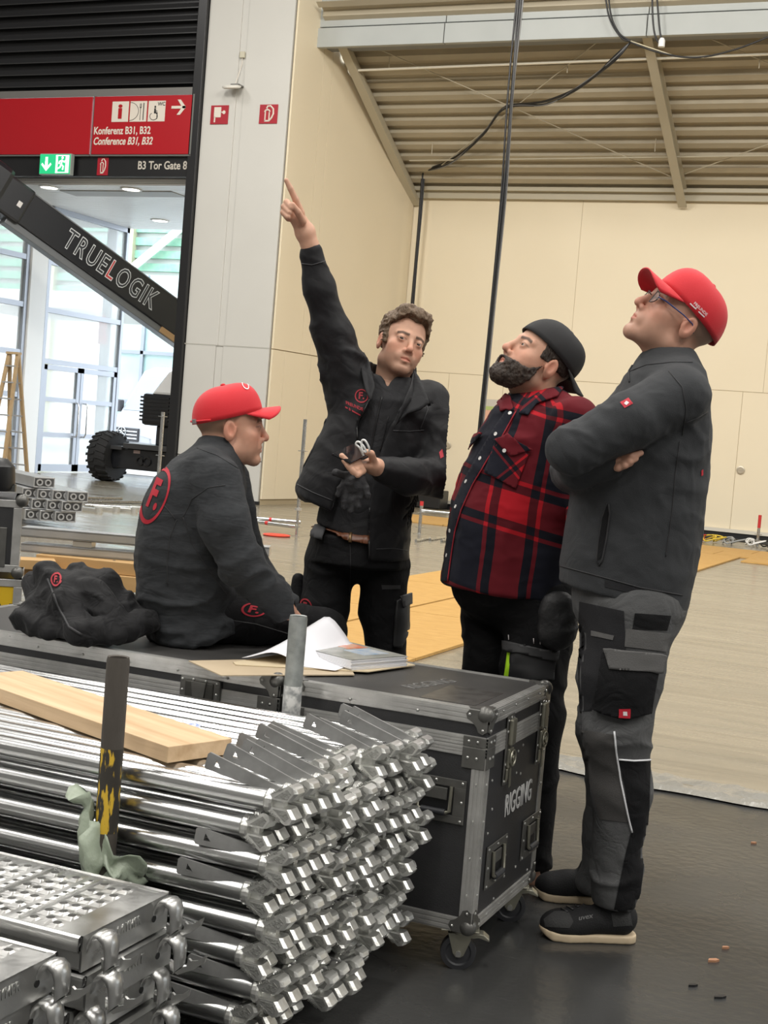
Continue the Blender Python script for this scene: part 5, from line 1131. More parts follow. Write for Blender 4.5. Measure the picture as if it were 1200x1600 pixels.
        for j in range(9):
            v = j/8; row = []
            for i in range(25):
                u = -1+2*i/24; a = math.pi/2-u*math.radians(62)
                bx, by = .0845*math.cos(a)*1.0, .1075*math.sin(a)
                ox, oy = .078*math.sin(u*1.15)/math.sin(1.15), .098+brim_len*math.sqrt(max(0, 1-(abs(u)**2.6)*.93))
                row.append((bx+(ox-bx)*v, by+(oy-by)*v, .004-curve*(u*u)*(.5+.5*v)+.012*v*(1-u*u)-.012*v))
            R2.append(row)
        br.grid([[tuple(M @ Vector(p)) for p in r] for r in R2]); br.build('peak', mat, cap_o, 180, solid=.0035)
        if strap:
            pts = [M @ Vector((.0855*math.cos(a), .1075*math.sin(a), -.012)) for a in np.linspace(math.pi*1.18, math.pi*1.82, 18)]
            MB().tube(pts, .0035, 6).build('adjuster_strap', mat, cap_o, 180)
            a = strap; q = M @ Vector((.087*math.cos(a), .109*math.sin(a), -.012)); e1 = (M.to_3x3() @ Vector((-math.sin(a), math.cos(a), 0))).normalized(); e2 = (M.to_3x3() @ Vector((0, 0, 1))).normalized()
            MB().box(-.010, .010, -.007, .007, -.002, .003, M=frame(q, e1, e2)).build('buckle', pm('buckle_grey', (.45, .42, .42), .35, .7), cap_o, bevel=.001)
        return cap_o, M
def body_mesh(P_, parts, cols, mat=M_skin):
    """one body mesh from several implicit pieces that run into each other under the clothes"""
    VV, FF, CC, o = [], [], [], 0
    for fn, lo, hi, h in parts:
        V, Q = surf(fn, lo, hi, h); V = relax(V, Q, 1, .4); VV.append(V); FF.append(Q+o); CC.append(cols(V)); o += len(V)
    return P_.raw('body', np.concatenate(VV), np.concatenate(FF), mat, cols=np.concatenate(CC))
def bnd(pts, m): a = np.array(pts, float); return a.min(0)-m, a.max(0)+m
def shoe(P_, toe, heel, mat_u, mat_s, width=.098, hgt=.105):
    """low work shoe; toe and heel are ground points in the level frame"""
    toe = np.array(toe, float); heel = np.array(heel, float); e = toe-heel; e[2] = 0; Ln = np.linalg.norm(e); e /= Ln; sd = np.array((e[1], -e[0], 0)); z = np.array((0, 0, 1.))
    R = np.stack([e, sd, z], 1); q = lambda p: (p-heel)@R
    def up(p):
        p = q(p); d = ell(p, (Ln*.74, 0, .038), (Ln*.27, width*.50, .044)); d = smin(d, cone(p, (Ln*.17, 0, .055), (Ln*.55, 0, .05), width*.40, width*.42), .03)
        d = smin(d, cone(p, (Ln*.14, 0, .07), (Ln*.30, 0, hgt-.01), .037, .036), .025); return np.maximum(d, .022-p[:, 2])
    def so(p):
        p = q(p); y = np.abs(p[:, 1]); hw = width*np.interp(p[:, 0]/Ln, [-.015, .0, .03, .08, .3, .5, .72, .9, .97, 1.0, 1.02], [.02, .18, .30, .38, .40, .42, .52, .44, .30, .18, .02]); d = np.maximum((y-hw)*.8, np.maximum(-.01*Ln-p[:, 0], p[:, 0]-1.012*Ln))
        top = .024+.010*np.clip((p[:, 0]/Ln-.75)/.25, 0, 1)**2; return smax(smax(d, p[:, 2]-top, .006), -p[:, 2]+.0+.02*np.clip((p[:, 0]/Ln-.85)/.15, 0, 1)**2, .004)
    lo, hi = bnd([toe, heel], .08); lo[2] = -.01; hi[2] = hgt+.06
    u = P_.sdf('shoe', up, lo, hi, .004, mat_u, rel=1); b = P_.bvh; P_.sdf('sole', so, lo, hi, .004, mat_s, parent=u, rel=1, bvh=False); return u, b
# ================================================================== PERSON D: grey fleece jacket, red cap, arms folded
M_fleece = pm('fleece_charcoal', (.032, .034, .037), .8, bump=(420, .2), var=(9, (.038, .040, .043)), sheen=.06, spec=.25, wr=(9, .22, .8))
M_seam = pm('seam_black', (.022, .022, .024), .7)
M_capred = pm('cap_red', (.62, .008, .018), .7, bump=(700, .2), sheen=.15)
M_pgrey = pm('trouser_grey', (.082, .083, .085), .75, bump=(380, .2), var=(8, (.095, .096, .097)), spec=.25, wr=(16, .3, .8))
M_pdark = pm('trouser_dark', (.018, .018, .020), .75, bump=(380, .2), spec=.25); M_pblack = pm('trouser_black', (.0065, .0065, .0075), .75, bump=(380, .2), spec=.25, wr=(14, .3, .8))
M_patch = pm('pocket_grey', (.10, .098, .096), .75, bump=(380, .2)); M_redtag = pm('red_tag', (.50, .012, .03), .6); M_white = MATS['column_paint']; M_tagw = pm('tag_white', (.75, .7, .7), .6); M_reflect = pm('reflective_piping', (.72, .73, .75), .4)
D = Person('person', 'person in charcoal jacket and red cap with glasses, arms folded, looking up', (950, 1450), 3.98)
d0 = 3.98
tD = torso_fn([(545, 1012, 1082, .075), (566, 996, 1090, .115), (590, 980, 1098, .175), (620, 962, 1103, .205), (660, 940, 1106, .215), (700, 920, 1106, .215), (760, 897, 1102, .205), (820, 885, 1095, .20), (880, 876, 1085, .20), (960, 874, 1066, .195)], d0)
sh = LV(1062, 618, 3.80); el = LV(893, 702, 3.73); fo1 = LV(905, 738, 3.96)
shR = LV(1015, 612, 4.16); elR = LV(893, 736, 4.08); wrR = LV(948, 727, 3.79)
h0 = LV(870, 907, d0); h1 = LV(1062, 953, d0); hd_ = h1-h0; hn = np.cross(hd_, (0, 1, 0)); hn = hn/np.linalg.norm(hn); hn = hn if hn[2] > 0 else -hn
def jacketD(p):
    d = tD(p, 0., False); d = np.maximum(d, p[:, 2]-tD.A[-1, 0])
    d = smin(d, cone(p, LV(1062, 598, 3.86), LV(1050, 600, 4.12), .062, .06), .05)
    arm = chain(p, [(sh, .083), (LV(985, 657, 3.745), .074), (el, .066)], .02); arm = smin(arm, chain(p, [(el, .064), (fo1, .05)], .02), .025)
    d = smin(d, arm, .018)
    d = smin(d, chain(p, [(shR, .08), (elR, .062)], .02), .02); d = smin(d, chain(p, [(elR, .058), (LV(905, 735, 3.83), .050), (wrR, .043)], .02), .012)
    d = smax(d, -((p-h0)@hn), .006)
    # collar
    c = cone(p, LV(1040, 566, 3.98), LV(1044, 540, 3.98), .074, .064, (0, 1, 0), .92); c = np.maximum(c, p[:, 2]-LV(1040, 549, d0)[2]-.14*(p[:, 0]-LV(1040, 549, d0)[0])); c = smax(c, -cone(p, LV(1040, 570, 3.98), LV(1046, 520, 3.98), .060, .056, (0, 1, 0), .92), .003)
    return smin(d, c, .012)
lo, hi = bnd([LV(850, 960, 3.55), LV(1125, 520, 4.35)], .04)
near_arm = lambda V: .5+.9*np.exp(-(np.minimum(np.linalg.norm(V-el, axis=1), np.linalg.norm(V-LV(1040, 700, 3.78), axis=1))/.13)**2)
jD = D.sdf('jacket', jacketD, lo, hi, .0062, M_fleece, fold=[dict(amp=.009, fr=9, seed=1.3, axis=(.5, 0, 1), squash=1.8, mask=near_arm), dict(amp=.004, fr=20, seed=4, axis=(.8, 0, .6), squash=1.6, mask=near_arm)]); bj = D.bvh
# hem band, pocket zip, seams, tag
D.line('hem_seam', [(875, 884), (935, 900), (1000, 918), (1066, 930)], bj, M_seam, jD, .0022)
D.drape('hem_panel', [(945, 906), (1010, 922), (1008, 932), (945, 917)], bj, M_pdark, jD, .0015)
D.drape('pocket_opening', [(949, 787), (951, 800), (947, 840), (941, 870), (934, 876), (936, 855), (940, 815)], bj, M_pblack, jD, .0015)
D.line('pocket_zip', [(951, 787), (953, 803), (948, 842), (941, 876), (936, 884)], bj, M_seam, jD, .0028, .002)
D.line('pocket_zip', [(949, 787), (940, 812), (935, 850), (932, 876), (936, 884)], bj, M_seam, jD, .002, .001)
D.line('yoke_seam', [(1068, 662), (1090, 653), (1106, 643)], bj, M_seam, jD, .0022); D.line('side_seam', [(1062, 690), (1055, 740), (1050, 800), (1040, 870)], bj, M_seam, jD, .0018)
D.line('armhole_seam', [(1045, 580), (1066, 605), (1072, 640), (1066, 680)], bj, M_seam, jD, .0018); D.line('collar_seam', [(985, 580), (1010, 570), (1050, 566), (1082, 566)], bj, M_seam, jD, .0018)
D.line('front_zip', [(982, 566), (983, 580), (984, 597)], bj, M_seam, jD, .003, .001)
tg = D.drape('sleeve_tag', [(969, 629), (982, 622), (989, 631), (976, 638)], bj, M_redtag, jD, .002)
D.drape('tag_emblem', [(975, 631), (979, 627), (983, 630), (979, 634)], bj, M_tagw, tg, .003, 2); D.drape('back_tag', [(1095, 735), (1098, 733), (1098, 742), (1095, 744)], bj, M_redtag, jD, .002, 2)
# trousers
hipN = LV(990, 950, 3.88); knN = LV(965, 1140, 3.86); anN = LV(960, 1400, 3.90); hipF = LV(968, 950, 4.08); knF = LV(950, 1140, 4.08); anF = LV(938, 1372, 4.13)
def trouD(p):
    d = ell(p, LV(984, 930, d0), (.165, .175, .16))
    d = smin(d, chain(p, [(hipN, .125), (LV(972, 1055, 3.87), .108), (knN, .091), (LV(972, 1230, 3.88), .079), (anN, .068)], .03, (0, 1, 0), .9), .05)
    d2 = chain(p, [(hipF, .115), (LV(958, 1055, 4.08), .10), (knF, .086), (LV(960, 1230, 4.1), .076), (anF, .066)], .03, (0, 1, 0), .9); d = smin(d, d2, .03)
    hem = np.where(p[:, 1] < 4.02, LV(965, 1418, 3.9)[2], LV(938, 1392, 4.13)[2]); d = smax(d, hem-p[:, 2], .004); return np.maximum(d, p[:, 2]-LV(984, 905, d0)[2])
lo, hi = bnd([LV(880, 1440, 3.75), LV(1070, 900, 4.3)], .03); lo[1] = 3.65; hi[1] = 4.3
low = lambda V: .35+1.1*np.clip((.45-V[:, 2])/.3, 0, 1)+.5*np.exp(-((V[:, 2]-LV(960, 1130, 3.9)[2])/.07)**2)
pD = D.sdf('trousers', trouD, lo, hi, .0062, M_pgrey, fold=[dict(amp=.013, fr=8, seed=2.2, axis=(.25, 0, 1), squash=2., mask=low)]); bt = D.bvh
D.drape('dark_panel', [(992, 958), (1048, 962), (1042, 985), (988, 983)], bt, M_pblack, pD, .002); D.drape('dark_panel', [(906, 940), (975, 955), (978, 1015), (942, 1020), (925, 1110), (906, 1112), (903, 1000)], bt, M_pdark, pD, .002)
D.drape('rear_leg_panel', [(967, 1187), (1016, 1188), (1014, 1260), (1008, 1330), (1000, 1395), (990, 1432), (958, 1428), (978, 1330), (986, 1300), (976, 1230)], bt, M_pblack, pD, .002)
D.drape('knee_patch', [(908, 1140), (960, 1148), (975, 1240), (984, 1285), (938, 1280), (915, 1200)], bt, pm('knee_grey', (.060, .057, .055), .75, bump=(380, .2)), pD, .002)
pk_ = D.drape('cargo_pocket', [(946, 1018), (1024, 1036), (1010, 1112), (975, 1124), (930, 1108)], bt, M_pblack, pD, .012, thick=.016)
D.drape('pocket_flap', [(948, 1012), (1033, 1020), (1026, 1050), (955, 1045)], bt, M_patch, pD, .021, thick=.006)
tg = D.drape('pocket_tag', [(967, 1104), (983, 1103), (982, 1120), (966, 1119)], bt, M_redtag, pD, .022); D.drape('tag_emblem', [(972, 1108), (978, 1108), (978, 1115), (972, 1115)], bt, M_tagw, tg, .023, 2)
D.drape('tool_loop', [(925, 985), (960, 993), (958, 1000), (925, 993)], bt, M_patch, pD, .004); D.drape('grey_panel', [(978, 982), (1048, 990), (1040, 1018), (976, 1010)], bt, M_patch, pD, .003)
D.line('piping', [(960, 1143), (963, 1175), (970, 1220), (980, 1270), (987, 1300)], bt, M_reflect, pD, .0028, .003); D.line('piping', [(967, 1186), (990, 1188), (1015, 1187)], bt, M_reflect, pD, .0028, .003)
# shoes
M_shoe = pm('shoe_black', (.007, .007, .0078), .75, bump=(300, .3), var=(12, (.013, .013, .014), 2), spec=.3); M_sole = pm('sole_cream', (.50, .40, .27), .6)
tb = toW(np.zeros(3))
def gl(px, py):  # ground point in the level frame
    r = ray(px, py); v = r*(-CH/r[2]); v[2] = 0; return v
s1, b1 = shoe(D, gl(843, 1462)*1.0, gl(991, 1470), M_shoe, M_sole, .10, .115); s2, b2 = shoe(D, gl(835, 1400), gl(955, 1412), M_shoe, M_sole, .10, .115)
D.drape('toe_panel', [(850, 1436), (866, 1424), (888, 1424), (896, 1440), (890, 1450), (852, 1448)], b1, pm('shoe_grey', (.028, .028, .028), .8, bump=(200, .3)), s1, .0015)
D.drape('heel_panel', [(955, 1426), (984, 1424), (988, 1446), (958, 1448)], b1, MATS['shoe_grey'], s1, .0015)
for k in range(4): D.line('lace', [(872+9*k, 1418-3*k), (888+8*k, 1426-4*k)], b1, M_black, s1, .003, .002)
D.decal('lettering', text_mesh('uvex', 1, extrude=0, bold=.01), (915, 1433), (11.5, -2.2), (1.5, -11), b1, pm('shoe_letter', (.10, .10, .10), .5), s1, .002)
# head
HD = Head((-.08, -.012, -.02), (1076, 513), 3.98, (-.80, -.19, .56), (.57, -.02, .82), 1.10)
wrist = wrR; hand_pts = [LV(968, 722, 3.775)]
fing = [[LV(972, 715, 3.765), LV(986, 713, 3.745), LV(1001, 708, 3.76)], [LV(968, 721, 3.765), LV(983, 721, 3.742), LV(993, 717, 3.752)], [LV(962, 726, 3.765), LV(976, 727, 3.742), LV(985, 724, 3.752)], [LV(957, 729, 3.77), LV(966, 731, 3.747), LV(974, 729, 3.757)]]
def handD(p):
    d = chain(p, [(wrR, .03), (LV(962, 722, 3.775), .026)], .01)
    for f in fing: d = smin(d, chain(p, [(LV(955, 724, 3.78), .012), (f[0], .0105), (f[1], .0098), (f[2], .0085)], .004), .004)
    return d
def neckD(p): return smin(HD.sdf(p), cone(p, HD.w((0, -.028, -.075)), LV(1042, 575, 3.98), .066, .068), .03)
def coreD(p): return smin(tD(p, -.04, True), smin(chain(p, [(hipN, .06), (knN, .05), (anN, .04)], .02), chain(p, [(hipF, .06), (knF, .05), (anF, .04)], .02), .03), .05)
def colD(V): return HD.colours(V, (.56, .31, .22), stubble=.18, brow=(.20, .14, .10), scalp=(.0, (.30, .22, .17), .6))
lo1, hi1 = bnd([HD.c], .165); lo1[2] -= .06
bD = body_mesh(D, [(neckD, lo1, hi1, .0026), (handD, *bnd([f[2] for f in fing]+[wrR], .04), .0026), (coreD, *bnd([anN, anF, LV(1040, 560, d0), LV(880, 800, 3.8), LV(1100, 800, 4.2)], .06), .014)], colD)
HD.eyes(D, (0, .1))
cD, McD = HD.cap(D, M_capred, tilt=.03, lo=.026, ch=.086)
capb = None
# glasses
g = MB(); W_ = lambda q: Vector(HD.w(q)-D.base)
gl_ = []
for sg in (1, -1):
    rim = [W_((sg*(.034+.022*math.cos(a)), .098-.006*abs(math.cos(a)), -.012+.0165*math.sin(a))) for a in np.linspace(0, 2*math.pi, 25)]; gl_.append(rim)
go = MB().tube(gl_[1], .0013, 6).build('glasses', pm('glasses_metal', (.03, .03, .035), .3, .8), D.root, 180)
MB().tube(gl_[0], .0013, 6).build('rim', MATS['glasses_metal'], go, 180)
MB().tube([W_((.013, .100, -.008)), W_((0, .104, -.005)), W_((-.013, .100, -.008))], .0013, 6).build('bridge', MATS['glasses_metal'], go, 180)
for sg in (1, -1): MB().tube([W_((sg*.056, .093, -.008)), W_((sg*.070, .075, -.006)), W_((sg*.080, .02, -.004)), W_((sg*.082, -.012, -.006)), W_((sg*.080, -.03, -.022))], [.0022, .0024, .002, .0016, .0016], 6).build('temple', pm('temple_blue', (.02, .04, .16), .35), go, 180)
for rim in gl_: m_ = MB(); m_.v = [tuple(p) for p in rim[:-1]]; m_.f = [tuple(range(24))]; m_.m = [0]; m_.build('lens', pm('lens_clear', (.9, .95, .95), .02, alpha=.18), go)
# lettering on the cap side
VC = [Vector(v.co) for v in cD.data.vertices]; bc = BVHTree.FromPolygons([Vector(np.array(v)+D.base) for v in VC], [tuple(p.vertices) for p in cD.data.polygons])
D.decal('lettering', text_mesh('FREUNDE', 1, extrude=0, bold=.01), (1094, 483), (4.6, 4.4), (3.9, -5.2), bc, M_tagw, cD, .0035, 1); D.decal('lettering', text_mesh('&', .8, extrude=0), (1087, 482), (4.6, 4.4), (3.9, -5.2), bc, M_tagw, cD, .0035, 1)
for x0, x1 in ((-2.2, -.3), (.6, 2.6)): D.decal('worn_print', bar_mesh(x0, x1, .3), (1088, 484), (4.6, 4.4), (3.9, -5.2), bc, M_tagw, cD, .0035, .3)
# ================================================================== PERSON E: plaid shirt, black cap worn backwards
def plaid_mat(name, attr=True, rot=0., per=.364, pu=0., pv=0.):
    m = bpy.data.materials.new(name); m.use_nodes = True; nt = m.node_tree; b = nt.nodes['Principled BSDF']; b.inputs['Roughness'].default_value = .85; b.inputs['Sheen Weight'].default_value = .03; b.inputs['Specular IOR Level'].default_value = .2
    if attr: a = nt.nodes.new('ShaderNodeAttribute'); a.attribute_name = 'wuv'; src = a.outputs['Vector']
    else:
        tc = nt.nodes.new('ShaderNodeTexCoord'); mp = nt.nodes.new('ShaderNodeMapping'); mp.inputs['Rotation'].default_value = (0, rot, 0); nt.links.new(tc.outputs['Object'], mp.inputs[0]); src = mp.outputs[0]
    sp = nt.nodes.new('ShaderNodeSeparateXYZ'); nt.links.new(src, sp.inputs[0])
    def N(op, *ins):
        n = nt.nodes.new('ShaderNodeMath'); n.operation = op
        for i, v in enumerate(ins):
            if isinstance(v, (int, float)): n.inputs[i].default_value = v
            else: nt.links.new(v, n.inputs[i])
        return n.outputs[0]
    def band(c, ph):
        t = N('FRACT', N('ADD', N('DIVIDE', c, per), ph)); o = None
        for a0, a1, v in ((0., .035, .5), (.105, .34, .5), (.41, .445, .5)):
            k = N('MULTIPLY', N('MULTIPLY', N('GREATER_THAN', t, a0), N('LESS_THAN', t, a1)), v); o = k if o is None else N('ADD', o, k)
        dk = N('ADD', N('MULTIPLY', N('GREATER_THAN', t, .035), N('LESS_THAN', t, .105)), N('MULTIPLY', N('GREATER_THAN', t, .34), N('LESS_THAN', t, .41))); return o, dk
    bu, du = band(sp.outputs[0], pu); bv, dv = band(sp.outputs[2], pv); s = N('ADD', bu, bv)
    rp = nt.nodes.new('ShaderNodeValToRGB'); rp.color_ramp.interpolation = 'CONSTANT'; e = rp.color_ramp.elements
    e[0].position = 0; e[0].color = (.0085, .0095, .017, 1); e[1].position = .4; e[1].color = (.125, .008, .014, 1); x = e.new(.9); x.color = (.42, .010, .018, 1); nt.links.new(s, rp.inputs[0])
    no = nt.nodes.new('ShaderNodeTexNoise'); no.inputs['Scale'].default_value = 500; bp = nt.nodes.new('ShaderNodeBump'); bp.inputs['Strength'].default_value = .25; bp.inputs['Distance'].default_value = .004; nt.links.new(no.outputs[0], bp.inputs['Height']); nt.links.new(bp.outputs[0], b.inputs['Normal'])
    mx = nt.nodes.new('ShaderNodeMix'); mx.data_type = 'RGBA'; mx.blend_type = 'MULTIPLY'; mx.inputs[0].default_value = .55; nt.links.new(rp.outputs[0], mx.inputs[6])
    dk = N('MAXIMUM', du, dv); cc = nt.nodes.new('ShaderNodeMix'); cc.data_type = 'RGBA'; cc.inputs[6].default_value = (1, 1, 1, 1); cc.inputs[7].default_value = (.45, .45, .5, 1); nt.links.new(dk, cc.inputs[0]); nt.links.new(cc.outputs[2], mx.inputs[7]); nt.links.new(mx.outputs[2], b.inputs['Base Color'])
    return m
M_plaid = plaid_mat('plaid_flannel', True, pu=.33, pv=.0); M_plaidp = plaid_mat('plaid_pocket', False, .75, .20, .1, .2)
dE = 4.47
E_ = Person('person', 'bearded person in red plaid flannel shirt and backwards black cap, looking up', (800, 1380), dE)
tE = torso_fn([(610, 806, 880, .075), (628, 786, 900, .13), (652, 766, 917, .185), (690, 744, 922, .215), (740, 722, 922, .222), (790, 706, 920, .225), (850, 698, 915, .225), (905, 690, 906, .22), (945, 688, 904, .215)], dE)
shE = LV(897, 662, 4.29); elE = LV(915, 775, 4.27)
shEr = LV(800, 662, 4.63); elEr = LV(760, 770, 4.72)
e0 = LV(688, 908, dE); e1 = LV(905, 937, dE); ed_ = e1-e0; en = np.cross(ed_, (0, 1, 0)); en /= np.linalg.norm(en); en = en if en[2] > 0 else -en
def shirtE(p):
    d = np.maximum(tE(p, 0, False), p[:, 2]-tE.A[-1, 0]); d = smin(d, cone(p, LV(890, 648, 4.34), LV(810, 648, 4.62), .06, .06), .05)
    d = smin(d, chain(p, [(shE, .082), (elE, .068)], .02), .02); d = smin(d, chain(p, [(shEr, .08), (elEr, .066)], .02), .02)
    c = cone(p, LV(836, 632, dE), LV(842, 606, dE), .088, .068, (0, 1, 0), .9); top = LV(836, 616, dE); c = np.maximum(c, p[:, 2]-top[2]-.25*(p[:, 0]-top[0])); c = smax(c, -cone(p, LV(834, 640, dE), LV(846, 590, dE), .066, .062, (0, 1, 0), .9), .003)
    d = smin(d, c, .010)
    return smax(d, -((p-e0)@en), .005)
def uvE(V):
    A = tE.A; cr = np.interp(V[:, 2], A[:, 0], A[:, 1]); cf = np.interp(V[:, 2], A[:, 0], A[:, 2]); a = np.arctan2(V[:, 0]-cr, -(V[:, 1]-cf)); return np.stack([a*.215, 0*a, V[:, 2]+.10*np.abs(a)*0+.05*np.sin(a)], 1)
lo, hi = bnd([LV(670, 950, dE), LV(960, 590, dE)], .05); lo[1] = dE-.40; hi[1] = dE+.42
shirt = E_.sdf('shirt', shirtE, lo, hi, .0064, M_plaid, uv=uvE, fold=[dict(amp=.010, fr=7, seed=3.1, axis=(.3, 0, 1), squash=1.3), dict(amp=.003, fr=18, seed=7)]); bE = E_.bvh
M_btn = pm('shirt_button', (.72, .70, .68), .35)
def disc(P_, px, py, bvh, mat, parent, r=.0062, name='button', off=.001):
    c = P_.hit(px, py, bvh, off); q = P_.hit(px+2, py, bvh, off)-c; w_ = P_.hit(px, py+2, bvh, off)-c; n = np.cross(q, w_); M = frame(c-P_.base, q, -w_)
    if (M.to_3x3() @ Vector((0, 0, 1))).dot(Vector(ray(px, py))) > 0: M = M @ Matrix.Rotation(math.pi, 4, 'X')
    return MB().lathe([(.0003, 0), (r, 0), (r, .0016), (r*.75, .0022), (r*.6, .0013), (.0003, .0013)], 14, M=M).build(name, mat, parent, 40)
E_.drape('placket', [(793, 640), (806, 645), (786, 682), (762, 720), (740, 757), (722, 797), (712, 832), (706, 872), (701, 908), (691, 908), (696, 868), (701, 828), (709, 790), (725, 752), (747, 713), (769, 675)], bE, plaid_mat('plaid_placket', True, pu=.45, pv=0.), shirt, .003, thick=.003)
E_.line('placket_edge', [(806, 645), (786, 682), (762, 720), (740, 757), (722, 797), (712, 832), (706, 872), (701, 908)], bE, pm('plaid_red_edge', (.28, .01, .02), .85), shirt, .0022, .004)
for px, py in ((798, 647), (776, 679), (752, 717), (730, 753), (714, 792), (705, 829), (700, 868)):
    disc(E_, px, py, bE, M_btn, shirt, off=.005)
E_.drape('chest_pocket', [(775, 690), (827, 709), (806, 764), (758, 738)], bE, M_plaidp, shirt, .004, thick=.004)
E_.drape('pocket_flap', [(774, 688), (795, 680), (833, 703), (800, 713)], bE, M_plaidp, shirt, .010, thick=.004); disc(E_, 791, 705, bE, M_btn, shirt, off=.014)
E_.drape('pocket_flap', [(730, 702), (746, 680), (757, 679), (737, 702)], bE, M_plaidp, shirt, .010, thick=.004)
E_.drape('collar_point', [(779, 632), (790, 615), (799, 622), (804, 645), (792, 642), (784, 644)], bE, M_plaidp, shirt, .007, thick=.005)
E_.drape('collar_point', [(812, 648), (822, 628), (850, 612), (880, 607), (872, 622), (838, 633), (826, 650)], bE, M_plaidp, shirt, .008, thick=.005)
E_.line('shoulder_seam', [(922, 650), (905, 662), (890, 690), (880, 720)], bE, pm('plaid_dark_seam', (.01, .01, .015), .9), shirt, .002)
M_blk = pm('work_trouser_black', (.0055, .0055, .0062), .8, bump=(380, .2), spec=.2, wr=(14, .3, .8))
hN = LV(850, 940, 4.37); kN = LV(835, 1120, 4.35); aN = LV(826, 1375, 4.38); hF = LV(775, 940, 4.57); kF = LV(775, 1120, 4.55); aF = LV(770, 1355, 4.58)
def trouE(p):
    d = ell(p, LV(803, 905, dE), (.200, .20, .17)); d = smin(d, chain(p, [(hN, .115), (LV(835, 1040, 4.36), .10), (kN, .088), (aN, .07)], .03), .05); d = smin(d, chain(p, [(hF, .115), (LV(772, 1040, 4.56), .10), (kF, .088), (aF, .07)], .03), .03)
    return np.maximum(np.maximum(d, p[:, 2]-.955), .05-p[:, 2])
lo, hi = bnd([hN, aN, hF, aF, kN], .16); lo[2] = 0
pE = E_.sdf('trousers', trouE, lo, hi, .008, M_blk, fold=[dict(amp=.012, fr=8, seed=6.2, axis=(0, 0, 1), squash=1.6)]); bp_ = E_.bvh
E_.drape('green_zip', [(795, 1017), (802, 1018), (799, 1058), (790, 1060), (793, 1038)], bp_, pm('hivis_green', (.42, .75, .02), .5, emit=None), pE, .006, thick=.004)
E_.drape('thigh_pocket', [(803, 1010), (868, 1022), (862, 1062), (798, 1062)], bp_, pm('pocket_black', (.012, .012, .013), .6), pE, .010, thick=.01)
E_.drape('pocket_flap', [(793, 1002), (868, 1016), (866, 1032), (793, 1018)], bp_, pm('flap_black', (.022, .022, .023), .6), pE, .018, thick=.006)
for px, py in ((796, 992), (834, 997), (844, 999)): E_.line('stitch', [(px, py), (px+.5, py+8)], bp_, M_tagw, pE, .0014, .004)
def pouch(p):
    a = LV(873, 955, 4.24); b_ = LV(872, 985, 4.24); d = cone(p, a, b_, .060, .062, (0, 1, 0), .55); return d
lo, hi = bnd([LV(873, 955, 4.24), LV(872, 990, 4.24)], .10)
E_.sdf('tool_pouch', pouch, lo, hi, .008, pm('pouch_black', (.012, .012, .013), .55, bump=(60, .3)), fold=[dict(amp=.010, fr=9, seed=2)])
def mid(a, b_): return (np.asarray(a)+np.asarray(b_))/2
tw = np.array([0, 0, 0.])
for a_ in (aN, aF): shoe(E_, (a_[0]-.20, a_[1]-.03, 0), (a_[0]+.07, a_[1]+.02, 0), M_shoe, pm('sole_black', (.02, .02, .02), .7))
HE = Head((-.08, -.012, -.02), (861, 577), dE-.02, (-.78, -.36, .52), (.50, .08, .86), 1.07)
def neckE(p): return smin(HE.sdf(p, jaw=1.1, nose=1.05, opened=.003), cone(p, HE.w((0, -.028, -.075)), LV(836, 640, dE), .070, .075), .03)
def coreE(p): return smin(np.maximum(tE(p, -.05, True), 1.05-p[:, 2]), smin(chain(p, [(LV(820, 780, dE), .1), (hN, .06), (kN, .05), (aN, .04)], .02), chain(p, [(hF, .06), (kF, .05), (aF, .04)], .02), .03), .05)
# hands hang at the sides, inside the long sleeves' ends
hnE = LV(905, 850, 4.25); sl = LV(912, 830, 4.25)
def handE(p): return smin(chain(p, [(elE, .04), (hnE, .032)], .01), smin(chain(p, [(hnE, .034), (LV(900, 880, 4.24), .028)], .01), chain(p, [(LV(898, 880, 4.24), .012), (LV(893, 905, 4.24), .009)], .01), .01), .015)
def colE(V): return HE.colours(V, (.60, .345, .24), stubble=.5, brow=(.035, .022, .015), scalp=(.012, (.035, .024, .017), .95))
lo1, hi1 = bnd([HE.c], .17); lo1[2] -= .08
body_mesh(E_, [(neckE, lo1, hi1, .0026), (handE, *bnd([elE, hnE, LV(890, 905, 4.24)], .06), .004), (coreE, *bnd([aN, aF, LV(836, 620, dE), LV(690, 900, 4.25), LV(920, 900, 4.7)], .06), .015)], colE)
def sleeveE(p): return chain(p, [(elE, .062), (LV(908, 838, 4.25), .046)], .02)
E_.sdf('sleeve', sleeveE, *bnd([elE, LV(908, 838, 4.25)], .08), .008, M_plaidp, parent=shirt)
HE.eyes(E_, (0, .12))
def beard(p):
    q = HE.loc(p); ax = np.abs(q[:, 0]); base = HE.sdf(p, jaw=1.1, nose=.6, opened=.003); th = .007*np.clip((-.030-q[:, 2])/.05, 0, 1)*np.clip((q[:, 1]+.012)/.03, 0, 1)+.004*np.clip((-.095-q[:, 2])/.02, 0, 1)
    top = -.062+.050*np.clip((.060-q[:, 1])/.060, 0, 1)**1.6; mou = np.hypot(ax/.021, (q[:, 2]+.078)/.0105)
    d = base-th-.0012; d = np.maximum(d, (q[:, 2]-top)*.8); d = smax(d, (1-mou)*.009, .003); d = smax(d, .013-q[:, 1]-.25*(q[:, 2]+.05), .006); d = np.maximum(d, -.148-q[:, 2]); return d
lo2, hi2 = bnd([HE.w((0, .05, -.09))], .125)
E_.sdf('beard', beard, lo2, hi2, .0028, hair_mat('beard_brown', (.022, .014, .010), (.055, .036, .024)), fold=[dict(amp=.0035, fr=75, seed=2, squash=1.), dict(amp=.003, fr=150, seed=5, squash=1.)])
M_capblk = pm('cap_black', (.010, .010, .011), .75, bump=(700, .2))
cE, McE = HE.cap(E_, M_capblk, back=True, lo=.034, tilt=.26)
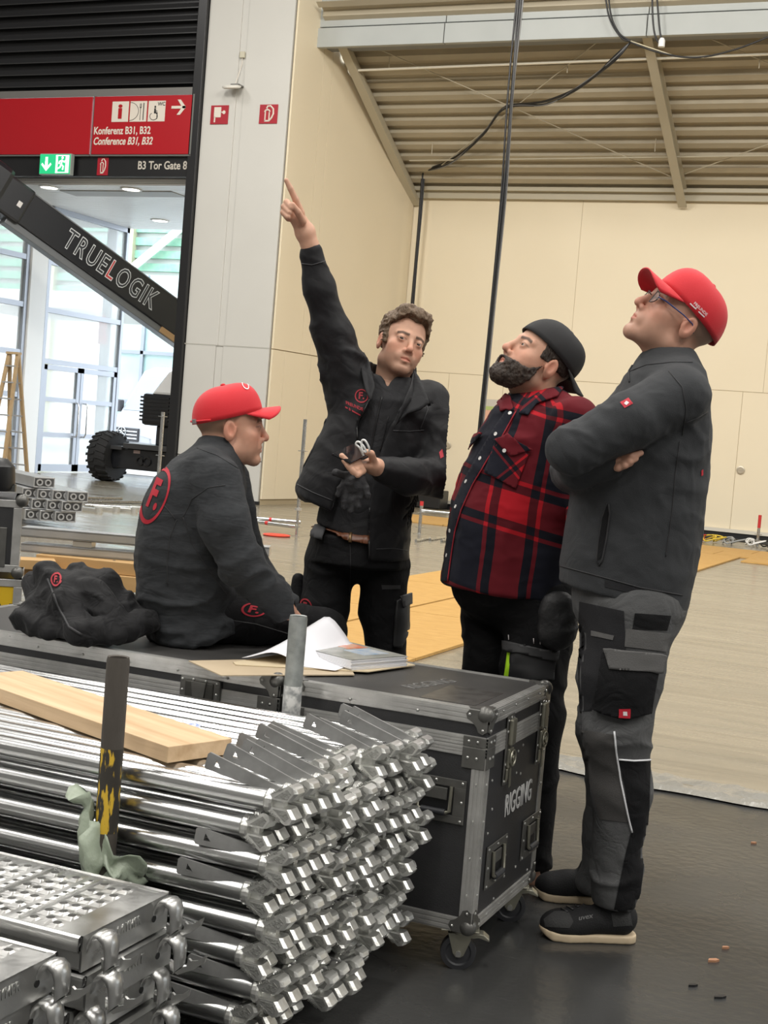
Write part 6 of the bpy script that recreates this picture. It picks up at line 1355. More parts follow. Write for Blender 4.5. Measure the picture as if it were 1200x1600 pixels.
# side hair between cap and ear
def sideh(p):
    q = HE.loc(p); ax = np.abs(q[:, 0]); d = HE.sdf(p, jaw=1.1)-.004; d = np.maximum(d, q[:, 2]-.045); d = np.maximum(d, -.012-q[:, 2]-.5*np.minimum(q[:, 1]+.01, 0)*-1*0); d = np.maximum(d, q[:, 1]-.036); d = np.maximum(d, .05-ax); e = ell(np.stack([ax, q[:, 1], q[:, 2]], 1), (.08, -.012, -.02), (.016, .021, .034)); return smax(d, -e, .002)
E_.sdf('hair', sideh, *bnd([HE.c], .15), .0034, hair_mat('hair_dark', (.020, .013, .009), (.04, .027, .018)), fold=[dict(amp=.003, fr=70, seed=2, squash=1.)])
# ================================================================== PERSON B: dark softshell jacket, pointing up
dB = 4.76
Bp = Person('person', 'bareheaded person in open black softshell jacket pointing upward with one arm', (560, 1330), dB)
M_soft = pm('softshell_black', (.0088, .0088, .0102), .62, bump=(500, .12), var=(7, (.0115, .0115, .013)), sheen=.04, spec=.25, wr=(10, .24, .9)); M_inner = pm('inner_shirt_grey', (.019, .019, .021), .8, bump=(420, .2), var=(40, (.027, .027, .029)), spec=.25, wr=(15, .3, .8))
tS = torso_fn([(588, 577, 640, .072), (606, 562, 662, .10), (628, 548, 682, .125), (665, 532, 676, .135), (720, 517, 662, .137), (780, 505, 648, .137), (835, 490, 634, .137), (872, 488, 634, .14)], dB)
def innerB(p):
    d = tS(p, 0, True); b0 = LV(488, 812, dB); b1_ = LV(578, 845, dB); d = np.maximum(d, b0[2]+(b1_[2]-b0[2])/(b1_[0]-b0[0])*(p[:, 0]-b0[0])-p[:, 2]); c = cone(p, LV(608, 612, dB), LV(612, 580, dB-.01), .078, .064); top = LV(610, 588, dB); c = np.maximum(c, p[:, 2]-top[2]-.0+.35*np.clip(-(p[:, 1]-dB)-.02, 0, 1)); c = smax(c, -cone(p, LV(606, 640, dB), LV(613, 560, dB), .058, .056), .003); vz = LV(604, 607, dB)[2]; vw = np.clip((p[:, 2]-vz)*.62, 0, 1); vo = np.maximum(np.abs(p[:, 0]-LV(606, 600, dB)[0])-vw, p[:, 1]-dB); vo = np.maximum(vo, vz-p[:, 2]); return smax(smin(d, c, .012), -vo, .004)
lo, hi = bnd([LV(470, 885, dB), LV(700, 575, dB)], .03); lo[1] = dB-.22; hi[1] = dB+.22
inn = Bp.sdf('shirt', innerB, lo, hi, .006, M_inner, fold=[dict(amp=.007, fr=9, seed=8, axis=(.3, 0, 1), squash=1.6)]); bi = Bp.bvh
tJ = torso_fn([(590, 568, 652, .085), (610, 548, 676, .12), (640, 522, 688, .155), (700, 492, 674, .165), (760, 464, 657, .17), (800, 456, 646, .172), (840, 456, 641, .17), (890, 470, 639, .165)], dB)
sR = LV(547, 607, 4.74); sL = LV(668, 632, 4.76); eL = LV(682, 745, 4.66); wL = LV(597, 733, 4.44)
edge = np.array([[LV(0, 0, 1)[2]]*3])  # opening edges (z, left r, right r) on the jacket front
ED = np.array(sorted([(LV(x0, y, 4.6)[2], LV(x0, y, 4.6)[0], LV(x1, y, 4.6)[0]) for y, x0, x1 in ((585, 585, 648), (620, 578, 634), (665, 557, 608), (692, 558, 598), (725, 544, 588), (757, 529, 581), (797, 517, 579), (830, 515, 578), (895, 515, 576))]))
hl0 = LV(447, 768, 4.62); hl1 = LV(525, 803, 4.62); hr0 = LV(577, 876, 4.62); hr1 = LV(640, 880, 4.62)
def jackB(p):
    d = np.maximum(tJ(p, 0, False), p[:, 2]-tJ.A[-1, 0])
    d = smin(d, chain(p, [(sR, .092), (LV(520, 522, 4.7), .066), (LV(499, 452, 4.67), .049), (LV(487, 396, 4.65), .039)], .03), .04)
    arm = chain(p, [(sL, .082), (LV(682, 690, 4.72), .070), (eL, .066), (LV(640, 745, 4.53), .056), (wL, .042)], .025); d = smin(d, arm, .022)
    inner = tS(p, .006, False); d = smax(d, -inner, .004)
    # collar, standing and folded open
    c = cone(p, LV(608, 606, dB+.015), LV(612, 574, dB+.03), .098, .083); top = LV(610, 578, dB); c = np.maximum(c, p[:, 2]-top[2]-.02+.9*np.clip(dB-.02-p[:, 1], 0, 1)); c = smax(c, -cone(p, LV(607, 640, dB), LV(613, 555, dB), .074, .074), .003); d = smin(d, c, .012)
    # cuffs trimmed
    cd = LV(487, 392, 4.65)-LV(499, 452, 4.67); cd /= np.linalg.norm(cd); d = smax(d, (p-LV(484, 381, 4.645))@cd, .004)
    # front opening
    zl = np.interp(p[:, 2], ED[:, 0], ED[:, 1]); zr = np.interp(p[:, 2], ED[:, 0], ED[:, 2]); front = p[:, 1]-(dB-.01); op = np.maximum(np.maximum(zl-p[:, 0], p[:, 0]-zr), front)
    armz = np.minimum(arm, 9); op = np.where(armz < .012, 1, op); d = smax(d, -op, .006)
    # hems: lifted on the raised-arm side, lower on the other
    zh = np.interp(p[:, 0], [hl0[0], hl1[0], hl1[0]+.03, hr0[0], hr1[0]], [hl0[2], hl1[2], hl1[2]-.02, hr0[2], hr1[2]]); back = np.clip((p[:, 1]-dB)/.1, 0, 1); zh = zh*(1-back)+(hl1[2]+.015)*back; arm_d = np.where(arm < .01, -1, 1)
    d = smax(d, np.where(arm < .01, -1, zh-p[:, 2]), .005); return d
lo, hi = bnd([LV(440, 900, dB), LV(700, 370, dB)], .05); lo[1] = 4.36; hi[1] = 5.0
armm = lambda V: .45+1.0*np.exp(-(np.linalg.norm(V-eL, axis=1)/.16)**2)+.9*np.exp(-(np.linalg.norm(V-LV(535, 560, 4.7), axis=1)/.13)**2)
jB = Bp.sdf('jacket', jackB, lo, hi, .006, M_soft, fold=[dict(amp=.013, fr=8, seed=1.9, axis=(.4, .2, 1), squash=1.9, mask=armm), dict(amp=.004, fr=21, seed=5, axis=(.5, 0, 1), squash=1.5, mask=armm)]); bB = Bp.bvh
M_sea2 = pm('softshell_seam', (.030, .030, .033), .6); M_redemb = pm('emblem_red', (.36, .022, .035), .7)
Bp.line('pocket_zip', [(510, 655), (490, 700), (468, 742)], bB, M_sea2, jB, .0028, .001); disc(Bp, 468, 742, bB, pm('zip_pull', (.5, .5, .5), .3, .8), jB, .005, 'zip_pull')
Bp.line('hem_seam', [(455, 752), (490, 770), (524, 784)], bB, M_sea2, jB, .002, .0008); Bp.line('hem_seam', [(588, 858), (612, 857), (637, 860)], bB, M_sea2, jB, .002, .0008)
Bp.line('yoke_seam', [(614, 673), (640, 674), (662, 672)], bB, M_sea2, jB, .002, .0008); Bp.line('front_zip', [(581, 758), (578, 800), (577, 840), (578, 872)], bB, M_black, jB, .004, .001); Bp.line('front_zip', [(577, 622), (557, 667), (558, 692), (530, 757), (518, 795)], bB, M_black, jB, .0035, .001)
Bp.line('sleeve_seam', [(662, 612), (668, 640), (656, 672)], bB, M_sea2, jB, .002, .0008); Bp.line('cuff_seam', [(472, 412), (488, 414), (508, 408)], bB, M_sea2, jB, .0022, .0008)
logo(Bp, (565, 619), (10.4, .8), (.6, -11), bB, M_redemb, jB)
Bp.decal('lettering', text_mesh('FREUNDE', 1, extrude=0, bold=.02), (554, 635), (6.2, 2.6), (-1., -7.5), bB, M_redemb, jB, .002, 1); Bp.decal('lettering', text_mesh('&', 1, extrude=0, bold=.02), (547, 640), (5., 2.4), (-1, -6), bB, M_redemb, jB, .002, 1)
for x0, x1 in ((-1.6, -.7), (.8, 3.6)): Bp.decal('worn_print', bar_mesh(x0, x1, .4), (547, 640), (4.4, 2.4), (-1, -6), bB, M_redemb, jB, .002, .4)
Bp.drape('sleeve_tag', [(686, 707), (691, 702), (693, 714), (688, 717)], bB, M_redtag, jB, .002, 2)
# broad open collar flaps

def flap(pts):
    V = [LV(x, y, d) for x, y, d in pts]; k = len(V); c = sum(V)/k
    n = np.cross(V[2]-V[0], V[1]-V[0]); n = n/np.linalg.norm(n); n = n if n[1] < 0 else -n
    V2 = V+[c+n*.006]; F = [(i, (i+1) % k, k) for i in range(k)]
    o = Bp.raw('lapel', V2, F, M_soft, jB); md = o.modifiers.new('sub', 'SUBSURF'); md.subdivision_type = 'SIMPLE'; md.levels = 2; md.render_levels = 2
    md = o.modifiers.new('solidify', 'SOLIDIFY'); md.thickness = .006; return o
flap([(646, 577, 4.70), (655, 590, 4.665), (664, 612, 4.625), (671, 630, 4.60), (657, 641, 4.585), (637, 647, 4.575), (618, 665, 4.57), (628, 634, 4.575), (639, 606, 4.62)])
flap([(560, 549, 4.76), (570, 553, 4.74), (577, 565, 4.70), (581, 585, 4.655), (586, 606, 4.61), (579, 628, 4.58), (571, 612, 4.60), (565, 585, 4.65)])
Bp.line('shirt_zip', [(597, 620), (590, 650), (580, 700), (575, 735)], bi, M_black, inn, .003, .001); Bp.line('pocket_zip', [(607, 650), (600, 680), (594, 705)], bi, M_black, inn, .002, .001)
# trousers, belt
M_tB = pm('trouser_black_b', (.0075, .0075, .0085), .78, bump=(380, .2), spec=.25, wr=(14, .3, .8))
hR = LV(517, 880, dB); kR = LV(508, 1060, dB-.02); aR = LV(505, 1310, dB); hL = LV(600, 885, dB); kL = LV(606, 1065, dB); aL = LV(615, 1315, dB)
def trouB(p):
    d = ell(p, LV(562, 862, dB), (.152, .125, .105)); d = smin(d, chain(p, [(hR, .088), (LV(507, 950, dB), .076), (kR, .066), (aR, .06)], .03), .035); d = smin(d, chain(p, [(hL, .086), (LV(598, 955, dB), .074), (kL, .066), (aL, .06)], .03), .012)
    d = smin(d, tS(p, .006, False)+np.maximum(0, p[:, 2]-LV(560, 835, dB)[2])*5+np.maximum(0, LV(560, 880, dB)[2]-p[:, 2])*5, .02); top = LV(490, 803, dB); slope = (LV(632, 850, dB)[2]-top[2])/(LV(632, 850, dB)[0]-top[0]); return np.maximum(np.maximum(d, p[:, 2]-(top[2]+slope*(p[:, 0]-top[0]))), .04-p[:, 2])
lo, hi = bnd([hR, aR, hL, aL, LV(480, 800, dB), LV(640, 800, dB)], .09); lo[2] = 0; lo[1] = dB-.2; hi[1] = dB+.2
pB = Bp.sdf('trousers', trouB, lo, hi, .0068, M_tB, fold=[dict(amp=.009, fr=8, seed=3.2, axis=(0, 0, 1), squash=1.5)]); bq = Bp.bvh
M_belt = pm('belt_brown', (.16, .050, .016), .4, var=(25, (.11, .033, .011)), bump=(80, .1))
be = Bp.drape('belt', [(486, 806), (510, 817), (545, 829), (577, 836), (578, 851), (546, 845), (512, 834), (486, 822)], bq, M_belt, pB, .013, thick=.004); Bp.drape('belt_buckle', [(545, 827), (549, 828), (550, 848), (545, 847)], bq, pm('buckle_brass', (.12, .07, .03), .35, .6), be, .017, 2, thick=.003)
Bp.drape('belt_tab', [(493, 801), (512, 808), (508, 843), (492, 838)], bq, pm('tab_grey', (.055, .056, .06), .7), pB, .017, thick=.004)
Bp.line('fly_seam', [(547, 850), (548, 890), (546, 930)], bq, M_sea2, pB, .0016); Bp.drape('tool_loop', [(596, 914), (625, 914), (625, 920), (597, 921)], bq, pm('loop_grey', (.04, .04, .042), .7), pB, .003)
Bp.drape('cargo_pocket', [(617, 938), (634, 930), (634, 985), (624, 1012), (612, 1010)], bq, pm('pocket_black2', (.02, .02, .021), .5), pB, .010, thick=.012); Bp.drape('pocket_flap', [(620, 930), (635, 924), (635, 944), (624, 950)], bq, pm('flap_grey', (.05, .05, .052), .5), pB, .020, thick=.006)
logo(Bp, (479, 948), (9.5, 2), (-1, -13), bq, M_redemb, pB)
def pouchB(p): return cone(p, LV(466, 905, dB+.02), LV(463, 950, dB+.02), .022, .030)
Bp.sdf('side_pocket', pouchB, *bnd([LV(466, 905, dB), LV(463, 950, dB)], .06), .006, M_tB, parent=pB, bvh=False)
for a_ in (aR, aL): shoe(Bp, (a_[0]+.03, a_[1]-.20, 0), (a_[0], a_[1]+.08, 0), M_shoe, MATS['sole_black'])
# head
HB = Head((0, 0, 0), (629, 535), dB, (.331, -.926, .10), (.218, .16, .94), .955)
def neckB(p): return smin(HB.sdf(p, jaw=.93, nose=.95, opened=.0025), cone(p, HB.w((0, -.025, -.075)), LV(608, 625, dB), .055, .060), .028)
def coreB(p): return smin(np.maximum(tS(p, -.035, True), 1.2-p[:, 2]), smin(chain(p, [(LV(570, 760, dB), .06), (hR, .05), (kR, .045), (aR, .035)], .02), chain(p, [(hL, .05), (kL, .045), (aL, .035)], .02), .03), .05)
# pointing hand: forearm, palm, index finger up, other fingers curled, thumb across
wr = LV(485, 386, 4.645); palm = LV(471, 352, 4.63); kn = [LV(465, 330, 4.62), LV(458, 333, 4.61), LV(454, 339, 4.61), LV(452, 346, 4.615)]
def handR(p):
    d = chain(p, [(LV(489, 405, 4.65), .030), (wr, .0275), (LV(478, 366, 4.635), .031)], .015); d = smin(d, cone(p, LV(475, 358, 4.635), LV(463, 338, 4.62), .029, .026, (0, 1, 0), .62), .018)
    d = smin(d, chain(p, [(LV(470, 332, 4.62), .0125), (LV(462, 312, 4.605), .0108), (LV(454, 295, 4.595), .0095), (LV(447.5, 282, 4.59), .0078)], .003), .006)
    for k, (a, b_, c_) in enumerate((((460, 328), (448, 316), (455, 325)), ((454, 334), (444, 323), (452, 332)), ((451, 341), (443, 332), (450, 339)))):
        d = smin(d, chain(p, [(LV(*a, 4.615), .0115), (LV(*b_, 4.575), .0105), (LV(*c_, 4.555), .0090)], .003), .0035)
    d = smin(d, chain(p, [(LV(473, 346, 4.60), .0130), (LV(465, 331, 4.572), .0112), (LV(457, 320, 4.556), .0092)], .003), .006); return d
# hand holding the phone
pc = LV(553, 714, 4.33)
def handL(p):
    d = chain(p, [(wL, .030), (LV(583, 728, 4.40), .028)], .015); d = smin(d, cone(p, LV(580, 727, 4.39), LV(562, 727, 4.36), .030, .026, (0, 0, 1), .6), .015)
    for a, b_, c_, r_ in (((560, 722), (543, 722), (534, 712), .0100), ((562, 727), (547, 730), (538, 720), .0102), ((565, 732), (552, 737), (543, 727), .0098), ((568, 736), (559, 742), (550, 734), .0088)):
        d = smin(d, chain(p, [(LV(*a, 4.325), r_*1.05), (LV(*b_, 4.265), r_), (LV(*c_, 4.26), r_*.85)], .003), .0035)
    d = smin(d, chain(p, [(LV(584, 722, 4.37), .0125), (LV(580, 709, 4.33), .0110), (LV(573, 706, 4.305), .0090)], .003), .006); return d
def colB(V): return HB.colours(V, (.62, .36, .25), stubble=.28, brow=(.06, .037, .024))
lo1, hi1 = bnd([HB.c], .165); lo1[2] -= .05
body_mesh(Bp, [(neckB, lo1, hi1, .0025), (handR, *bnd([LV(489, 405, 4.65), LV(440, 278, 4.57)], .045), .0024), (handL, *bnd([wL, LV(530, 705, 4.22), LV(560, 745, 4.3)], .04), .0024), (coreB, *bnd([aR, aL, LV(610, 600, dB), LV(490, 800, dB-.1), LV(660, 800, dB+.1)], .06), .014)], colB)
HB.eyes(Bp, (-.35, -.10))
def hairB(p):
    q = HB.loc(p); ax = np.abs(q[:, 0]); top = ell(q, (0, -.010, .045), (.080, .100, .074)); top = smin(top, ell(q, (0, .050, .088), (.056, .042, .028)), .03); side = HB.sdf(p)/HB.k-.006
    line = .030+.45*np.clip(q[:, 1]-.03, 0, 1)+.10*(q[:, 1] > .07); d1 = np.maximum(top-.004, (.036+.42*np.clip(q[:, 1]-.0, 0, 1)+.008*np.sin(ax*60))-q[:, 2])
    low = .004-.075*np.clip((-q[:, 1]-.028)/.03, 0, 1)-.03*(np.abs(q[:, 1]-.016) < .010); d2 = np.maximum(np.maximum(side, low-q[:, 2]), q[:, 1]-.026+.25*np.maximum(q[:, 2]-.02, -.1)*0); d2 = np.maximum(d2, -(ell(np.stack([ax, q[:, 1], q[:, 2]], 1), (.080, -.012, -.020), (.020, .024, .037))))
    return smin(d1, d2, .008)*HB.k
Bp.sdf('hair', hairB, *bnd([HB.c], .165), .0030, hair_mat('hair_brown', (.105, .065, .036), (.19, .125, .075)), fold=[dict(amp=.012, fr=30, seed=2, squash=1., mask=lambda V: .25+np.clip(HB.loc(V)[:, 2]/.08, 0, 1)), dict(amp=.008, fr=62, seed=5, squash=1.)])
# phone with cable, gloves held in the same hand
ph = thing('phone', 'black smartphone held in one hand with white cable on it', 'phone', toW(LV(549, 711, 4.315)), YAW)
ex_ = LV(569.5, 710, 4.29)-LV(544, 698, 4.31); ey_ = LV(544, 697, 4.37)-LV(530, 714, 4.27); Mp = frame((0, 0, 0), ex_, ey_)
MB().box(-.035, .035, -.068, .068, 0, .008, M=Mp).build('body', pm('phone_black', (.008, .008, .009), .2), ph, bevel=.004); MB().box(-.032, .032, -.064, .064, .008, .0086, M=Mp).build('screen', pm('phone_glass', (.012, .012, .014), .05), ph)
cbp = [LV(568, 712, 4.28), LV(562, 700, 4.27), LV(556, 694, 4.27), (LV(560, 690, 4.265)), LV(568, 697, 4.26), LV(572, 706, 4.265), LV(566, 703, 4.26), LV(565, 690, 4.26), LV(570, 688, 4.255), LV(576, 698, 4.26), LV(577, 705, 4.27)]
def smooth_path(pts, n=6):
    pts = [np.asarray(p, float) for p in pts]; out = []
    for i in range(len(pts)-1):
        p0, p1, p2, p3 = pts[max(i-1, 0)], pts[i], pts[i+1], pts[min(i+2, len(pts)-1)]
        for k in range(n):
            t = k/n; out.append(.5*((2*p1)+(-p0+p2)*t+(2*p0-5*p1+4*p2-p3)*t*t+(-p0+3*p1-3*p2+p3)*t**3))
    return out+[pts[-1]]
w_cb = tag(MB().tube([toW(q) for q in smooth_path(cbp)], .0032, 8).build('white_cable', pm('cable_white', (.8, .8, .78), .4), None, 180), 'short white charging cable looped over the phone', 'cable')
def gloves(p):
    d = chain(p, [(LV(562, 742, 4.36), .020), (LV(553, 756, 4.35), .032)], .02)
    for a, b_, c_ in (((543, 750), (533, 762), (528, 772)), ((545, 758), (540, 778), (538, 791)), ((553, 762), (551, 782), (548, 796)), ((560, 760), (561, 778), (560, 790)), ((566, 752), (572, 766), (575, 776)), ((548, 742), (532, 741), (523, 738))):
        d = smin(d, chain(p, [(LV(*a, 4.35), .014), (LV(*b_, 4.345), .0115), (LV(*c_, 4.345), .0095)], .003), .006)
    return d
Gv, Gq = surf(gloves, *bnd([LV(520, 735, 4.35), LV(580, 800, 4.35)], .045), .0034); Gv = folds(Gv, vnormals(Gv, Gq), .006, 22, 3.)
me = bpy.data.meshes.new('work_gloves'); gb_ = LV(555, 770, 4.3); me.from_pydata((Gv-gb_).tolist(), [], Gq.tolist()); me.materials.append(pm('glove_black', (.028, .028, .031), .7, bump=(200, .3))); me.polygons.foreach_set('use_smooth', [True]*len(me.polygons))
go_ = tag(link('work_gloves', me), 'pair of dark work gloves hanging from the hand under the phone', 'gloves'); go_.location = toW(gb_); go_.rotation_euler = (0, 0, YAW)
# ================================================================== PERSON C: seated on the long case
dC = 4.30
Cp = Person('person', 'person in dark grey longsleeve and red cap sitting on the long case', (300, 980), dC); 
M_heather = pm('heather_grey', (.018, .020, .0225), .8, bump=(500, .2), var=(55, (.034, .0365, .040), 1.5), stretch=(1, 1, 3), sheen=.05, spec=.25, wr=(9, .22, .8))
tC = torso_fn([(682, 318, 372, .066), (702, 303, 378, .095), (722, 272, 381, .155, .0), (750, 245, 383, .195), (775, 231, 383, .205), (800, 223, 383, .205), (850, 214, 382, .205), (900, 213, 375, .20), (945, 217, 372, .19), (992, 236, 376, .185)], dC)
sC = LV(338, 755, 4.14); eC = LV(378, 882, 4.08); wC = LV(440, 947, 4.16); sC2 = LV(350, 750, 4.46); eC2 = LV(385, 880, 4.55); wC2 = LV(445, 945, 4.40)
def shirtC(p):
    d = np.maximum(tC(p, 0, False), p[:, 2]-tC.A[-1, 0]); d = smin(d, cone(p, LV(325, 728, 4.16), LV(335, 728, 4.44), .055, .055), .05)
    d = smin(d, chain(p, [(sC, .080), (LV(352, 820, 4.09), .072), (eC, .064), (LV(412, 920, 4.12), .052), (wC, .041)], .02), .016); d = smin(d, chain(p, [(sC2, .08), (eC2, .064), (wC2, .042)], .02), .02)
    c = cone(p, LV(341, 715, dC), LV(346, 686, dC), .078, .068); top = LV(342, 693, dC); c = np.maximum(c, p[:, 2]-top[2]+.22*(p[:, 0]-top[0])); c = smax(c, -cone(p, LV(340, 730, dC), LV(350, 660, dC), .062, .058), .003); d = smin(d, c, .012)
    return np.maximum(d, .697-p[:, 2]+.06*np.clip((p[:, 0]-LV(330, 980, 4.2)[0])/.1, 0, 1))
lo, hi = bnd([LV(205, 1005, dC), LV(460, 675, dC)], .04); lo[1] = 3.93; hi[1] = 4.72
wm_ = lambda V: .4+1.0*np.clip((1.0-V[:, 2])/.15, 0, 1)+.8*np.exp(-(np.linalg.norm(V-eC, axis=1)/.15)**2)
sCo = Cp.sdf('shirt', shirtC, lo, hi, .0062, M_heather, fold=[dict(amp=.013, fr=8, seed=2.9, axis=(-.25, 0, 1), squash=2.3, mask=wm_), dict(amp=.004, fr=20, seed=8, axis=(0, 0, 1), squash=2., mask=wm_)]); bC = Cp.bvh
for ln in ([(286, 808), (300, 780), (325, 762), (352, 758)], [(276, 812), (265, 840), (261, 880), (262, 915)], [(286, 808), (300, 850), (325, 890), (355, 930)], [(257, 790), (275, 812)]): Cp.line('seam', ln, bC, M_seam, sCo, .0015)
Cp.line('collar_seam', [(308, 700), (340, 712), (372, 732)], bC, M_seam, sCo, .0015)
M_lred = pm('print_red', (.42, .012, .028), .7)
Cp.decal('emblem', ring_mesh(.85, 1.0), (243, 774), (17, 9), (17, -44), bC, M_lred, sCo, .002); Cp.decal('emblem', text_mesh('F.', 1.35, extrude=0, bold=.05), (243, 774), (17, 9), (17, -44), bC, M_lred, sCo, .002)
hC = LV(283, 955, 4.22); kC = LV(506, 985, 4.44); hC2 = LV(295, 955, 4.42); kC2 = LV(472, 980, 4.57)
fC = LV(515, 1290, 4.50); fC2 = LV(458, 1290, 4.59)
def trouC(p):
    d = ell(p, (*(LV(300, 955, 4.31)[:2]), .785), (.11, .165, .088)); d = smin(d, chain(p, [(LV(310, 957, 4.24), .086), (LV(400, 968, 4.33), .080), (kC, .066)], .03), .04); d = smin(d, chain(p, [(LV(315, 957, 4.42), .086), (kC2, .066)], .03), .03)
    d = smin(d, chain(p, [(kC, .064), (fC, .056)], .02), .03); d = smin(d, chain(p, [(kC2, .064), (fC2, .056)], .02), .03)
    bx = toW(np.zeros(3)); c_, s_ = math.cos(YAW), math.sin(YAW); Yw = s_*p[:, 0]+c_*p[:, 1]; seat = np.where(Yw < 3.945, .694-p[:, 2], -1); return np.maximum(np.maximum(d, seat), .10-p[:, 2])
lo, hi = bnd([hC, kC, fC, kC2, fC2, hC2], .13); lo[2] = .05
pC = Cp.sdf('trousers', trouC, lo, hi, .0066, M_pblack, fold=[dict(amp=.008, fr=8, seed=4.2, axis=(1, 0, .2), squash=1.6)]); bD_ = Cp.bvh
Cp.drape('grey_panel', [(314, 982), (340, 966), (380, 972), (360, 982)], bD_, M_pdark, pC, .002); Cp.drape('knee_patch', [(468, 984), (490, 972), (512, 985), (523, 1002), (500, 1006), (458, 1004)], bD_, M_pdark, pC, .002)
Cp.line('seam', [(340, 966), (400, 975), (450, 990), (468, 998)], bD_, MATS['trouser_grey'], pC, .0014)
logo(Cp, (396.5, 953), (19.5, 3), (5, -10.5), bD_, M_lred, pC)
for a_ in (fC, fC2): shoe(Cp, (a_[0]+.21, a_[1]+.03, 0), (a_[0]-.06, a_[1]-.01, 0), M_shoe, MATS['sole_black'])
HC = Head((.08, -.012, -.02), (359, 673), dC, (.955, .25, .06), (-.02, 0, 1), 1.01)
def neckC(p): return smin(HC.sdf(p), cone(p, HC.w((0, -.026, -.075)), LV(340, 722, dC), .062, .066), .03)
def coreC(p): return smin(tC(p, -.04, True), smin(chain(p, [(hC, .05), (kC, .045), (fC, .035)], .02), chain(p, [(hC2, .05), (kC2, .045), (fC2, .035)], .02), .03), .05)
def handC(p):
    d = chain(p, [(wC, .032), (LV(450, 955, 4.19), .027)], .012)
    for k in range(4): d = smin(d, chain(p, [(LV(450, 952+2*k, 4.19+.012*k), .0105), (LV(462, 958+2*k, 4.21+.014*k), .0095), (LV(470, 966+1*k, 4.22+.016*k), .0085)], .003), .004)
    return smin(d, chain(p, [(LV(447, 950, 4.17), .011), (LV(456, 953, 4.17), .009)], .003), .005)
def colC(V): return HC.colours(V, (.60, .33, .23), stubble=.10, brow=(.16, .10, .06), scalp=(-.005, (.20, .13, .085), .75))
lo1, hi1 = bnd([HC.c], .165); lo1[2] -= .05
body_mesh(Cp, [(neckC, lo1, hi1, .0026), (handC, *bnd([wC, LV(470, 970, 4.25)], .04), .0028), (coreC, *bnd([hC, kC, fC, hC2, kC2, fC2, LV(340, 700, dC)], .08), .015)], colC)
HC.eyes(Cp)
cC, McC = HC.cap(Cp, M_capred, tilt=.13, lo=.030, strap=math.pi*1.62)
VC = [Vector(v.co) for v in cC.data.vertices]; bc = BVHTree.FromPolygons([Vector(np.array(v)+Cp.base) for v in VC], [tuple(p.vertices) for p in cC.data.polygons])
Cp.decal('front_print', ring_mesh(.75, 1.), (383, 603), (5, 5), (2, -4), bc, M_tagw, cC, .0035, 1)
# ================================================================== JACKET HEAP ON THE LONG CASE
def heap(p):
    d = ell(p, LV(115, 950, 4.16), (.14, .12, .11)); zf = Z1+.006
    for pts in ([((48, 912), .036, 4.22), ((58, 950), .045, 4.12), ((82, 985), .033, 4.02)], [((78, 905), .05, 4.18), ((100, 950), .055, 4.06), ((130, 990), .03, 3.98), ((200, 982), .032, 4.05), ((230, 972), .034, 4.12)],
                [((120, 892), .035, 4.22), ((165, 915), .045, 4.2), ((192, 955), .04, 4.16), ((225, 972), .035, 4.14)], [((35, 965), .035, 4.1), ((120, 992), .028, 3.97), ((180, 995), .022, 4.0)], [((140, 930), .05, 4.1), ((175, 970), .04, 4.05)]):
        d = smin(d, chain(p, [(LV(*q, dd), r) for q, r, dd in pts], .02), .016)
    # deep valleys between the folds
    for a, b_, r in (((62, 905), (88, 985), .014), ((132, 905), (150, 985), .013), ((100, 925), (190, 985), .011)): d = smax(d, -cone(p, LV(*a, 4.03), LV(*b_, 3.95), r, r), .018)
    return np.maximum(d, zf-p[:, 2])
hlo, hhi = bnd([LV(15, 1005, 4.15), LV(245, 870, 4.15)], .06); hlo[1] = 3.86; hhi[1] = 4.36
Hv, Hq = surf(heap, hlo, hhi, .006)
Nn = vnormals(Hv, Hq); Hv = folds(Hv, Nn, .024, 6.5, 1.7, (1, 0, .4), 1.6); Hv = folds(Hv, vnormals(Hv, Hq), .013, 14, 4.1, (1, .3, .5), 1.6); Hv[:, 2] = np.maximum(Hv[:, 2], Z1+.0055)
hb = LV(120, 985, 4.12); hb[2] = Z1+.0055
HP = Person.__new__(Person); HP.base = hb; HP.d = 4.05
HP.root = thing('jacket_heap', 'crumpled black jacket with a red emblem lying on the long case', 'jacket', toW(hb), YAW)
HP.raw('cloth', Hv, Hq, pm('jacket_black', (.006, .006, .007), .7, bump=(450, .15), sheen=.05, spec=.25, wr=(16, .4, .9)), HP.root); bh = BVHTree.FromPolygons([Vector(v) for v in Hv], Hq.tolist())
HP.decal('emblem', ring_mesh(.74, 1.0), (88, 906), (8, 1), (1, -11), bh, M_redemb, HP.root, .003); HP.decal('emblem', text_mesh('F.', 1.3, extrude=0, bold=.05), (88, 906), (8, 1), (1, -11), bh, M_redemb, HP.root, .003)
HP.line('seam', [(75, 905), (88, 940), (108, 980), (128, 992)], bh, pm('jacket_seam', (.02, .02, .022), .6), HP.root, .004, .001)
# ================================================================== MIDDLE GROUND
def LW(px, py, d): return toW(LV(px, py, d))
M_alub = pm('alu_beam', (.58, .59, .60), .38, .75, rvar=(6, .1), var=(5, (.48, .49, .50))); M_wood = pm('timber', (.52, .33, .14), .65, var=(6, (.42, .25, .10)), stretch=(.3, 2, 2))
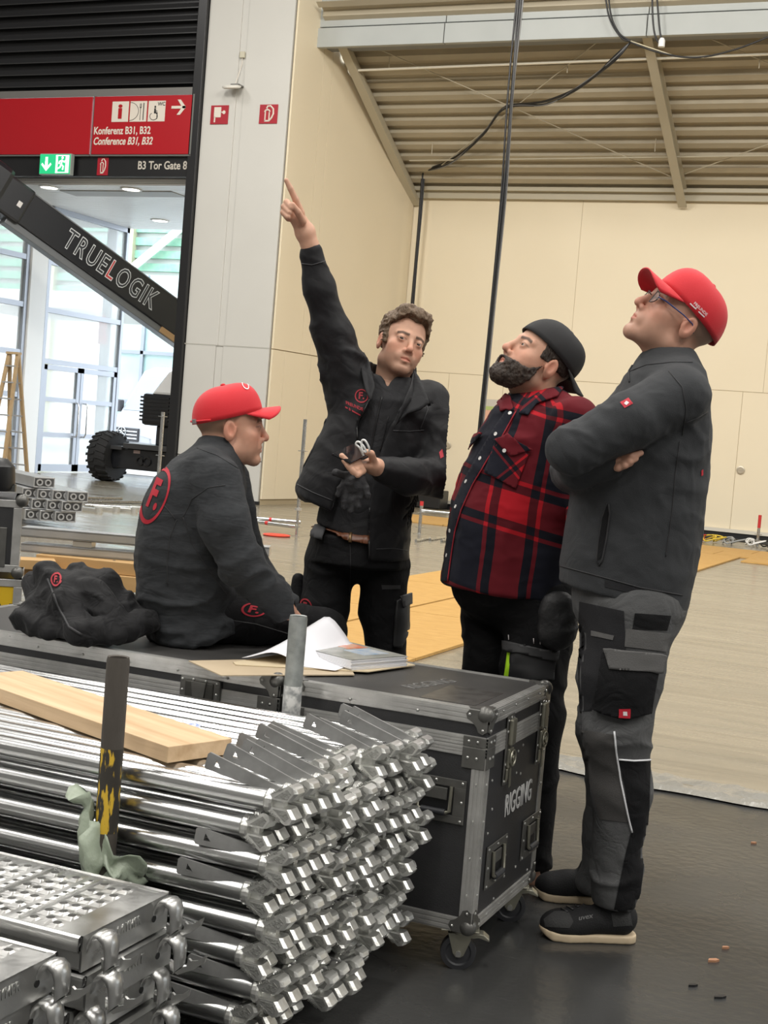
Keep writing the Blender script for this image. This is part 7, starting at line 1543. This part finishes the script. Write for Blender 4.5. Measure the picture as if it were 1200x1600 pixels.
# black case on a yellow case at the left edge
def small_case(nm, label, px0, px1, ytop, ybot, d, mat, depth=.45):
    a = LV(px0, ytop, d); b_ = LV(px1, ybot, d); a2 = LV(px1, ytop, d); zt_, zb_ = a2[2], b_[2]; w_ = a2[0]-a[0]
    t = thing(nm, label, 'flight case', toW((a2[0], d, zb_)), YAW+.24); h = zt_-zb_
    MB().box(-w_, 0, 0, depth, 0, h).build('body', mat, t)
    for z0, z1 in ((0, .03), (h-.03, h)): MB().box(-w_, .004, -.004, .03, z0, z1).box(-.03, .004, 0, depth, z0, z1).build('edge_rail', M_ext, t, bevel=.002)
    MB().box(-.03, .004, -.004, .03, .03, h-.03).build('corner_rail', M_ext, t, bevel=.002)
    for z in (0, h)[:1 if nm == 'yellow_case' else 2]: MB().ball((0, 0, z), .026, 12, 8).build('ball_corner', M_hw, t, 180)
    return t, h, w_
yc, yh, yw = small_case('yellow_case', 'yellow flight case under the small black case', -150, 34, 906, 1120, 5.6, pm('case_yellow', (.62, .40, .015), .45))
zc2 = LV(34, 906, 5.6)[2]; text('lettering', 'V', .10, frame((-.06, -.002, yh-.14), (1, 0, 0), (0, 0, 1)), M_ink, yc, bold=.004)
bc_, bh2, bw = small_case('black_case', 'small black flight case standing on the yellow case', -150, 34, 790, 903, 5.6, M_lam)
bc_.location.z = zc2+.027; yc.location.z = zc2-yh
for x in (-.08, -.42):
    for y in (.08, .37): MB().box(x-.03, x+.03, y-.03, y+.03, -(zc2-yh), 0).build('caster_block', M_hw, yc)
latch = MB().box(-.13, -.05, -.008, 0, .02, bh2*.62).build('latch', M_hw, bc_, bevel=.003)
hl = thing('lamp_head', 'rounded black lamp head on top of the small black case', 'lamp', toW((*LV(-12, 790, 5.7)[:2], zc2+.027+bh2+.027)), YAW)
MB().lathe([(.001, 0), (.07, 0), (.085, .03), (.08, .10), (.05, .13), (.001, .135)], 20).build('housing', M_black, hl, 40); MB().box(-.09, .09, -.01, .01, .0, .03).build('yoke', M_hw, hl)
# aluminium beams on timber
bd7 = 7.4
def lbeam(nm, label, l, r, h, dep, d, cat='beam', mat=M_alub, hollow=True):
    a = LV(*l, d); b_ = LV(*r, d); zt_ = (a[2]+b_[2])/2; Ln = b_[0]-a[0]; t = thing(nm, label, cat, toW((a[0], d, zt_-h)), YAW, group=None)
    MB().box(0, Ln, 0, .012, 0, h).box(0, Ln, 0, dep, h-.012, h).box(0, Ln, 0, dep, 0, .012).build('profile', mat, t, bevel=.002)
    MB().box(Ln-.01, Ln, .012, dep, .012, h-.012).build('end_plate', M_alub, t); return t, zt_-h
u1, zu = lbeam('aluminium_beam', 'long aluminium channel beam, the upper one on timber blocks', (33, 822), (421, 856), .052, .12, bd7); u2, zl_ = lbeam('aluminium_beam', 'long aluminium channel beam, the lower one on timber blocks', (33, 848), (418, 880), .046, .12, bd7)
for px in (128, 262, 400):
    q = LV(px, 850, bd7); tag(MB().box(-.05, .05, .0, .11, 0, zu-zl_-.046-.002).build('spacer_block', M_alub, None, bevel=.002), 'short aluminium spacer between the two channel beams', 'spacer', 'beam spacers').location = toW((q[0], bd7+.005, zl_+.047)); bpy.context.scene.collection.objects[-1].rotation_euler = (0, 0, YAW)
tb1 = tag(MB().box(-.10, .45, -.06, .10, 0, .065).build('timber_block', M_wood, None, bevel=.003), 'sawn timber beam under the aluminium beams', 'timber'); q = LV(90, 890, bd7); tb1.location = toW((q[0], bd7, zl_-.067)); tb1.rotation_euler = (0, 0, YAW-.15)
tb2 = tag(MB().box(-.07, .11, -.05, .09, 0, .05).build('timber_block', M_wood, None, bevel=.003), 'short square timber offcut at the end of the aluminium beams', 'timber'); q = LV(50, 880, bd7-.2); tb2.location = toW((q[0], bd7-.17, zl_-.065)); tb2.rotation_euler = (0, 0, YAW+.3)
tr = thing('timber_trestle', 'timber trestle carrying the aluminium beams', 'trestle', toW((LV(60, 900, bd7)[0], bd7, 0)), YAW); zz_ = zl_-.069
MB().box(-.25, 1.3, -.15, .2, zz_-.08, zz_).build('top', M_wood, tr, bevel=.003)
for x in (-.2, 1.2): MB().box(x-.04, x+.04, -.12, .17, 0, zz_-.08).build('leg', M_wood, tr)
tag(MB().tube([toW((LV(183, 850, bd7)[0]+.003*k, bd7-.05, zl_-.05*k)) for k in range(10)], .008, 6).build('black_string', M_black, None, 180), 'thin black cord hanging from the aluminium beams', 'cord')
# far stack of aluminium stage beams seen end on
M_alud = pm('alu_dark', (.10, .10, .10), .5, .6)
def stage_beam(px, py, d, Ln):
    c = LV(px, py, d); t = thing('stage_beam', 'aluminium stage beam with oval end openings in the stack by the gate', 'beam', toW(c), YAW+.55, group='stacked stage beams')
    MB().box(-.115, .115, 0, .01, -.055, .055).build('end_plate', M_alud, t); MB().box(-.115, .115, -.006, Ln, .045, .058).box(-.115, .115, -.006, Ln, -.058, -.045).box(-.119, -.108, -.006, Ln, -.058, .058).box(.108, .119, -.006, Ln, -.058, .058).build('profile', M_alub, t, bevel=.002)
    for x in (-.055, .04): MB().lathe([(.022, 0), (.038, 0), (.038, .012), (.022, .012)], 14, closed=True, M=frame((x, -.008, 0), (1.25, 0, 0), (0, 0, 1))).build('end_ring', M_alub, t)
    return t
for j, (y, n_, x0) in enumerate(((804, 3, 55), (786, 4, 42), (770.5, 4, 45))):
    for i in range(n_): stage_beam(x0+23.5*i+(6 if j == 2 else 0), y+1.9*i, 15.6, 2.2)
stage_beam(69, 754, 15.6, 2.2)
def ftube(nm, label, a, b_, d, r=.024, mat=M_galv, z=None, grp=None):
    A_ = toW(LV(*a, d)) if z is None else G(*a, z); B2 = toW(LV(*b_, d)) if z is None else G(*b_, z)
    return tag(MB().tube([A_, B2], r, 10).build(nm, mat, None, 60), label, 'tube', grp)
for k, (a, b_) in enumerate((((130, 783), (222, 785)), ((132, 789), (205, 793)), ((128, 778), (190, 779)))): ftube('loose_tube', 'loose galvanised scaffold tube on the floor by the stage beams', a, b_, 0, z=.03+.02*k, grp='loose tubes')
for k in range(4):
    t = thing('coupler_piece', 'small galvanised scaffold fitting lying in the heap by the gate', 'fitting', G(140+27*k, 800-1.5*(k % 2), 0), .1*k, 'loose fittings')
    MB().box(-.18, .18, -.04, .04, 0, .06).build('body', M_cast, t, bevel=.01); MB().lathe([(.03, 0), (.05, 0), (.05, .07), (.03, .07)], 14, closed=True, M=Matrix.Translation((.14, 0, 0))).build('ring', M_cast, t)
# scaffold uprights with rosettes
M_redp = pm('paint_red', (.55, .03, .03), .5)
def upright(label, base, ztop, red=None, rosettes=(), jack=False, grp='scaffold uprights'):
    t = thing('scaffold_upright', label, 'upright', base, 0, grp); z0 = .35 if jack else .0
    MB().cyl((0, 0, z0), (0, 0, ztop), .0242, 14).build('tube', M_galv, t, 60)
    MB().box(-.07, .07, -.07, .07, 0, .008).build('base_plate', M_galv, t)
    if jack: MB().cyl((0, 0, .008), (0, 0, z0+.02), .017, 10).build('spindle', M_galv, t, 60); MB().cyl((0, 0, z0-.03), (0, 0, z0), .045, 12).build('jack_nut', M_cast, t, 60)
    for z in rosettes: MB().lathe([(.024, -.004), (.06, -.004), (.06, .004), (.024, .004)], 16, closed=True, M=Matrix.Translation((0, 0, z))).build('rosette', M_galv, t)
    if red: MB().cyl((0, 0, red[0]), (0, 0, red[1]), .026, 14).build('red_band', M_redp, t, 60)
    return t
b1_ = G(463, 838); upright('galvanised scaffold upright with rosettes standing in front of the cream wall', b1_, YP(474, 655, b1_.y).z, None, (.12, 1.05), True)
b2_ = G(243, 808); upright('galvanised scaffold upright with a red band between the seated person and the gate', b2_, YP(246, 643, b2_.y).z, (YP(241, 742, b2_.y).z-.09, YP(241, 742, b2_.y).z), (YP(246, 650, b2_.y).z, YP(243, 711, b2_.y).z))
b3_ = G(380, 806); upright('short screw jack with a red painted top beside the white column', b3_, YP(383, 745, b3_.y).z, (YP(382, 768, b3_.y).z, YP(383, 745, b3_.y).z+.002), (.12,))
b4_ = G(655, 835); upright('low upright with a pale clamp between the two standing people', b4_, YP(658, 783, b4_.y).z, (YP(658, 790, b4_.y).z, YP(658, 783, b4_.y).z), (.1, .3))
b5_ = G(1183, 854); upright('screw jack with red top on the floor by the cream wall', b5_, YP(1188, 805, b5_.y).z, (YP(1187, 825, b5_.y).z, YP(1188, 805, b5_.y).z+.002), (.1, .2))
def ledger_low(label, a, b_, z):
    A_ = G(*a, z); B2 = G(*b_, z); t = thing('low_ledger', label, 'ledger', A_, 0, 'low ledgers'); v = B2-A_
    MB().tube([(0, 0, 0), v], .0242, 12).build('tube', M_galv, t, 60); MB().tube([v*.45, v*.5], .0255, 12).build('red_mark', M_redp, t, 60)
ledger_low('galvanised ledger with red mark fixed between the two uprights near the wall', (378, 812), (462, 823), .12); ledger_low('second galvanised ledger lying parallel behind the red marked one', (380, 808), (470, 816), .16)
bpy.context.view_layer.update()
t = thing('low_ledger', 'galvanised ledger running right from the low upright', 'ledger', b4_+Vector((0, 0, .33)), 0, 'low ledgers'); MB().tube([(0, 0, 0), (1.6, .1, 0)], .0242, 12).build('tube', M_galv, t, 60)
q = G(432, 838); tag(MB().lathe([(.001, 0), (.16, 0), (.17, .012), (.15, .02), (.001, .02)], 24).build('round_cover', pm('cap_orange_red', (.75, .06, .03), .4), None, 40, loc=(q.x, q.y, .006)), 'flat bright red round cover on the film floor', 'cover')
for k, p in enumerate(((650, 845), (672, 843), (690, 845))): tag(MB().tube([G(*p, .02), G(p[0]+22, p[1]-4+k, .02)], .02, 8).build('clamp_bar', M_galv, None, 60), 'short galvanised bar lying on the film floor', 'bar', 'short bars')
# dark speaker box and notice by the back wall
q = YP(672, 790, 24.6); tag(MB().box(-.28, .28, -.25, .2, 0, .34).build('speaker_box', M_black, None, bevel=.02, loc=(q.x, 24.6, .01)), 'low black box against the cream back wall', 'box')
q = YP(766, 645, 24.99); nb = thing('wall_notice', 'paper notice with green and pink bands on the cream wall', 'notice', (q.x, 24.985, q.z)); MB().box(-.14, .3, 0, .004, -.32, .25).build('sheet', pm('notice_pink', (.72, .42, .30), .7), nb); MB().box(-.14, .3, -.002, 0, .05, .12).build('band', pm('notice_green', (.42, .50, .18), .7), nb); MB().box(-.14, .3, -.002, 0, .12, .25).build('band', pm('notice_grey', (.55, .52, .45), .7), nb)
# heap of cables at the foot of the wall
cr2 = random.Random(9); cc = G(1160, 853)
for k, (nm, col_) in enumerate((('red', (.55, .04, .03)), ('yellow', (.7, .5, .05)), ('grey', (.35, .36, .36)), ('white', (.65, .63, .58)), ('black', (.02, .02, .02)), ('dark red', (.28, .02, .02)))):
    c0 = cc+Vector((-.75+.30*k, cr2.uniform(-.1, .1), 0)); pts = [c0+Vector((.22*math.cos(a*1.3+k)*(.5+.5*math.sin(a*.7+k)), .18*math.sin(a+k), .02+.10*abs(math.sin(a*1.1+k)))) for a in np.linspace(0, 12, 60)]
    tag(MB().tube(pts, .012, 6).build('cable_coil', pm('cable_'+nm.replace(' ', '_'), col_, .5), None, 180), 'tangled %s cable in the heap below the cream wall' % nm, 'cable', 'cable heap')
for k in range(3): tag(MB().tube([(-5.4+.1*k, 24.5-.16*k, .016), (-4.0, 24.4-.15*k+.05*k, .016), (-2.0, 24.1-.12*k, .016), (2, 23.8-.2*k, .016)], .016, 8).build('floor_cable', M_black, None, 180), 'black cable lying along the foot of the cream wall', 'cable', 'wall foot cables')
# hanging cable bundles
def cable(nm, label, pts, r, mat=M_black, grp=None, n=8): return tag(MB().tube([Vector(p) for p in smooth_path(pts, n)], r, 7).build(nm, mat, None, 180), label, 'cable', grp)
zt1 = 11.5
for k in range(6):
    o = Vector((.028*math.cos(k*1.05), .028*math.sin(k*1.05), 0)); w_ = .018
    pts = [YP(826, -140, 17.5)+o, YP(812, 0, 17.5)+o+Vector((cr2.uniform(-w_, w_), 0, 0)), YP(800, 150, 17.5)+o*1.4+Vector((cr2.uniform(-w_, w_)*2, 0, 0)), YP(788, 300, 17.5)+o*.9+Vector((cr2.uniform(-w_, w_), 0, 0)), YP(771, 470, 17.5)+o*.9, YP(753, 650, 17.5)+o, YP(742, 760, 17.5)+o*1.2]
    pts.append(Vector((pts[-1].x, pts[-1].y, .03))+o*2); top = Vector((pts[0].x, pts[0].y, zt1)); cable('hanging_cable', 'black cable in the thick bundle hanging beside the plaid shirt', [top]+pts, .013, M_black if k else pm('cable_grey2', (.16, .16, .16), .5), 'cables in the long hanging bundle')
for k in range(4):
    o = Vector((.022*math.cos(k*1.6), .022*math.sin(k*1.6), 0)); cable('hanging_cable', 'black cable dropping down the back wall from the roof corner', [YP(662, 262, 24.6)+o, YP(657, 330, 24.6)+o, YP(650, 410, 24.6)+o*.8, YP(644, 480, 24.6)+o, YP(634, 600, 24.6)+o, Vector((YP(620, 780, 24.6).x, 24.6, .02))+o], .016, M_black, 'cables down the back wall')
for k in range(5):
    dz = (cr2.uniform(-4, 4), cr2.uniform(-5, 5), cr2.uniform(-5, 5)); pts = [YP(656+k, 268, 24.5), YP(705, 252+dz[0], 24.0), YP(755, 212+dz[1], 23.3), YP(790, 168+dz[2]*.4, 22.8), YP(855, 160+dz[0], 22.2), YP(915, 132+dz[1], 21.6), YP(960, 92+dz[2], 21.0), YP(985, 66, 20.92)]
    cable('roof_cable', 'black cable swagged under the corrugated roof to the lintel', pts, .014, M_black if k < 4 else pm('cable_grey2', (.16, .16, .16), .5), 'swagged roof cables')
for k, (pts_, mt) in enumerate((([(948, -60), (953, 15), (966, 50), (985, 64)], M_black), ([(942, -60), (950, 20), (970, 58), (985, 64)], M_black), ([(1018, -60), (1020, 30), (1026, 62), (1034, 66), (1030, 40), (1022, -60)], M_black), ([(985, 66), (1030, 82), (1085, 90), (1140, 80), (1200, 58), (1260, 30)], M_black), ([(985, 64), (1020, 76), (1060, 88), (1100, 90)], pm('cable_ivory', (.6, .55, .4), .5)))):
    cable('lintel_cable', 'cable hanging in front of the grey lintel beam', [YP(x, y, 20.85) for x, y in pts_], .014 if mt is M_black else .008, mt, 'lintel cables')
q = YP(1034, 66, 20.85); tag(MB().lathe([(.001, 0), (.05, .01), (.05, .10), (.03, .14), (.001, .14)], 12).build('cable_connector', pm('cable_white', (.8, .8, .78), .4), None, 40, loc=(q.x, q.y, q.z-.08)), 'white plug at the end of the cable before the lintel', 'connector')
# bits on the dark floor
def chip(px, py, s, mat, label, cat, th=.006):
    q = G(px, py); tag(MB().prism([(-s, -.4*s), (.2*s, -.5*s), (s, -.1*s), (.7*s, .45*s), (-.5*s, .4*s)], 0, th).build('floor_chip', mat, None, loc=q), label, cat, 'chips on the floor').rotation_euler = (0, 0, YAW+.2)
M_chip = pm('wood_chip', (.34, .17, .09), .7)
chip(1114, 1502, .018, M_chip, 'brown wood chip on the dark floor, the largest one', 'wood chip'); chip(1133, 1482, .012, M_chip, 'small brown wood chip next to the largest one', 'wood chip'); chip(1177, 1318, .012, M_chip, 'lone pinkish wood chip far out on the dark floor', 'wood chip')
chip(1082, 1541, .014, M_black, 'black rubber crumb on the dark floor', 'crumb'); chip(1124, 1559, .018, M_black, 'larger black rubber crumb on the dark floor', 'crumb')
